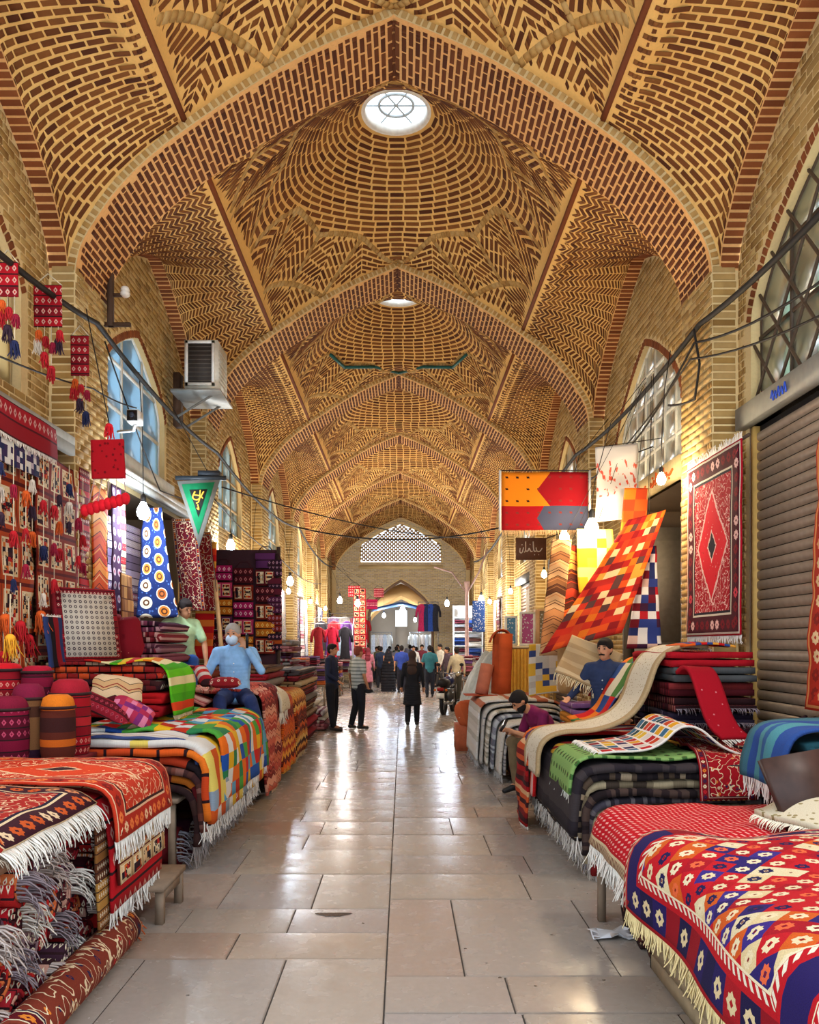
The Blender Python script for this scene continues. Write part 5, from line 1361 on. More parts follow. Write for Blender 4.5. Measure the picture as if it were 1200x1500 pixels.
MB().box((-.30, -.02, .0), (.34, .03, .05)).build('rod', plain('#23282c', .5), pn)
MB().box((-.02, .0, .04), (.25, .15, .12)).build('clamp', plain('#2a2e33', .5), pn); MB().tube([(.1, .05, .1), (-.45, .1, 1.1)], .006, 4).build('wire', CABLE, pn)
# --- middle left: pile the man in green sits on, and the red folded pile
for k in range(9):
    folded('%s striped rug in the tall pile by the man in green, %s layer' % (('wine', 'mauve', 'dark red', 'plum', 'brick')[k % 5], ORD12[8 - k]), 'x', -3.15, -2.52 + .02 * (k % 3), 8.75, 9.85, .95 + k * .118, .058, stripes([('5a1a2a', '8a4a5a', '3a1420', 'b87a80'), ('6a3a4a', 'a87a80', '4a2030', '8a2a3a'), ('7a1a24', '4a1018', 'c89a90', '8a2a34'), ('4a1a34', '7a3a50', 'b88a90', '2a1020'), ('8a3a2a', '5a2018', 'c8906a', '3a1814')][k % 5], .02, k), 2, 90 + k, group='tall striped pile')
st = thing('stall_block', 'cloth-draped block under the piles of the left shop', 'platform', (0, 0, 0))
MB().box((-3.15, 8.72, 0), (-2.42, 9.9, .93)).build('block', DARKW, st)
st2 = thing('stall_block', 'dark block under the red and grey folded rugs on the left', 'platform', (0, 0, 0)); MB().box((-2.36, 8.62, 0), (-1.62, 9.62, .52)).build('block', DARKW, st2)
for k, (nm, m, t_) in enumerate((('brown striped', stripes(['3a2a2a', 'c8b8a8', '5a3a34'], .03), .05), ('slate grey', solid('5a5660'), .075), ('rose and grey', solid('7a4a4a'), .06), ('thick crimson', solid('9a0f1c'), .085))):
    folded('%s folded rug in the short pile before the man in blue, %s layer' % (nm, ORD12[3 - k]), 'y', 8.60, 9.55, -2.33, -1.60, .53 + (0, .10, .25, .37)[k], t_, m, 2, 100 + k, sag=.01)
drape('draped_rug', 'wine and pink striped rug lying over the short pile towards the backrest seat', [(-2.9, 8.62, 1.50), (-2.5, 8.62, 1.42), (-2.25, 8.62, 1.22), (-2.0, 8.62, 1.10)], (0, .5, .03), stripes(['7a1a24', 'c87a6a', '4a1420', 'e0a890', '9a2a2a'], .05, 3, across=True), .02, .03, 107, None)
cushion('red and cream barred bolster beside the man in blue', at(298, 990, 8.75), (.16, .42, .14), stripes(['a81a20', '3a2024', 'c8b8a8', 'b82a20', '5a5a5a'], .06, 2), Euler((.5, 0, .5)).to_matrix())
cushion('red dotted cushion before the man in blue', at(330, 1000, 8.5), (.34, .15, .11), dots('8a1a20', 'd8b8a0', .07, .2), Euler((.4, 0, .15)).to_matrix())
# drapes to the floor
over_edge('salmon-red figured rug hanging to the floor beside the man in blue', -2.3, -1.47, 1.27, .06, 9.65, 10.25, kilim(['b8483a', '8a2a24', 'd88a6a', '6a1a1c', 'c86a4a'], .10, .05, .12, 2), .03, fringe=[1], flen=.06, wr=.02, seed=110, nv=36, fcol='#d8b08a')
over_edge('pink and brown rug hanging to the floor, nearest of the floor-length left rugs', -2.3, -1.44, 1.24, .10, 8.95, 9.62, kilim(['c8604a', 'a83a30', 'd8947a', '7a2420'], .09, .04, .1, 5), .03, fringe=None, wr=.03, seed=111, nv=36)
st3 = thing('stall_block', 'dark block under the floor-length hanging rugs on the left', 'platform', (0, 0, 0)); MB().box((-2.9, 9.95, 0), (-1.58, 13.1, 1.0)).build('block', DARKW, st3)
over_edge('flame-orange streaked rug hanging to the floor on the left', -2.6, -1.46, 1.10, .12, 10.35, 11.5, kilim(['d8601c', '8a2a14', 'e8a03a', 'b8401a', '5a1a14'], .07, .06, .09, 7), .04, wr=.03, seed=112, nv=36)
over_edge('orange and brown streaked rug hanging to the floor, farther one', -2.6, -1.47, 1.06, .16, 11.6, 12.9, kilim(['c8501c', '6a2a1a', 'd88a3a', '3a1a14', 'e0b060'], .06, .05, .08, 8), .04, fringe=[1], flen=.1, fcol='#c8a87a', wr=.03, seed=113, nv=36)
over_edge('cream rug with long fringe lying on the floor-length rugs', -2.3, -1.43, 1.20, .92, 10.05, 10.75, speck('d8cdb4', '8a7a62', 24.0, .22), .03, fringe=[1], flen=.16, fcol='#ded4c0', wr=.03, seed=114)
for k in range(3): folded('%s rug folded on the left block behind the cream one, %s' % (('grey', 'red', 'brown')[k], ('lowest', 'middle', 'top')[k]), 'x', -2.8, -1.75, 11.2, 12.8, 1.16 + k * .10, .048, (solid('8a8078'), persian(1, 1, '8a1420', med=None), stripes(['6a4a34', '8a6a4a', '3a2a20'], .03))[k], 2, 115 + k)
# red-bottomed pile and the big heap
for k in range(11):
    big = k < 2
    folded('%s rug in the pile at the standing men\'s elbow, %s layer' % (('crimson', 'deep red', 'brown', 'tan', 'russet', 'grey', 'wine', 'rust', 'sand', 'maroon', 'charcoal')[k], ORD12[10 - k]), 'x', -2.9, -1.60 + .03 * (k % 3), 13.45, 15.9, (0.02, .24)[k] if big else .46 + (k - 2) * .098, .108 if big else .048, bandmotif([('8a0f1c', '9a1420', '6a4a34', 'b0946c', '8a3a26', '7a7470', '6a1828', '98482a', 'c0a47a', '6a1420', '4a4446')[k], ('6a0c16', '7a0f1a', '8a6a4a', '8a6a4a', '5a2018', 'a09a94', '8a2a3a', 'c88a5a', '9a7a54', '8a2a30', '6a6264')[k]], .22, k, 'd8b890'), 2, 130 + k, group='pile at the standing men', fringe=[0] if k in (4, 7) else None)
rr = random.Random(5)
for c_ in range(3):
    for k in range(14):
        xa = -3.15 + c_ * .42; y_ = 16.7 + (c_ % 2) * .5
        folded('%s carpet in the big far-left heap, column %s, %s up' % (rr.choice(['wine', 'grey', 'rose', 'brown', 'plum', 'dark blue', 'cream']), ('one', 'two', 'three')[c_], ('lowest second third fourth fifth sixth seventh eighth ninth tenth eleventh twelfth thirteenth topmost'.split())[k]), 'x', xa, xa + 1.0 - .1 * c_ + rr.uniform(-.06, .06), y_ + rr.uniform(-.1, .1), y_ + 1.3, .02 + k * .132 - c_ * .0, .064, stripes([rr.choice(['6a2a34', '8a8480', 'a86a6a', '5a4034', '4a2a44', '2a3050', 'c8bba4']), rr.choice(['3a1a20', 'b8a8a0', '7a3a40', '8a7060'])], .05, k), 2, 150 + k + 20 * c_, group='big heap of folded carpets', nu=5) if k < 14 - c_ * 3 and c_ == 0 or (c_ > 0 and k < 5 - c_) else None
# --- small bags hung in rows
def bag(label, c, m, w=.30, h=.26, strap='#3a1420'):
    t = thing('shoulder_bag', label, 'bag', c, group='woven bags hung in rows')
    V = []; n = 9; uv = []
    prof = [(0, .03), (.25, .055), (.6, .06), (.9, .045), (1.0, .02)]
    for f in (-1, 1):
        for (tt, dd) in prof:
            for i in range(n): u = i / (n - 1); V.append(((u - .5) * w, f * dd * (math.sin(PI * u) ** .4 if 0 < u < 1 else .1), -h * (1 - tt))); uv.append((u * w, tt * h))
    N = n * 5; Q = []
    for f in (0, 1):
        for j in range(4):
            for i in range(n - 1): q = [f*N + j*n + i, f*N + j*n + i + 1, f*N + (j+1)*n + i + 1, f*N + (j+1)*n + i]; Q.append(q if f == 0 else q[::-1])
    link('body', mesh_np('body', V, Q, m, True, uv=uv), t)
    fl = [(x, y - .012, z) for x, y, z in ((-w*.5, -.03, 0), (w*.5, -.03, 0), (w*.5, -.062, -h*.42), (-w*.5, -.062, -h*.42))]
    link('flap', mesh_np('flap', fl, [[0, 3, 2, 1]], m, uv=[(0, 0), (w, 0), (w, h*.42), (0, h*.42)]), t)
    MB().tube([(-w*.45, 0, 0), (-w*.2, .02, .10), (w*.2, .02, .10), (w*.45, 0, 0)], .009, 5).build('strap', plain(strap, .9), t)
    return t
BC = [('magenta', 'a81a5a', 'e8b8c8'), ('wine', '5a0f20', 'c87a80'), ('pink', 'c83a6a', 'f0c8d0'), ('maroon', '4a0f18', 'b86a6a'), ('orange', 'c8701c', 'e8c060'), ('rust', '8a2a18', 'e0a070'), ('violet', '5a2a5a', 'c8a0c8')]
ci = 0
for c_, px in enumerate((326, 357, 389)):
    for r_ in range(6):
        y = 828 + r_ * 25 + (c_ == 1) * 4 + (c_ == 2) * -18; nm, g, mt = BC[(c_ * 3 + r_ * 2 + (r_ > 3 and c_ == 2) * 2) % 7] if not (c_ == 2 and r_ > 2) else BC[4 + r_ % 2]
        bag('%s woven shoulder bag, row %s down in the %s column of bags' % (nm, ('one', 'two', 'three', 'four', 'five', 'six')[r_], ('left', 'middle', 'right')[c_]), at(px, y, 13.12), panels(.15, .26, g, ci) if ci % 2 else bandmotif([g, g], .13, ci, mt), .31, .25); ci += 1
for k in range(5):
    bag('dark woven bag in the side column, %s from the top' % ('first', 'second', 'third', 'fourth', 'fifth')[k], at(403, 820 + k * 27, 13.12), bandmotif([('3a1a34', '5a1a2a', '4a1a3a', '7a2018', 'a84a1a')[k], '2a1424'], .1, k, 'a87a8a'), .22, .27)
sc = thing('display_screen', 'dark netted board that the woven bags hang on', 'screen', (0, 0, 0)); a, b_ = at(312, 815, 13.25), at(408, 975, 13.25)
MB().box((a.x, 13.2, 0.0), (b_.x, 13.26, a.z + .1)).build('board', plain('#3a1f28', .9), sc)
MB().box((a.x - .03, 13.18, 0), (a.x + .02, 13.28, a.z + .15)).box((b_.x - .02, 13.18, 0), (b_.x + .03, 13.28, a.z + .15)).build('post', DARKW, sc)
# ------------------------------------------------------------------ right side stalls
# --- nearest table
table('rough wooden table carrying the diamond-patterned rug', 1.30, 3.15, 2.45, 5.25, .56, WOOD2, 'display_table', leg=.045)
cr = thing('wooden_crate', 'weathered plank crate under the nearest right table', 'crate', (1.42, 3.35, 0))
for j in range(3):
    MB().box((0, 0, .02 + j * .085), (.018, 1.05, .095 + j * .085)).build('side_plank', plain('#8d7a5e', .8, var=.2), cr)
    MB().box((0, 1.035, .02 + j * .085), (.6, 1.05, .095 + j * .085)).build('end_plank', plain('#8d7a5e', .8, var=.2), cr)
    MB().box((0, 0, .02 + j * .085), (.6, .015, .095 + j * .085)).build('end_plank', plain('#8d7a5e', .8, var=.2), cr)
for j in range(5): MB().box((.0, .02 + j * .205, .26), (.6, .205 + j * .205, .275)).build('top_plank', plain('#96836a', .8, var=.2), cr)
for y in (.02, .98): MB().box((.018, y, 0), (.06, y + .045, .26)).build('corner_post', plain('#7a674e', .8), cr)
roll('deep red rug roll poking out over the plank crate', (1.75, 3.62, .40), (1.38, 3.60, .30), .075, solid('8a0f1a'), seed=2, turns=2.5)
drape('hanging_carpet', 'purple-brown carpet hanging under the nearest right table', [(1.52, 3.25, .52), (1.50, 3.25, .3), (1.49, 3.25, .04)], (0, -.85, 0), persian(.85, .5, '5a2a40', bw=.08, med=None), .015, .02, 201, None, smooth=1)
for k in range(3): roll('dark figured rug bundle beneath the nearest right table, %s from the far legs' % ('first', 'second', 'third')[k], (2.5, 5.05 - k * .27, .13), (1.46, 5.02 - k * .27, .13), .12, bandmotif([('3a2020', '5a2a24', '4a2a1e')[k], '2a1616', '7a4a34'], .06, k, 'b89a7a'), seed=5 + k, turns=3)
for k, (nm, m) in enumerate((('olive', stripes(['6a6244', '8a8060', '4a4430'], .03)), ('dark red', persian(1, 1, '6a141c', med=None)))):
    folded('%s rug folded flat under the diamond-patterned rug, %s' % (nm, ('lower', 'upper')[k]), 'x', 3.1, 1.46, 2.55, 4.0, .565 + k * .098, .046, m, 2, 210 + k)
    folded('%s rug folded flat under the red dashed rug, %s' % (('brown', 'wine')[k], ('lower', 'upper')[k]), 'x', 3.1, 1.42, 4.12, 5.15, .565 + k * .066, .03, (stripes(['5a4030', '3a2a20'], .03), persian(1, 1, '5a1420', med=None))[k], 2, 212 + k)
over_edge('crimson rug of fine dashes with white fringe on the nearest right table', 3.05, 1.30, .73, .50, 4.08, 5.18, rice(1.1, 1.95), .016, 1, fringe=[1], flen=.13, fstep=.008, wr=.02, seed=215, nu=18)
over_edge('red rug of navy and cream diamonds with star flowers, nearest on the right', 3.0, 1.24, .82, .46, 2.25, 4.06, diamonds(1.81, 2.1), .018, 1, fringe=[1], flen=.10, fstep=.008, fcol='#e0cb94', wr=.05, seed=216, nu=30, nv=44, wl=.8)
drape('shag_rug', 'cream shaggy rug thrown over the diamond and dashed rugs', [(3.1, 4.55, .90), (2.5, 4.6, .90), (2.2, 4.55, .87), (2.02, 4.5, .83)], (0, -.75, 0), speck('ddd2b6', '9a8a5e', 22.0, .26), .03, .03, 217, [1], skew=(.25, -.1, 0), flen=.07, fcol='#e6dcc4')
lb_ = thing('leather_board', 'dark brown leather-faced board leaning at the right edge', 'board', at(1172, 1160, 4.45), .25)
MB().box((-.16, -.01, -.19), (.42, .03, .21), Matrix.Rotation(-.45, 4, 'X') @ Matrix.Rotation(-.12, 4, 'Y')).build('sheet', plain('#3a2620', .5, var=.25), lb_)
for j in range(3): MB().ell((.02 + .07 * j, -.06 - .01 * j, -.13 + .02 * (j % 2)), (.016, .010, .012), 8, 5).build('stud', plain('#c8bcae', .5), lb_, True)
for k in range(5): folded('%s rug in the small pile at the right edge, %s layer' % (('brown', 'navy', 'rust', 'grey', 'teal')[k], ORD12[4 - k]), 'x', 3.2, 2.42, 4.75, 5.25, .70 + k * .10, .048, (solid('4a3428'), solid('22305a'), bandmotif(['8a3a20', '5a2418'], .06), solid('6a6460'), solid('2a5a64'))[k], 2, 220 + k)
over_edge('blue and teal woven rug with white fringe slumping over the small right pile', 3.15, 2.30, 1.26, .92, 4.70, 5.28, stripes(['2a4a8a', '3a6a7a', '4a8a94', '2a5a90', '6a9aa0'], .09, 2, across=True), .02, 1, fringe=[1], flen=.13, wr=.03, seed=226)
drape('hanging_carpet', 'orange-red figured carpet hung against the shutter at the right edge', [(3.30, 6.30, 3.45), (3.27, 6.32, 2.4), (3.24, 6.38, 1.25)], (0, -1.6, 0), persian(1.6, 2.2, 'c8341c', ('b82a18', '7a1a14', 'e8a060'), ('e8a878', '8a1a14', 'f0d0a0', '3a1a20'), 'e0561f', .26), .014, .02, 228, None, smooth=1)
# --- main stack
table('low table buried under the long layered stack on the right', 1.62, 3.15, 6.10, 8.35, .40, WOOD2, 'display_table')
RL = [('red and orange barred', stripes(['a81a1c', 'c8501f', '5a1418', 'd8a060', '7a1a1a', 'b8321c'], .045, 3), .05, '#b8b0a8'), ('cream fringed', speck('b8a888', '6a5a44', 26.0, .2), .12, '#c8beb0'), ('slate', stripes(['4a4650', '6a6468', '2a2830'], .03, 2), .22, '#8e8a90'),
      ('dark brown', stripes(['2a2022', '4a3a34', '1c1618'], .03, 6), .20, '#a8a09a'), ('sand edged', stripes(['8a7a60', 'b8a684', '4a3e34'], .05, 9), .26, '#b0a698'), ('black and tan', stripes(['1e1a1e', '5a4a3c', '2a2426', 'a89478'], .04, 4), .30, '#bdb4ac'), ('charcoal', stripes(['28242a', '3c3638'], .05, 8), .34, '#cfc8c0')]
for k, (nm, m, ze, fc) in enumerate(RL):
    over_edge('%s rug in the long layered stack on the right, %s layer up' % (nm, ('lowest', 'second', 'third', 'fourth', 'fifth', 'sixth', 'seventh')[k]), 3.10, 1.54 - k * .024, .445 + k * .062, ze, 6.02 + .03 * ((k * 5) % 3), 8.38 - .02 * k, m, .05, 1, fringe=[1], flen=.17, fcol=fc, wr=.02, seed=240 + k, nu=16, name='layered_rug')
over_edge('striped rug of orange, violet and white lengths at the stack\'s far end', 2.6, 1.345, .905, .34, 7.62, 8.40, stripes(['d8481c', '3a2a5a', 'd8a8a0', 'c81a1c', '6a3a6a', 'e86a1c', 'e0d8d0'], .085, 6, across=True), .03, 1, wr=.015, seed=250, nu=14)
over_edge('red and orange barred kilim sweeping to the floor before the right stack', 2.2, 1.29, .82, .03, 7.75, 8.45, stripes(['b81c1f', 'd0562a', '7a1418', 'e0b080', 'a8181c', '3a1418'], .05, 11), .022, 1, fringe=[1], flen=.05, wr=.03, seed=251, nv=36)
over_edge('scarlet and amber kilim strip lying across the right stack', 2.9, 1.42, .885, .78, 6.9, 7.3, kilim(['c81a1c', 'e07a1c', '8a1a1c', 'd8a83a'], .2, .12, .4, 4), .02, 1, wr=.02, seed=252)
over_edge('pale green rug with dark dots hanging off the near corner of the right stack', 2.35, 1.375, .905, .63, 6.12, 6.98, dots('86ad62', '3f6a34', .10, .22, '5a3a20'), .02, 1, fringe=[1], flen=.07, wr=.02, seed=253, fcol='#d8d8cc')
drape('checked_rug', 'white-lined rug of small many-coloured squares humped on the right stack', [(2.66, 6.16, .93), (2.48, 6.16, 1.0), (2.32, 6.16, 1.15), (2.16, 6.16, 1.16), (2.02, 6.16, 1.0), (1.85, 6.16, .96), (1.56, 6.16, .945)][::1], (0, .80, 0), check(['b81c22', '2a2a5a', 'e0a01c', '3a6a8a', 'd8d0c8', '8a1a2a', 'e0b83a', '2a4a4a', 'c8401c'], .10, 'ece4da', .09, 5), .016, .012, 254, [1], nu=18, nv=44, flen=.05)
# cream runner flowing down from the back pile
drape('runner_rug', 'cream runner flowing from the back pile down over the right stack', [(2.80, 7.98, 1.72), (2.55, 7.98, 1.73), (2.40, 7.98, 1.64), (2.30, 7.98, 1.42), (2.20, 7.98, 1.16), (2.02, 7.98, 1.02), (1.75, 7.98, .975), (1.50, 7.98, .955), (1.36, 7.98, .90), (1.31, 7.98, .78), (1.30, 7.98, .58)], (0, -.72, 0), speck('e2dac4', 'a3916a', 34.0, .22, None, .10, .72, 2.4, 'b89f76'), .03, .012, 255, [0], nu=14, nv=54, smooth=3, flen=.05)
drape('folded_rug', 'green, red and cream geometric rug folded behind the cream runner', [(2.62, 8.75, 1.62), (2.45, 8.75, 1.60), (2.28, 8.75, 1.3), (2.1, 8.75, 1.02), (1.85, 8.75, .95)], (0, -.60, 0), check(['4a7a3a', 'c81a1c', 'e0781c', 'd8d0b4', '2a4a8a', '4a7a3a', 'c8301c'], .2, None, seed=8), .02, .02, 256, None)
bp = [('dark striped', stripes(['3a1a24', '5a2a34', '2a1a2a', '8a4a4a'], .02)), ('navy speckled', speck('2a2438', '8a7a8a', 20.0, .22)), ('wine', bandmotif(['5a1420', '3a1018'], .05, 3, 'a86a5a')), ('dark red', stripes(['6a1420', '4a0f18', '8a3030'], .03)), ('slate grey', solid('4e5254')), ('bright crimson', solid('a80f1e'))]
for k, (nm, m) in enumerate(bp):
    folded('%s rug in the back pile by the brick pier, %s layer' % (nm, ORD12[5 - k]), 'y', 7.05 + .05 * (k % 2), 8.3, 2.44 - .02 * (k % 2), 3.14, .905 + k * .132 - (.0 if k < 5 else .0), .062, m, 2, 260 + k, fringe=[0] if k in (1, 2) else None, fcol='#8a7f88')
drape('folded_rug', 'small orange and red cloth lying on the back pile', [(2.55, 7.15, 1.73), (2.8, 7.15, 1.76), (3.0, 7.15, 1.73)], (0, .5, 0), stripes(['e0601c', 'c81a1c', 'e8a03a', '2a4a8a'], .05, 3), .02, .02, 267, None)
drape('folded_runner', 'crimson runner with white fringe standing bent on the right stack', [(2.42, 6.98, 1.50), (2.44, 6.90, 1.56), (2.47, 6.80, 1.52), (2.50, 6.70, 1.3), (2.55, 6.60, 1.08), (2.62, 6.50, .99)], (.24, .05, 0), speck('a80f22', 'd87a80', 16.0, .12), .03, .01, 268, [1], flen=.13)
drape('folded_rug', 'crimson bordered rug slipping over the front of the right stack', [(2.80, 6.9, .96), (2.75, 6.45, .97), (2.70, 6.12, .95), (2.68, 6.0, .85), (2.67, 5.97, .62)], (-.42, -.03, 0), persian(.42, 1.2, '9a0f1c', ('7a0f1a', '3a0f18', 'c89a8a'), bw=.07, med=None), .022, .025, 269, None)
drape('kilim_rug', 'rust kilim with white and dark figures lying by the shutter', [(3.18, 7.0, .95), (2.9, 7.0, .97), (2.7, 7.0, .96)], (0, -1.0, 0), kilim(['b8401c', '8a1a1c', 'd8b890', '2a1a24', 'c8641f'], .12, .08, .14, 3), .02, .025, 270, None)
folded('dark red banded rug folded at the right stack\'s near right corner', 'x', 3.2, 2.72, 5.75, 6.2, .62, .12, bandmotif(['8a1420', '3a1018', 'a82a2a'], .08, 2), 2, 271)
roll('brown and navy rug roll with fringe lying before the shutter', (3.30, 6.35, 1.10), (2.85, 6.05, 1.02), .11, persian(1, 1, '3a2430', bw=.05, med=None), seed=6, tassel=2, endcol='#9a8a7a')
# --- carpet hung by the door
hc = drape('hanging_carpet', 'crimson medallion carpet with dark border and white fringe hung by the pier', [(3.16, 8.80, 3.62), (3.16, 8.80, 2.7), (3.15, 8.80, 1.84)], (0, -1.40, 0), persian(1.40, 1.78, 'a80c22', ('4a1020', '1d1a2a', 'd8cdb8'), ('e8b8b0', 'c83a4a', '7a1020', 'd88a90'), 'd8132a', .24), .014, .008, 275, [0, 1], nu=16, smooth=0, flen=.08, fdroop=.3)
MB().tube([(3.2, 7.35, 3.64), (3.2, 8.85, 3.64)], .018, 6).build('hanging_rod', plain('#4a3a2e', .6), hc)
drape('hanging_rug', 'dark red figured rug hung inside the right doorway', [(3.62, 10.35, 3.4), (3.62, 10.35, 1.6)], (0, -.52, 0), persian(.52, 1.8, '5a0f1a', ('3a0a12', '1a0a10', 'a84a4a'), bw=.08, med=None), .012, .008, 276, None, smooth=0)
drape('hanging_rug', 'scarlet rug hung low in the right doorway', [(3.55, 9.82, 2.3), (3.5, 9.82, 1.55)], (0, -.4, 0), solid('b8141c'), .012, .01, 277, None, smooth=0)
# --- hung patchworks by the warm bulbs
def hang(label, a, b, w, mat, d0, d1, seed, taper=None, fringe=None, wdir=(1, 0, 0), **k):
    A, B_ = at(a[0], a[1], d0), at(b[0], b[1], d1); mid = (A + B_) / 2 + Vector((0, .04, -.03))
    o = drape(k.pop('name', 'hanging_rug'), label, [tuple(A), tuple(mid), tuple(B_)], tuple(Vector(wdir) * w), mat, .014, k.pop('wr', .03), seed, fringe, taper=taper, nu=16, **k)
    if A.z > 2.4: M2 = A + Vector(wdir) * w * .5; MB().tube([M2 - Vector((0, 0, .03)), (3.05, M2.y, 4.95)], .004, 4).build('cord', CABLE, o)
    return o
hang('patchwork rug of flame, cream and amber diamonds swept down beside the bulbs', (898, 768), (800, 955), .78, check(['c8301c', 'e0701c', '8a1a1c', 'e8c890', 'd8501c', 'a8241c', 'e09a3a', 'c8401f', '5a3a34'], .105, None, .0, 4), 9.7, 9.35, 280, (.55, 1.15), None, (1, -.12, .25))
hang('yellow lit cloth hung behind the patchwork rug', (845, 775), (848, 870), .45, check(['e0a82a', 'e8c860', 'd88a1c', 'e8d890'], .12, None, seed=2), 10.1, 10.0, 281)
hang('orange and brown kilim strip hung left of the yellow cloth', (818, 800), (822, 905), .26, kilim(['d8601c', '5a2a1a', 'e08a3a', 'a8321a'], .12, .07, .15, 5), 10.2, 10.0, 282)
hang('brown and sand zigzag rug hung left of the kilim strip', (838, 790), (820, 960), .24, kilim(['8a5a34', 'c89a6a', '5a3420', 'b87a4a'], .10, .06, .12, 9), 9.95, 9.8, 283, wdir=(-1, 0, 0))
hang('orange blanket hung high beside the white banner', (915, 715), (905, 830), .30, check(['e0701c', 'd8561c', 'c8a05a', 'b8401c'], .14, None, seed=7), 9.95, 9.9, 284)
hang('navy, white and maroon patchwork rug hung at the doorway\'s edge', (930, 800), (922, 950), .34, check(['1f2a5a', 'd8d4d0', '6a1420', '2a3a7a', 'c8a89a', '3a1a34', 'a81a24'], .10, None, seed=9), 9.75, 9.5, 285, (.5, 1.2))
hang('beige rug with long cream fringe folded over the tan bale', (838, 930), (812, 985), .62, stripes(['b8a07a', 'c8b490', 'a88e68'], .05, 3), 9.2, 9.0, 287, None, [1], (.9, -.1, -.35), name='folded_rug', flen=.12, fcol='#d8c8a0')
hang('cream rug with blue and amber blocks hung beside the burgundy-shirted man', (775, 945), (775, 1020), .40, check(['ddd6c0', 'c8c4b4', '3a4a7a', 'e0b03a', 'd8d0bc', 'b8b0a0'], .09, None, seed=3), 10.9, 10.6, 288, None, None, (1, 0, .12))
hang('dark red rug glimpsed behind the fringed beige rug', (862, 960), (860, 1020), .30, stripes(['6a141c', '8a2a2a', '4a0f18'], .04), 9.5, 9.4, 289)
bl = thing('rug_bale', 'upright tan bale tied round the middle behind the burgundy-shirted man', 'bale', at(838, 1015, 9.7), 0)
MB().lathe([(.14, 0), (.165, .05), (.16, .22), (.15, .27), (.165, .32), (.165, .55), (.14, .62)], n=16, sq=.7).build('bale_body', plain('#a8824f', .9), bl, True); MB().tube([(.155 * math.cos(a), .155 * math.sin(a), .27) for a in np.linspace(0, 6.1, 14)], .01, 4, closed=True).build('cord', plain('#5a4028', .9), bl)
bl = thing('rug_bale', 'brown bale standing right of the tied tan bale', 'bale', at(866, 1013, 9.6), 0)
MB().lathe([(.11, 0), (.13, .05), (.125, .3), (.13, .52), (.11, .58)], n=16, sq=.7).build('bale_body', plain('#7d6144', .9), bl, True); MB().tube([(.13 * math.cos(a), .13 * math.sin(a), .3) for a in np.linspace(0, 6.1, 14)], .009, 4, closed=True).build('cord', plain('#4a3424', .9), bl)
st = thing('stall_block', 'dark block carrying the bales behind the burgundy-shirted man', 'platform', (0, 0, 0)); MB().box((2.0, 9.2, 0), (2.75, 10.1, .70)).build('block', DARKW, st)
for k, (nm, m) in enumerate((('coral figured', persian(.8, .6, 'c84a3a', bw=.06, med=None)), ('amber', solid('d8861c')), ('violet and white', speck('8a5a8a', 'd8c8d0', 20., .2)))):
    folded('%s rug folded under the bales, %s layer' % (nm, ORD12[2 - k]), 'y', 9.15, 9.95, 2.0, 2.5, .71 + k * .13, .06, m, 2, 291 + k)
# --- banner
W_, H_ = 1.10, .74; a = at(735, 777, 10.4)
bn_ = drape('banner_kilim', 'amber, scarlet and slate banner kilim hung out over the aisle', [(a.x, a.y, a.z), (a.x, a.y + .01, a.z + H_)], (W_, .03, 0), flagweave(1.10, .74), .012, .012, 300, [0], nu=18, nv=20, smooth=0, flen=.06, fcol='#c8a87a', fdroop=.4) if False else None
G = np.zeros((20, 14, 3)); uu, vv = np.meshgrid(np.linspace(0, 1, 20), np.linspace(0, 1, 14), indexing='ij')
G[..., 0] = a.x + uu * W_; G[..., 1] = a.y + .02 * np.sin(uu * 7) ; G[..., 2] = a.z + vv * H_
me, _ = sheet_mesh('banner_kilim', G, flagweave(1.10, .74), .012, np.stack([uu * W_, vv * H_], -1))
bn_ = tag(link('banner_kilim', me), 'amber, scarlet and slate banner kilim hung out over the aisle', 'rug')
link('fringe', fringe_mesh(G[:, 0], (0, 0, -1.), .07, '#c8a070', .012, seed=3), bn_)
for x in (a.x - .02, a.x + W_ + .02): MB().tube([(x, a.y, a.z), (x, a.y, a.z + H_ + .02)], .016, 6).build('side_rod', plain('#d8d4cc', .5), bn_)
MB().tube([(a.x - .02, a.y, a.z + H_ + .02), (a.x + W_ + .02, a.y, a.z + H_ + .02), (3.3, a.y + .1, a.z + H_ + .35)], .008, 5).build('cord', CABLE, bn_)
M = Mat('plastic_film', .35, spec=.5); u, v = M.uv(); n = M.noise(M.xyz(u, v, 0.), 5.0, 3.0)
red = (M.noise(M.xyz(u * 2.2, v, 3.), 9.0, 2.0) > .60) * (v.band(.18, .62)); M.color(M.mix(red, hexc('b9b4ae'), hexc('b8402a'))); M.b.inputs['Transmission Weight'].default_value = .25
a = at(872, 765, 10.1); fl_ = drape('plastic_banner', 'white film banner with smudged red lettering beside the warm bulb', [(a.x, a.y, a.z + .92), (a.x + .02, a.y, a.z + .45), (a.x, a.y, a.z)], (.52, .0, .05), M.m, .004, .04, 302, None, nu=14, smooth=1, cat='banner')
MB().tube([(a.x, a.y, a.z + .92), (3.3, a.y + .05, a.z + 1.05)], .006, 4).build('cord', CABLE, fl_)
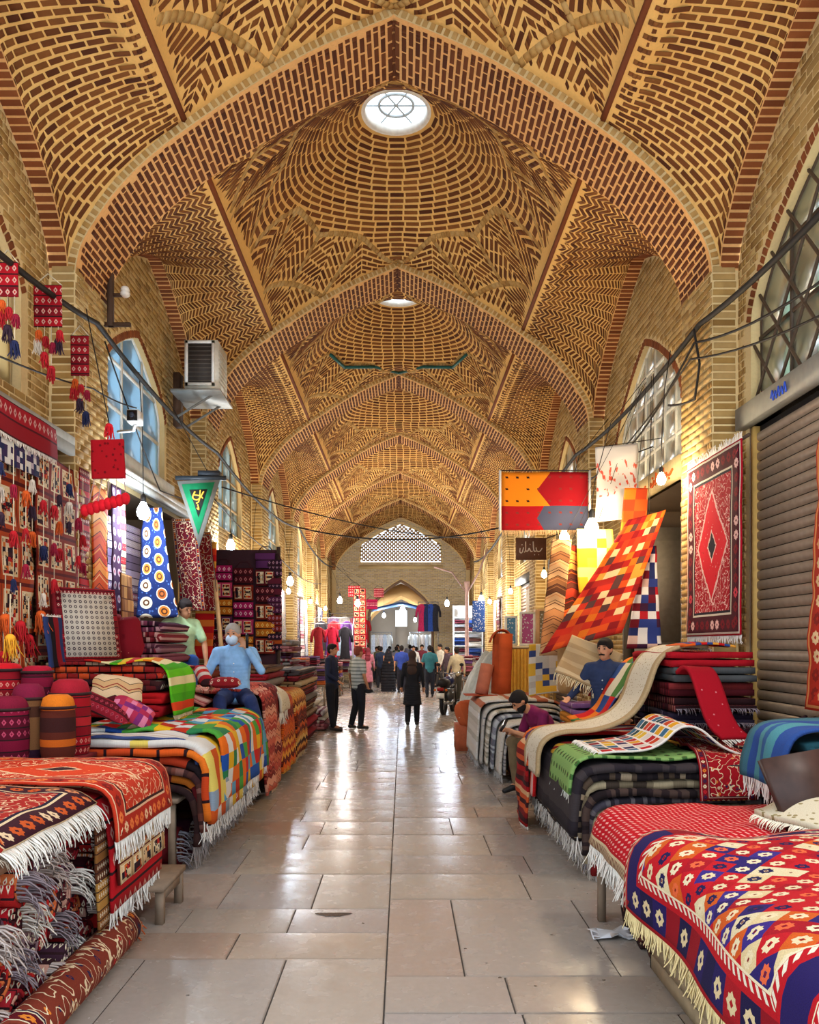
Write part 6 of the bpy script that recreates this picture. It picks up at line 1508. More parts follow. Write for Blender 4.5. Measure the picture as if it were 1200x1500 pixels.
# --- grey rugs draped like arches
def arch_rug(label, x_in, x_out, z, y0, y1, mat, zend, seed, fringe=None):
    path = [(x_in, y1, .12), (x_in, y1, z * .6), (x_in - .02, y1, z - .08), (x_in - .14, y1, z), (x_out + .20, y1, z), (x_out + .05, y1, z - .05), (x_out, y1, z - .2), (x_out - .02, y1, zend)]
    return drape('draped_rug', label, path, (0, y0 - y1, 0), mat, .03, .012, seed, fringe, nu=14, nv=44, flen=.12, fcol='#b8b4b0')
GM = [stripes(['a8a4a2', 'c8c4be', '7a787c', 'b8b4ae'], .02, 1), speck('d4cfc2', '9a9488', 20., .2), stripes(['8a8c96', 'b4babe', '6a6c76'], .03, 3), stripes(['ded6c6', 'c0b49e', '9a9484'], .025, 5), speck('c0bcb4', '7a8088', 16., .2), stripes(['e0d8cc', 'b86a4a', 'c4bcae', 'e0dcd4', 'd4ccc0'], .08, 7)]
for k in range(6):
    arch_rug('%s rug arched over the low rack, %s layer from inside' % (('ash-striped', 'pale speckled', 'blue-grey', 'oatmeal', 'stone grey', 'cream and rust')[k], ('innermost', 'second', 'third', 'fourth', 'fifth', 'outermost')[k]), 2.15 + k * .04, 1.40 - k * .046, .70 + k * .052, 10.25 + .42 * (k if k > 1 else 0) * .6, 13.3 - .02 * k, GM[k], .12, 310 + k, [1] if k % 2 else None)
rk = thing('rug_rack', 'low dark rack inside the arched grey rugs', 'rack', (0, 0, 0))
for y in (10.4, 13.1):
    for x in (1.55, 2.0): MB().box((x, y, 0), (x + .05, y + .05, .6)).build('post', DARKW, rk)
MB().box((1.5, 10.35, .6), (2.1, 13.2, .64)).build('top_board', DARKW, rk)
folded('red and black banded rug tucked inside the arched grey rugs', 'y', 10.35, 11.6, 1.52, 2.0, .02, .14, bandmotif(['b8241f', '2a2a2a', 'd8d4c8'], .12, 4, '2a6a3a'), 3, 318)
# --- farther right: orange bolsters, tarp, counter with frames
tr = roll('tall orange rug roll standing upright on the arched grey rugs', (1.63, 12.9, .975), (1.66, 12.9, 1.93), .155, solid('c8562a'), seed=2, turns=4)
drape('flap', None, [(1.80, 12.80, 1.90), (1.72, 12.78, 1.99), (1.60, 12.76, 2.0), (1.50, 12.74, 1.93), (1.44, 12.72, 1.80)], (0, .26, 0), solid('c05028'), .02, .02, 3, None, parent=tr)
roll('short coral rug roll leaning against the tall orange one', (1.32, 12.75, .985), (1.42, 12.8, 1.45), .10, solid('c8765a'), seed=4, turns=3)
folded('orange folded rug lying under the leaning coral roll', 'y', 12.5, 13.1, 1.05, 1.55, .972, .0055, solid('b84a22'), 2, 321)
st = thing('stall_block', 'low coral cloth-covered block under the stuffed bags', 'platform', (0, 0, 0)); MB().box((.98, 13.55, 0), (1.5, 14.15, .42)).build('block', plain('#b05a38', .9, var=.2), st)
for k in range(2):
    a = Vector((1.30 - .16 * k, 14.0 - .3 * k, .60)); cushion(('coral stuffed bag slumped by the arched rugs, rear one', 'coral stuffed bag slumped by the arched rugs, front one')[k], a, (.42, .5, .32), speck('d0663a', 'e8b090', 10., .15), Euler((1.2, 0, .3 + k)).to_matrix(), 'stuffed_bag', cat='bag')
rng = np.random.default_rng(4); A_, B_ = np.meshgrid(np.linspace(0, 1, 34), np.linspace(0, 1, 34), indexing='ij')
zc = 1.72 * np.clip(1 - ((A_ - .55) / .52) ** 2, 0, 1) ** .55 * np.clip(1 - ((B_ - .5) / .52) ** 2, 0, 1) ** .4 + .03
zc = zc + .05 * np.sin(A_ * 22 + B_ * 9) * (zc > .2) + .04 * np.sin(B_ * 31 - A_ * 7) * (zc > .2)
G = np.stack([1.10 + A_ * 1.3, 14.35 + B_ * 2.3, zc * .92], -1); me, _ = sheet_mesh('tarpaulin', G, plain('#a9ada6', .6, var=.2), .01, np.stack([A_, B_], -1))
tag(link('tarpaulin', me), 'grey-green tarpaulin heaped over goods beside the motorbike', 'tarpaulin')
ct = thing('counter', 'yellow pleated counter front below the framed pictures', 'counter', at(742, 1003, 13.9))
ct.location.z = 0
for j in range(12): MB().lathe([(.028, 0), (.03, .1), (.03, 1.55), (.028, 1.68)], (.03 + j * .058, 0, 0), 8).build('pleat', plain('#d8a03a', .8), ct, True)
MB().box((0, .02, 0), (.74, .6, 1.70)).build('cabinet', plain('#c89a5a', .7), ct); MB().box((-.03, -.03, 1.70), (.78, .62, 1.74)).build('top', plain('#e0c898', .5), ct)
for k, (px0, px1, py0, py1, c1, lb) in enumerate(((740, 759, 902, 944, '5a8aa8', 'small white-framed blue print on the pleated counter'), (762, 785, 896, 944, 'b85a8a', 'white-framed pink print on the pleated counter'), (788, 822, 892, 940, '8a7a5e', 'pale wooden framed box at the counter\'s end'))):
    a, b_ = at(px0, py1, 13.95), at(px1, py0, 13.95); a.z = 1.743; w, h = b_.x - a.x, b_.z - a.z; t = thing('picture_frame' if k < 2 else 'display_box', lb, 'picture' if k < 2 else 'box', a, .12)
    dpt = .04 if k < 2 else .25
    MB().box((0, 0, 0), (w, dpt, .035)).box((0, 0, h - .035), (w, dpt, h)).box((0, 0, .035), (.035, dpt, h - .035)).box((w - .035, 0, .035), (w, dpt, h - .035)).build('frame', plain('#dcd6c6' if k < 2 else '#c89a68', .6), t)
    V = [(.03, .02, .03), (w - .03, .02, .03), (w - .03, .02, h - .03), (.03, .02, h - .03)]
    link('picture', mesh_np('picture', V, [[0, 1, 2, 3]], speck(c1, 'd8d8d0', 20., .3), uv=[(0, 0), (w, 0), (w, h), (0, h)]), t)
# lettered brown sign over the far shop
sg_ = thing('shop_sign', 'brown sign with white Persian script above the far right shutter', 'sign', at(756, 820, 15.6), 0)
MB().box((0, 0, 0), (.58, .03, .42)).build('board', plain('#6a4430', .7), sg_); strokes(sg_, 'script', SCRIPT, plain('#d8c8b0', .7), (.06, -.008, .08), (.46, 0, 0), (0, 0, .28), .012)
MB().tube([(.55, .02, .4), (1.1, .1, .6)], .012, 5).build('bracket', RUST, sg_)
# litter on the floor
G = np.stack([np.linspace(0, .26, 6)[:, None] + np.zeros((6, 5)), np.zeros((6, 1)) + np.linspace(0, .17, 5)[None], np.abs(rng.normal(.012, .012, (6, 5))) + .004], -1) + np.array([1.22, 4.85, 0.])
me, _ = sheet_mesh('plastic_wrapper', G, plain('#c9ccd2', .25), .002, np.zeros((6, 5, 2))); tag(link('plastic_wrapper', me), 'crumpled clear plastic wrapper lying on the floor by the table leg', 'litter')
me = mesh_np('wet_patch', [(-.36 + .10 * math.cos(a) * (1 + .4 * math.sin(3 * a)), 5.32 + .05 * math.sin(a) * (1 + .3 * math.cos(2 * a)), .0015) for a in np.linspace(0, 2 * PI, 20)[:-1]] + [(-.36, 5.32, .0018)], None, plain('#2e2f33', .15), T=[[i, (i + 1) % 19, 19] for i in range(19)])
tag(link('wet_patch', me), 'small dark wet patch in the middle of the aisle floor', 'puddle')
# ------------------------------------------------------------------ people
FUSED = []
def fuse(mb, name, mat, parent, voxel=.014, smooth=3):
    o = mb.build(name, mat, parent, True); m = o.modifiers.new('fuse', 'REMESH'); m.mode = 'VOXEL'; m.voxel_size = voxel; m.use_smooth_shade = True
    s = o.modifiers.new('soft', 'SMOOTH'); s.iterations = smooth; s.factor = .5; FUSED.append(o); return o
SKIN = {'a': '#b07a58', 'b': '#c08a68', 'c': '#9a6a4c'}
def v3(*a): return np.array(a, float)
DEF = dict(pelvis=(0, 0, .93), waist=(0, .0, 1.06), chest=(0, .01, 1.27), neck=(0, .015, 1.445), head=(0, -.015, 1.60),
           shR=(-.175, .01, 1.40), elR=(-.235, .03, 1.12), wrR=(-.25, -.05, .89), shL=(.175, .01, 1.40), elL=(.235, .03, 1.12), wrL=(.25, -.05, .89),
           hipR=(-.085, 0, .90), knR=(-.10, -.02, .49), anR=(-.11, .02, .085), hipL=(.085, 0, .90), knL=(.10, -.02, .49), anL=(.11, .02, .085), toeR=(-.125, -.15, .03), toeL=(.125, -.15, .03))
def limb(mb, pts, rs):
    mb.tube(pts, rs, 10)
    for p, r in zip(pts, rs): mb.ell(p, (r, r, r), 10, 6)
def hand(mb, el, wr, curl=.5, side=1, up=None, s=1.0):
    """palm, four unequal bent fingers and a thumb from the palm's side"""
    d = Vector(wr) - Vector(el); d.normalize(); n = Vector(up) if up is not None else Vector((0, -1, 0)); n = (n - d * n.dot(d))
    n = n.normalized() if n.length > 1e-3 else d.orthogonal().normalized(); w = d.cross(n) * side
    p0 = Vector(wr); pc = p0 + d * .045 * s
    Rm = Matrix((w, n, d)).transposed(); mb.ell(pc, (.038 * s, .017 * s, .052 * s), 10, 6, Rm)
    for i, ln in enumerate((.068, .076, .072, .056)):
        b = p0 + d * .088 * s + w * (.028 - .0187 * i) * s; L = ln * s; c1 = curl * .6; c2 = curl * 1.3
        q1 = b + (d * math.cos(c1) + n * math.sin(c1)) * L * .5; q2 = q1 + (d * math.cos(c2) + n * math.sin(c2)) * L * .5
        mb.tube([b - d * .02, q1, q2], [.0095 * s, .009 * s, .007 * s], 6)
    t0 = p0 + d * .03 * s + w * .032 * s; t1 = t0 + (d * .6 + w * .7 + n * .2).normalized() * .034 * s; t2 = t1 + (d * .9 + w * .15 + n * .3).normalized() * .03 * s
    mb.tube([t0 - w * .01, t1, t2], [.012 * s, .0105 * s, .008 * s], 6)
def person(label, loc, rz=0.0, scale=1.0, pose=None, top='#444444', sleeve='long', bottom='#222222', skirt=False, hair='#1c1512', scarf=None, shoes='#1a1616', skin='a', head_rot=(0, 0, 0), mask=None, beard=False, chador=None, voxel=.013, hem=None, moustache=False, top_mat=None, far=False, curl=(.5, .5), collar=None, bald=False, belly=0.0, long_coat=0.0):
    J = {k: v3(*v) for k, v in DEF.items()}
    for k, v in (pose or {}).items(): J[k] = v3(*v)
    if chador:
        for s, m in (('R', -1), ('L', 1)): J['el' + s] = v3(m * .17, -.08, 1.13); J['wr' + s] = v3(m * .06, -.17, 1.16)
    t = thing('person', label, 'person', loc, rz); t.scale = (scale,) * 3
    b = MB(); sk = plain(SKIN[skin], .6)
    sx = J['shL'] - J['shR']; sx = sx / np.linalg.norm(sx)
    def torso(mb, ex, lo=0.0):
        sp = [(J['pelvis'], .150, .105), (J['waist'], .135 + belly * .5, .098 + belly), (J['chest'], .165, .115), ((J['chest'] + J['neck']) / 2 + 0, .165, .10), (J['neck'], .075, .06)]
        for (a, ra, da), (c, rc, dc) in zip(sp[:-1], sp[1:]):
            ax = c - a; L = np.linalg.norm(ax); ax = ax / L; xx = sx - ax * sx.dot(ax); xx /= np.linalg.norm(xx); yy = np.cross(ax, xx)
            Rm = Matrix((Vector(xx), Vector(yy), Vector(ax))).transposed()
            for k in range(6):
                f = k / 5; mb.ell(a + (c - a) * f, (ra + (rc - ra) * f + ex, da + (dc - da) * f + ex, .075), 12, 6, Rm)
        for s in 'RL': limb(mb, [J['neck'] + (J['sh' + s] - J['neck']) * .15 - v3(0, 0, .02), J['sh' + s]], [.052 + ex * .7, .050 + ex * .7])
    torso(b, 0.0)
    for s in 'RL':
        limb(b, [J['sh' + s], (J['sh' + s] + J['el' + s]) / 2, J['el' + s], (J['el' + s] * .6 + J['wr' + s] * .4), J['wr' + s]], [.052, .047, .038, .037, .026])
        limb(b, [J['hip' + s], (J['hip' + s] + J['kn' + s]) / 2, J['kn' + s], J['kn' + s] * .6 + J['an' + s] * .4, J['an' + s]], [.085, .075, .053, .052, .036])
        hand(b, J['el' + s], J['wr' + s], curl[0 if s == 'R' else 1], 1 if s == 'R' else -1)
        limb(b, [J['an' + s], J['toe' + s]], [.035, .03])
    hr = Euler(head_rot).to_matrix(); h = Vector(J['head'])
    def hp(x, y, z): return h + hr @ Vector((x, y, z))
    b.tube([tuple(J['neck'] - v3(0, 0, .03)), tuple(hp(0, .01, -.06))], [.056, .05], 10)
    b.ell(hp(0, .01, .022), (.077, .097, .095), 14, 10, hr); b.ell(hp(0, -.022, -.045), (.058, .068, .07), 12, 8, hr); b.ell(hp(0, -.06, -.085), (.032, .026, .024), 8, 6, hr)
    b.tube([hp(0, -.085, .02), hp(0, -.108, -.018), hp(0, -.09, -.03)], [.010, .016, .012], 6)
    for s in (-1, 1): b.ell(hp(s * .077, .01, -.005), (.012, .02, .03), 8, 6, hr)
    b.ell(hp(0, -.086, -.058), (.024, .012, .009), 8, 5, hr)
    body = fuse(b, 'body', sk, t, voxel)
    if not far:
        for s in (-1, 1):
            MB().ell(hp(s * .030, -.081, .018), (.012, .008, .008), 8, 6, hr).build('eye', plain('#1a1210', .3), body, True)
            MB().tube([hp(s * .014, -.092, .040), hp(s * .032, -.089, .045), hp(s * .048, -.078, .040)], .005, 5).build('eyebrow', plain(hair, .9), body)
    if moustache: MB().tube([hp(-.03, -.088, -.047), hp(0, -.106, -.040), hp(.03, -.088, -.047)], .009, 6).build('moustache', plain(hair, .9), body, True)
    if beard:
        mb = MB(); mb.ell(hp(0, -.022, -.055), (.064, .073, .066), 12, 8, hr); mb.ell(hp(0, -.062, -.092), (.036, .03, .03), 8, 6, hr); fuse(mb, 'beard', plain(hair, .95), body, .012)
    if not scarf and not chador:
        mb = MB(); e = .008
        mb.ell(hp(0, .022, .040), (.080 + e, .094 + e, .088 + e), 14, 10, hr); mb.ell(hp(0, .045, -.01), (.075, .068, .07), 12, 8, hr)
        if not bald: mb.ell(hp(0, -.035, .085), (.062, .055, .035), 10, 6, hr)
        o = fuse(mb, 'hair', plain(hair, .9, var=.2), body, .012)
    if scarf:
        mb = MB(); mb.ell(hp(0, .018, .028), (.097, .118, .112), 14, 10, hr); mb.ell(hp(0, .03, -.07), (.085, .095, .09), 12, 8, hr); mb.tube([hp(0, .02, -.10), tuple(J['chest'] + v3(0, .05, .10))], [.09, .13], 12); mb.ell(tuple(J['chest'] + v3(0, .06, .02)), (.13, .10, .14), 10, 8)
        fuse(mb, 'headscarf', scarf, t, .014)
    if mask: fuse(MB().ell(hp(0, -.042, -.046), (.068, .084, .062), 12, 8, hr), 'face_mask', plain(mask, .8), body, .011)
    tm = top_mat or plain(top, .9, var=.18)
    if chador:
        mb = MB(); zt = J['head'][2] + .03
        mb.ell(hp(0, .015, .02), (.10, .122, .125), 12, 8, hr)
        for k in range(14): f = k / 13; z = zt - .10 - f * (zt - .12); r = .15 + .12 * min(1, f * 3.5) + .07 * f; mb.ell((0, -.01, z), (r, r * .82, .09), 14, 6)
        fuse(mb, 'chador', plain(chador, .9), t, voxel + .004)
    else:
        mb = MB(); torso(mb, .020)
        hp_ = (J['hipR'] + J['hipL']) / 2; mb.ell((J['pelvis'] + hp_) / 2 - v3(0, 0, .03), (.172, .125, .09), 12, 6)
        for s in 'RL':
            e = J['el' + s] if sleeve == 'long' else J['sh' + s] + (J['el' + s] - J['sh' + s]) * .72
            pts = [J['sh' + s], e] if sleeve == 'short' else [J['sh' + s], (J['sh' + s] + J['el' + s]) / 2, J['el' + s], J['el' + s] + (J['wr' + s] - J['el' + s]) * .9]
            limb(mb, pts, [.062, .062] if sleeve == 'short' else [.059, .054, .047, .038])
        if long_coat:
            for k in range(9): f = k / 8; mb.ell((hp_[0], hp_[1], hp_[2] + .03 - f * long_coat), (.18 + .05 * f, .135 + .05 * f, .06), 14, 6)
        shirt = fuse(mb, 'coat' if long_coat else 'shirt', tm, t, voxel)
        if not far and not scarf:
            nk = J['neck']; MB().tube([tuple(nk + v3(.062 * math.cos(a), .06 * math.sin(a) - .004, -.012 + .02 * math.sin(a))) for a in np.linspace(0, 2 * PI, 14)[:-1]], .015, 6, closed=True).build('collar', plain(collar, .9) if collar else tm, shirt, True)
            if sleeve == 'long':
                for j in range(4): p = J['chest'] + (J['pelvis'] - J['chest']) * (j * .28) + v3(0, -.142 - (.01 if j > 1 else 0), 0); MB().ell(p, (.008, .005, .008), 8, 5).build('button', plain('#d8dce0', .4), shirt, True)
        mb = MB(); bm = plain(bottom, .9, var=.18)
        if skirt:
            for k in range(12): f = k / 11; mb.ell((hp_[0], hp_[1], hp_[2] + .02 - f * (hp_[2] - .12)), (.165 + .06 * f, .125 + .06 * f, .07), 14, 6)
        else:
            mb.ell(hp_ + v3(0, 0, .02), (.160, .118, .10), 12, 6)
            for s in 'RL': limb(mb, [J['hip' + s], (J['hip' + s] + J['kn' + s]) / 2, J['kn' + s], (J['kn' + s] + J['an' + s]) / 2, J['an' + s] + (J['kn' + s] - J['an' + s]) * .06], [.102, .094, .076, .072, .062])
        fuse(mb, 'skirt' if skirt else 'trousers', bm, t, voxel)
    for s in 'RL':
        mb = MB(); a, c = J['an' + s], J['toe' + s]; f = c - a; f[2] = 0; L = np.linalg.norm(f) + 1e-6; f /= L
        z0 = min(a[2], c[2] + .03); dn = v3(0, 0, -.035)
        limb(mb, [a + v3(0, 0, -.03) - f * .05, a + f * .06 + v3(0, 0, -.04), c + v3(0, 0, .0)], [.043, .042, .034]); o = fuse(mb, 'shoe', plain(shoes, .5), t, .013)
    return t
# seated man in green, on a pile behind the striped rugs
for k in range(4): folded('%s folded rug under the seated man in green, %s layer' % (('grey', 'wine', 'brown', 'rust')[k], ORD12[3 - k]), 'x', -3.12, -2.32, 10.0, 10.9, 1.01 + k * .105, .05, (solid('6a6468'), solid('5a1420'), solid('4a3426'), solid('7a3420'))[k], 2, 330 + k)
person('man in a pale green T-shirt and jeans sitting high among the piles, looking down', (-2.66, 10.30, 0), .25, 1.0, dict(
    pelvis=(0, .05, 1.55), waist=(-.02, .03, 1.68), chest=(-.04, 0, 1.89), neck=(-.03, -.02, 2.06), head=(.02, -.06, 2.20), shR=(-.21, 0, 2.02), shL=(.14, 0, 2.02), elR=(-.40, -.06, 1.83), wrR=(-.55, -.20, 1.98 - .12), elL=(.25, -.02, 1.76), wrL=(.27, -.12, 1.54),
    hipR=(-.09, .03, 1.53), hipL=(.09, .03, 1.53), knR=(-.13, -.38, 1.58), knL=(.10, -.38, 1.56), anR=(-.12, -.44, 1.20), anL=(.10, -.44, 1.18), toeR=(-.13, -.56, 1.15), toeL=(.11, -.56, 1.13)), top='#a9c79a', sleeve='short', bottom='#2a4f96', hair='#221a18', head_rot=(.35, 0, .55), skin='a', collar='#3f6a8a')
person('man in a light blue shirt and face mask sitting on the short pile, phone raised', (-1.76, 9.02, 0), .10, 1.0, dict(
    pelvis=(0, .08, 1.22), waist=(0, .06, 1.35), chest=(.0, .03, 1.55), neck=(0, .01, 1.715), head=(-.02, -.03, 1.86), shR=(-.19, .02, 1.67), shL=(.19, .02, 1.67), elR=(-.30, -.05, 1.40), wrR=(-.22, -.26, 1.32), elL=(.30, -.13, 1.47), wrL=(.14, -.13, 1.72),
    hipR=(-.09, .06, 1.19), hipL=(.09, .06, 1.19), knR=(-.12, -.36, 1.16), knL=(.20, -.33, 1.15), anR=(-.10, -.50, 1.12 - .30), anL=(.30, -.30, .78), toeR=(-.10, -.62, .77), toeL=(.36, -.40, .73)), top='#7fa9d2', sleeve='long', bottom='#1f2c55', hair='#8d8780', head_rot=(.05, 0, -.12), mask='#b8cfe6', skin='b', bald=True, curl=(.4, 1.0), belly=.02)
ph = tag(MB().cbox((-1.60, 8.89, 1.80), (.025, .075, .15), Euler((.2, 0, .3)).to_matrix()).build('mobile_phone', plain('#15161a', .3)), 'dark mobile phone held to the ear of the man in blue', 'phone')
# man bent over his phone on the right
bp_ = (1.48, 9.45, 0)
person('man in a burgundy polo sitting bent forward over his phone', bp_, -1.25, 1.0, dict(
    pelvis=(-.02, .36, .56), waist=(-.01, .34, .67), chest=(0, .24, .84), neck=(0, .10, .99), head=(.02, -.06, 1.10), shR=(-.18, .17, .95), shL=(.18, .17, .95), elR=(-.21, .08, .68), wrR=(-.08, -.15, .76), elL=(.23, .10, .67), wrL=(.08, -.15, .76),
    hipR=(-.10, .33, .53), hipL=(.10, .33, .53), knR=(-.15, -.07, .62), knL=(.14, -.05, .60), anR=(-.14, .0, .13), anL=(.14, .03, .13), toeR=(-.16, -.16, .05), toeL=(.16, -.13, .05)), top='#6a1240', sleeve='short', bottom='#6b5a40', hair='#17110f', head_rot=(.75, 0, 0), skin='a', beard=True, curl=(1.0, 1.0), shoes='#1c1a1a')
tag(MB().cbox((1.245, 9.375, .83), (.012, .08, .15), Euler((0, .5, .3)).to_matrix()).build('mobile_phone', plain('#101114', .3)), 'black mobile phone in the hands of the burgundy-shirted man', 'phone')
stl = thing('stool', 'low wooden stool under the burgundy-shirted man', 'stool', (1.82, 9.56, 0))
MB().box((-.17, -.17, .38), (.17, .17, .42)).build('seat', WOOD, stl)
for x in (-.14, .10):
    for y in (-.14, .10): MB().box((x, y, 0), (x + .04, y + .04, .38)).build('leg', WOOD, stl)
person('moustached man in dark clothes standing behind the cream runner, looking left', (2.30, 8.95, .10), -.45, 1.0, dict(elR=(-.30, -.05, 1.16), wrR=(-.34, -.22, 1.08)), top='#23304f', sleeve='long', bottom='#23222a', hair='#17110f', head_rot=(.1, 0, -.15), skin='b', moustache=True)
# standing in the aisle
person('man in navy shirt and black trousers standing by the left pile, facing right', (-1.36, 16.8, 0), 1.25, 1.03, dict(elR=(-.24, -.02, 1.12), wrR=(-.18, -.20, 1.0), anR=(-.11, -.08, .085), toeR=(-.12, -.25, .03)), top='#1d2238', bottom='#15141a', hair='#1a1413', voxel=.016, belly=.02, shoes='#3a3230')
person('man in a grey striped T-shirt standing with his back half turned, cap in hand', (-.84, 17.1, 0), 2.3, 1.0, dict(anL=(.16, .06, .085), toeL=(.2, -.08, .03)), sleeve='short', bottom='#1a1a22', hair='#7a3a2c', voxel=.016, belly=.03, top_mat=None, top='#9a9c98')
s_ = [o for o in bpy.data.objects if o.name.startswith('shirt')][-1]
M = Mat('striped_jersey', .9); M.obj(); x, y, z = M.obj(); k_ = (z / .075).fract(); M.color(M.mix(k_.band(.0, .38), hexc('a9aca8'), hexc('6f7470'))); s_.data.materials.clear(); s_.data.materials.append(M.m)
cp = tag(MB().ell((-.62, 17.0, .80), (.10, .08, .05), 12, 6).ell((-.56, 16.93, .78), (.08, .05, .012), 10, 5).build('cloth_cap', plain('#17161b', .8), None, True), 'dark cloth cap held by the man in the striped T-shirt', 'cap')
person('woman in black coat and floral headscarf walking away down the aisle', (.30, 17.8, 0), PI - .1, .94, dict(anR=(-.10, -.05, .085), toeR=(-.11, -.2, .03), anL=(.10, .10, .10), toeL=(.11, -.06, .03)), top='#17171d', bottom='#15151a', scarf=speck('4a3a34', 'a8785a', 22., .3), long_coat=.42, voxel=.016)
# farther walkers
FP = [('person in a long pink coat walking far down the left of the aisle', -1.25, 31.5, PI, dict(top='#c87a84', bottom='#3a2a30', scarf=speck('8a3a44', 'c8a0a0', 20., .3), long_coat=.55)),
      ('person in a black chador walking in the middle distance', -.45, 31.0, .2, dict(chador='#15141a')),
      ('man in a teal shirt walking away on the right of the aisle', 1.0, 27.5, PI + .1, dict(top='#2f6a74', bottom='#20222c', sleeve='short')),
      ('man in a royal blue shirt walking away ahead of the scarved woman', .05, 30.0, PI, dict(top='#2a3f8a', bottom='#1c1c26', sleeve='short')),
      ('man in navy walking left of the black chador', -.80, 33.5, PI - .2, dict(top='#26324a', bottom='#1d1d24')),
      ('person in dark clothes far right of the aisle near the fabric shelf', 1.75, 30.5, -1.2, dict(top='#4a3a40', bottom='#22202a')),
      ('man in a pale shirt walking towards the viewer far away', .55, 35.0, .1, dict(top='#c8c4bc', bottom='#2a2a34')),
      ('person in light blue far left near the garments', -1.85, 34.5, 1.3, dict(top='#8aa8c8', bottom='#3a3a4a')),
      ('person in grey far away in the middle of the aisle', -.2, 37.5, PI, dict(top='#6a6a74', bottom='#24242c')),
      ('person in maroon far away right of the middle', .95, 36.5, 0, dict(top='#6a2a34', bottom='#22222a')),
      ('person in black far away beside the portal', 1.45, 38.5, PI, dict(chador='#1a1920')),
      ('person in white far away left of the portal', -1.15, 39.0, .3, dict(top='#d0ccc6', bottom='#33333c')),
      ('person in brown under the portal, left one', -.55, 40.2, PI, dict(top='#5a4434', bottom='#2a2420')),
      ('person in slate blue under the portal, right one', .45, 40.4, PI, dict(top='#4a5a74', bottom='#23242c')),
      ('person in olive far away left of the middle', -.95, 36.2, PI, dict(top='#5a5a3c', bottom='#26262c')),
      ('person in a red shirt far away near the garment rails', -1.55, 37.3, -.5, dict(top='#a02a30', bottom='#2a2a33')),
      ('person in a grey chador far away in the middle', .25, 34.0, PI, dict(chador='#3a3842')),
      ('person in cream far away at the right wall', 1.65, 34.2, -1.0, dict(top='#c8bca4', bottom='#3a3430')),
      ('person in dark green far away just left of the portal axis', -.15, 39.6, 0, dict(top='#2f4a3a', bottom='#22242a')),
      ('person in sky blue far away right of the portal axis', .75, 39.4, PI, dict(top='#7a9ac0', bottom='#2c2e38')),
      ('man in a sand shirt beside the parked motorbike\'s far side', 1.75, 25.2, PI + .4, dict(top='#a89878', bottom='#3a3428'))]
rs = random.Random(3)
for lb, x, y, rz, kw in FP:
    st_ = rs.choice((-1, 1)); person(lb, (x, y, 0), rz, rs.uniform(.96, 1.04) * (.95 if 'chador' in kw or 'scarf' in kw else 1.0), dict(anR=(-.10, -.10 * st_, .085), toeR=(-.11, -.10 * st_ - .16, .03), anL=(.10, .12 * st_, .085), toeL=(.11, .12 * st_ - .16, .03), elR=(-.25, .05 * st_, 1.12), wrR=(-.25, .10 * st_ - .05, .88), elL=(.25, -.05 * st_, 1.12), wrL=(.25, -.10 * st_ - .05, .88)), voxel=.026, far=True, **kw)
# ------------------------------------------------------------------ motorbike
mbk = thing('motorbike', 'dark motorbike parked on the right of the aisle, tail to the viewer', 'motorbike', (1.12, 20.6, 0), -.25)
BLK = plain('#17171a', .45); CHR = plain('#9a9ca0', .25, .8)
for nm, y in (('rear_wheel', .0), ('front_wheel', 1.22)):
    w = MB().tube([(0, y + .28 * math.cos(a), .30 + .28 * math.sin(a)) for a in np.linspace(0, 2 * PI, 25)[:-1]], .05, 8, closed=True).build(nm, BLK, mbk, True)
    MB().lathe([(.0, -.05), (.05, -.05), (.05, .05), (.0, .05)], n=10, M=Matrix.Translation((0, y, .30)) @ Matrix.Rotation(PI/2, 4, 'Y')).build('hub', CHR, w)
    for k in range(10): a = k * PI / 5; MB().tube([(0, y, .30), (0, y + .25 * math.cos(a), .30 + .25 * math.sin(a))], .006, 4).build('spoke', CHR, w)
MB().tube([(0, -.36, .42), (0, -.28, .58), (0, -.02, .66), (0, .22, .55)], [.06, .08, .085, .06], 8).build('rear_fender', BLK, mbk, True)
MB().tube([(0, .98, .58), (0, 1.2, .66), (0, 1.45, .55)], [.05, .065, .05], 8).build('front_fender', BLK, mbk, True)
MB().tube([(0, -.25, .80), (0, .05, .80), (0, .45, .78)], [.10, .13, .10], 10).build('seat', plain('#1d1a1c', .6), mbk, True)
MB().ell((0, .68, .82), (.14, .26, .13), 14, 8).build('fuel_tank', plain('#23305e', .3), mbk, True)
MB().box((-.13, .35, .28), (.13, .80, .62)).tube([(-.16, .55, .45), (.16, .55, .45)], .10, 10).build('engine', plain('#55565a', .4, .6), mbk)
MB().tube([(.14, .55, .35), (.16, .1, .28), (.17, -.35, .34)], [.03, .045, .05], 10).build('exhaust', CHR, mbk, True)
MB().tube([(0, .95, .95), (0, 1.22, .30)], .03, 8).build('fork', CHR, mbk)
hb = MB().tube([(-.36, .72, 1.02), (-.22, .88, 1.04), (0, .95, .98), (.22, .88, 1.04), (.36, .72, 1.02)], .014, 6).build('handlebar', CHR, mbk)
for s in (-1, 1):
    MB().tube([(s * .36, .72, 1.02), (s * .27, .82, 1.03)], .022, 8).build('grip', BLK, hb)
    MB().tube([(s * .25, .85, 1.04), (s * .30, .84, 1.20)], .008, 5).ell((s * .31, .83, 1.24), (.06, .015, .045), 10, 6).build('mirror', BLK, hb, True)
MB().ell((0, 1.08, .92), (.10, .09, .10), 12, 8).build('headlamp', plain('#c8ccd0', .2), mbk, True)
MB().cbox((0, -.40, .66), (.16, .05, .08)).build('tail_lamp', plain('#8e1518', .3), mbk)
MB().cbox((0, -.42, .50), (.20, .012, .13)).build('number_plate', plain('#d8d6cf', .5), mbk)
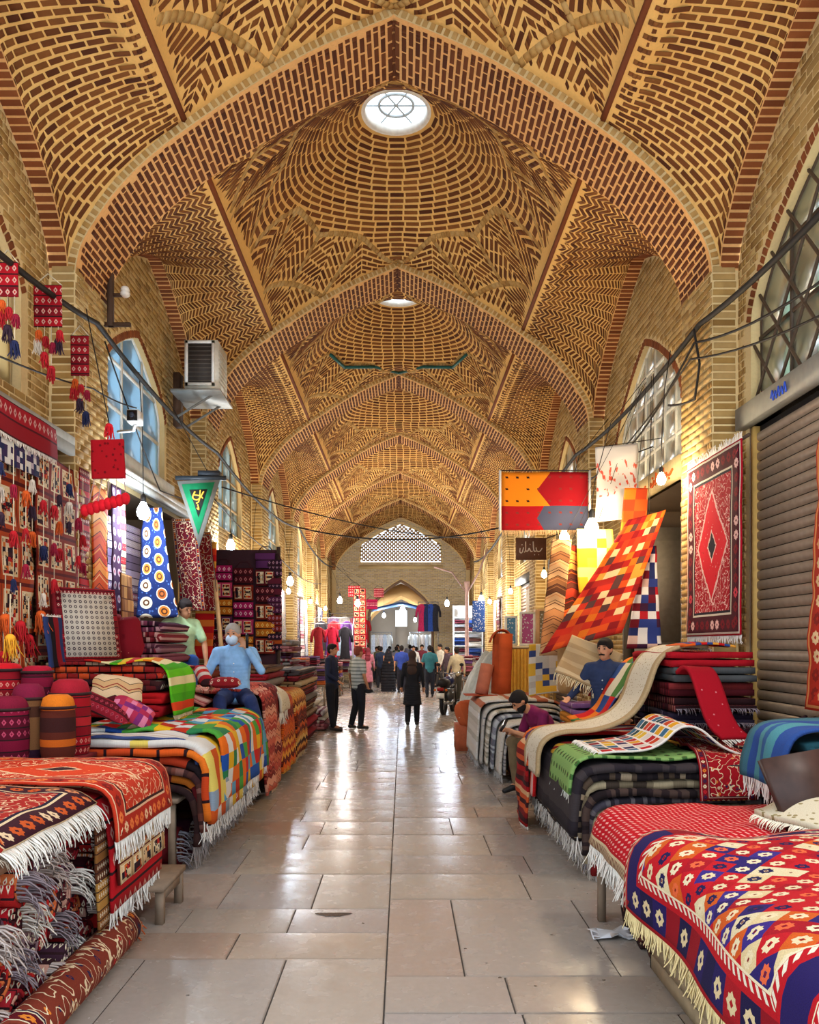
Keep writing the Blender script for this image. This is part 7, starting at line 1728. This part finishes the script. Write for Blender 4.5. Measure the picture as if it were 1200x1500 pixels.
for s in (-1, 1): MB().ell((s * .14, -.38, .64), (.035, .03, .03), 8, 6).build('indicator', plain('#c86a1c', .3), mbk, True)
MB().tube([(-.12, .4, .25), (-.28, .45, .02)], .012, 5).build('kickstand', CHR, mbk)
# ------------------------------------------------------------------ far stalls: garments on rails, shelves of cloth, goods
def garment(label, p, w, h, col, group=None, mat=None, rz=0):
    t = thing('garment', label, 'clothing', p, rz, group)
    m = mat or plain(col, .9, var=.25); V = []; n = 14
    prof = [(0, .16), (.06, .5), (.12, .52), (.45, .36), (.75, .42), (1.0, .5)]
    for (f, ww) in prof:
        for k in range(n): a = 2 * PI * k / n; V.append((ww * w * math.cos(a), .07 * math.sin(a) * (1 + .3 * math.cos(5 * a)), -f * h))
    Q = [[i*n + k, i*n + (k+1) % n, (i+1)*n + (k+1) % n, (i+1)*n + k] for i in range(len(prof) - 1) for k in range(n)]
    uv = [(v[0], v[2]) for v in V]; link('body', mesh_np('body', V, Q, m, True, uv=uv), t)
    for s in (-1, 1): link('sleeve', MB().tube([(s * w * .42, 0, -h * .09), (s * w * .62, 0, -h * .3), (s * w * .66, 0, -h * .48)], [.06, .055, .05], 8).mesh('sleeve', m, True), t)
    MB().tube([(-w * .3, 0, -.02), (0, 0, .03), (w * .3, 0, -.02)], .008, 4).tube([(0, 0, .03), (0, 0, .10), (.03, 0, .13)], .006, 4).build('hanger', plain('#8a8a88', .5), t)
    return t
def rail(label, p, q):
    t = thing('clothes_rail', label, 'rail', (0, 0, 0)); MB().tube([p, q], .015, 6).build('bar', plain('#8a8c8e', .4, .6), t)
    for e in (p, q): MB().tube([(e[0], e[1], 0), e], .018, 6).build('post', plain('#8a8c8e', .4, .6), t)
GC = [('white', '#ddd8d2'), ('scarlet', '#8e1520'), ('pink', '#b86480'), ('violet', '#553070'), ('red', '#86181e'), ('pale blue', '#9ab4cc'), ('crimson', '#a81430'), ('lilac', '#b898c8'), ('black', '#1f1c22')]
k = 0
for y, x, z in ((27.6, -2.25, 2.35), (29.2, -2.3, 2.6), (31.0, -2.2, 2.4), (33.0, -2.2, 2.9), (35.0, -2.1, 2.5), (37.0, -2.0, 2.9)):
    rail('garment rail on the far left, %s from the front' % ORD12[k].replace('topmost', 'first'), (x - .75, y, z + .12), (x + .65, y, z + .12)); k += 1
    for j in range(3):
        nm, c = GC[(k * 4 + j * 2) % 9]; garment('%s garment hung on the %s far-left rail, %s on it' % (nm, ('first', 'second', 'third', 'fourth', 'fifth', 'sixth')[k - 1], ('left', 'middle', 'right')[j]), (x - .5 + .45 * j, y, z), .36, 1.05, c, 'far-left garments')
a, b_ = at(518, 862, 28.4), at(519, 950, 28.4)
drape('hanging_cloth', 'tall scarlet and white figured cloth hung in the far-left garments', [tuple(a), tuple(b_)], (.42, 0, 0), panels(.2, .2, 'c81a2a', 2), .012, .03, 400, None, smooth=0, cat='cloth')
for k, (px, py, c, lb) in enumerate(((519, 858, 'c8242f', 'small red bag hung above the tall scarlet cloth'), (545, 878, 'a81a4a', 'crimson bag hung at the far left of the portal'), (555, 862, 'b83040', 'red striped bag hung askew beside the portal arch'))): t_ = bag(lb, at(px, py, 28.5 + 3 * k), bandmotif([c, c], .1, k, 'e8c0b8'), .42, .38); MB().tube([(0, .02, .1), (-3.0 - t_.location.x, 0, 5.2 - t_.location.z)], .006, 4).build('cord', CABLE, t_)
for k, (px, nm, c) in enumerate(((618, 'magenta', '#b82a5a'), (624, 'navy', '#23305a'), (631, 'royal blue', '#2a4a9a'), (637, 'dark', '#2a2a34'))): garment('%s garment hung right of the far portal' % nm, at(px, 885, 39.0), .40, 1.3, c, 'garments right of the portal')
rail('garment rail right of the far portal', tuple(at(613, 882, 39.0)), tuple(at(642, 882, 39.0)))
sh_ = thing('fabric_shelf', 'white shelf unit of folded fabrics on the far right', 'shelf', (2.05, 31.6, 0))
for z in (.6, 1.15, 1.7, 2.25, 2.8): MB().box((0, 0, z), (1.15, .5, z + .03)).build('shelf_board', plain('#e4e4e2', .5), sh_)
for x in (0, 1.12): MB().box((x, 0, 0), (x + .03, .5, 3.2)).build('upright', plain('#e4e4e2', .5), sh_)
MB().box((0, .5, 0), (1.15, .52, 3.3)).build('back', plain('#dfe3e6', .5), sh_)
rs = random.Random(9); FC = [('navy', '22305e'), ('blue', '34549c'), ('white', 'd8d6d0'), ('brown', '5a3a34'), ('grey', '8a8c92'), ('maroon', '5a1f2c')]
for i, z in enumerate((.63, 1.18, 1.73, 2.28)):
    for c_ in range(2):
        for j in range(3):
            nm, c = FC[(i * 3 + c_ * 2 + j) % 6]; folded('%s folded fabric on the far-right shelf, board %s, %s side, %s' % (nm, ('one', 'two', 'three', 'four')[i], ('left', 'right')[c_], ('bottom', 'middle', 'top')[j]), 'y', 31.62, 32.0, 2.10 + c_ * .55, 2.58 + c_ * .55, z + .005 + j * .15, .07, solid(c), 2, 410 + i * 6 + c_ * 3 + j, group='folded fabrics on the far-right shelf', name='folded_fabric', cat='fabric', nu=4)
a, b_ = at(692, 880, 23.5), at(692, 926, 23.5)
drape('hanging_rug', 'blue and white patterned rug hung on the far right', [tuple(a), tuple(b_)], (.36, 0, 0), speck('3a5a9a', 'd8dce4', 22., .33), .012, .01, 440, None, smooth=0)
ps = tag(link('column', None), 'slim painted iron column at the far right of the aisle', 'column'); p = at(684, 950, 27.65); ps.location = (p.x, p.y, 0)
MB().lathe([(.16, 0), (.16, .1), (.07, .16), (.06, 3.6), (.09, 3.8), (.10, 3.9)], n=14).build('shaft', plain('#b89a94', .6, var=.2), ps, True)
MB().tube([(0, 0, 3.5), (-.5, 0, 4.2), (-1.1, .1, 4.4)], .03, 6).tube([(0, 0, 3.5), (.4, 0, 4.2), (.7, 0, 5.0)], .03, 6).build('bracket_arm', plain('#a58a84', .6), ps, True)
# goods along both sides into the distance: tables with piles
rs = random.Random(21)
for sg in (-1, 1):
    for i, y in enumerate((19.2, 22.4, 25.4, 28.0, 33.0, 36.2) if sg < 0 else (18.0, 21.9, 25.9, 28.4, 34.0, 37.0)):
        x0, x1 = (sg * 3.1, sg * 2.0); xa, xb = min(x0, x1), max(x0, x1)
        table('goods table in the distance on the %s, %s along' % ('left' if sg < 0 else 'right', ('first', 'second', 'third', 'fourth', 'fifth', 'sixth')[i]), xa, xb, y, y + 1.2, .65, WOOD2)
        for c_ in range(2):
            for k in range(4 if c_ else 6):
                cl = rs.choice([('wine', '6a1a28'), ('grey', '7a7678'), ('rose', 'a85a64'), ('navy', '2a3258'), ('cream', 'c8bca4'), ('brown', '5a4234'), ('orange', 'c0602a'), ('violet', '6a4a7a')])
                folded('%s folded cloth on the %s distant %s table, pile %s, layer %s' % (cl[0], ('first', 'second', 'third', 'fourth', 'fifth', 'sixth')[i], 'left' if sg < 0 else 'right', ('one', 'two')[c_], ('one', 'two', 'three', 'four', 'five', 'six')[k]), 'y', y + .05, y + 1.1, xa + .05 + c_ * .54, xa + .52 + c_ * .54, .655 + k * .125, .06, stripes([cl[1], rs.choice(['3a2a30', 'b8a8a0', '8a6a64'])], .06, k) if k % 2 else solid(cl[1]), 2, 500 + i * 20 + c_ * 9 + k, group='goods on the distant tables', name='folded_cloth', cat='cloth', nu=4)
# blue awning cloth inside the portal
G = np.stack([np.linspace(-1.6, 1.6, 14)[:, None] + np.zeros((14, 6)), 41.6 + np.zeros((14, 1)) + np.linspace(0, 2.2, 6)[None], 3.95 - .35 * np.abs(np.linspace(-1, 1, 14))[:, None] - .12 * np.sin(np.linspace(0, PI, 6))[None]], -1)
me, _ = sheet_mesh('awning', G, plain('#2f62a8', .8), .01, np.zeros((14, 6, 2))); tag(link('awning', me), 'blue awning cloth stretched inside the far portal', 'awning')


# white goods and lamps in the passage
bulb('lamp hanging inside the far passage, nearer one', (-.9, 43.2, 3.3), COLD, 260, .09, 1.2, top=(0, 0, 1.3)); bulb('lamp hanging inside the far passage, farther one', (.8, 47.0, 3.2), COLD, 300, .09, 1.2, top=(0, 0, 1.3))
for k, (x, y, w) in enumerate(((-1.9, 46.0, 1.4), (.5, 46.4, 1.4))):
    table('white-covered table in the far passage, %s one' % ('left', 'right')[k], x, x + w, y, y + .9, .8, plain('#dcdad4', .7))
    for j in range(6): garment('pale garment hung in the far passage, %s row, %s' % (('left', 'right')[k], ('first second third fourth fifth sixth'.split())[j]), (x + .1 + .22 * j, y + .7, 2.35), .3, 1.1, ('#d8d4cc', '#c8ccd2', '#cabfae', '#d8c8c0', '#b8c0c8', '#dcd8d0')[j], 'pale garments in the passage')
    rail('garment rail in the far passage, %s one' % ('left', 'right')[k], (x, y + .7, 2.48), (x + 1.35, y + .7, 2.48))
# textiles hung in the farther shop fronts
rs = random.Random(33); HC = [('white and pink', ['d8d4d0', 'c87a90', 'e0dcd8', 'b85a74']), ('wine', ['6a1a28', '8a2a34', '4a1420']), ('pale blue', ['a8b8c8', '7a90a8', 'd0d8dc']), ('cream', ['d0c4a8', 'b8a888', 'e0d8c0']), ('red', ['b01a24', '8a1420', 'c84a3a']), ('navy', ['22305a', '3a4a7a', '1a2040']), ('grey', ['8a8a8c', 'a8a8a8', '6a6a70'])]
for b in range(2, 7):
    for sg in (-1, 1):
        y0, y1 = bay_range(b); yc = (y0 + y1) / 2
        for j in range(3 if (sg < 0 or b > 3) else 1):
            nm, cl = HC[(b * 3 + j * 2 + (sg > 0)) % 7]; ya = yc - 1.35 + j * .92
            drape('hanging_textile', '%s textile hung in the %s bay\'s %s shop front, %s' % (nm, ORD[b], 'left' if sg < 0 else 'right', ('nearest', 'middle', 'farthest')[j]), [(sg * (3.36 - .03 * j), ya, 3.3), (sg * (3.34 - .03 * j), ya, 1.2)], (0, .82, 0), bandmotif(cl, .12, b + j) if j % 2 else persian(.82, 2.0, cl[0], (cl[1], cl[2 % len(cl)], 'd8c8b0'), bw=.12, med=None), .012, .03, 600 + b * 10 + j, None, smooth=0, nv=10, cat='textile', group='textiles in the far shop fronts')
# bake the fused bodies and clothes
bpy.context.view_layer.update(); dg = bpy.context.evaluated_depsgraph_get(); baked = []
for o in FUSED:
    me = bpy.data.meshes.new_from_object(o.evaluated_get(dg)); baked.append((o, me))
for o, me in baked:
    mats = list(o.data.materials); o.modifiers.clear(); nm = o.data.name; o.data = me; me.name = nm
    if not me.materials:
        for m in mats: me.materials.append(m)
    me.polygons.foreach_set('use_smooth', np.ones(len(me.polygons), dtype=bool))
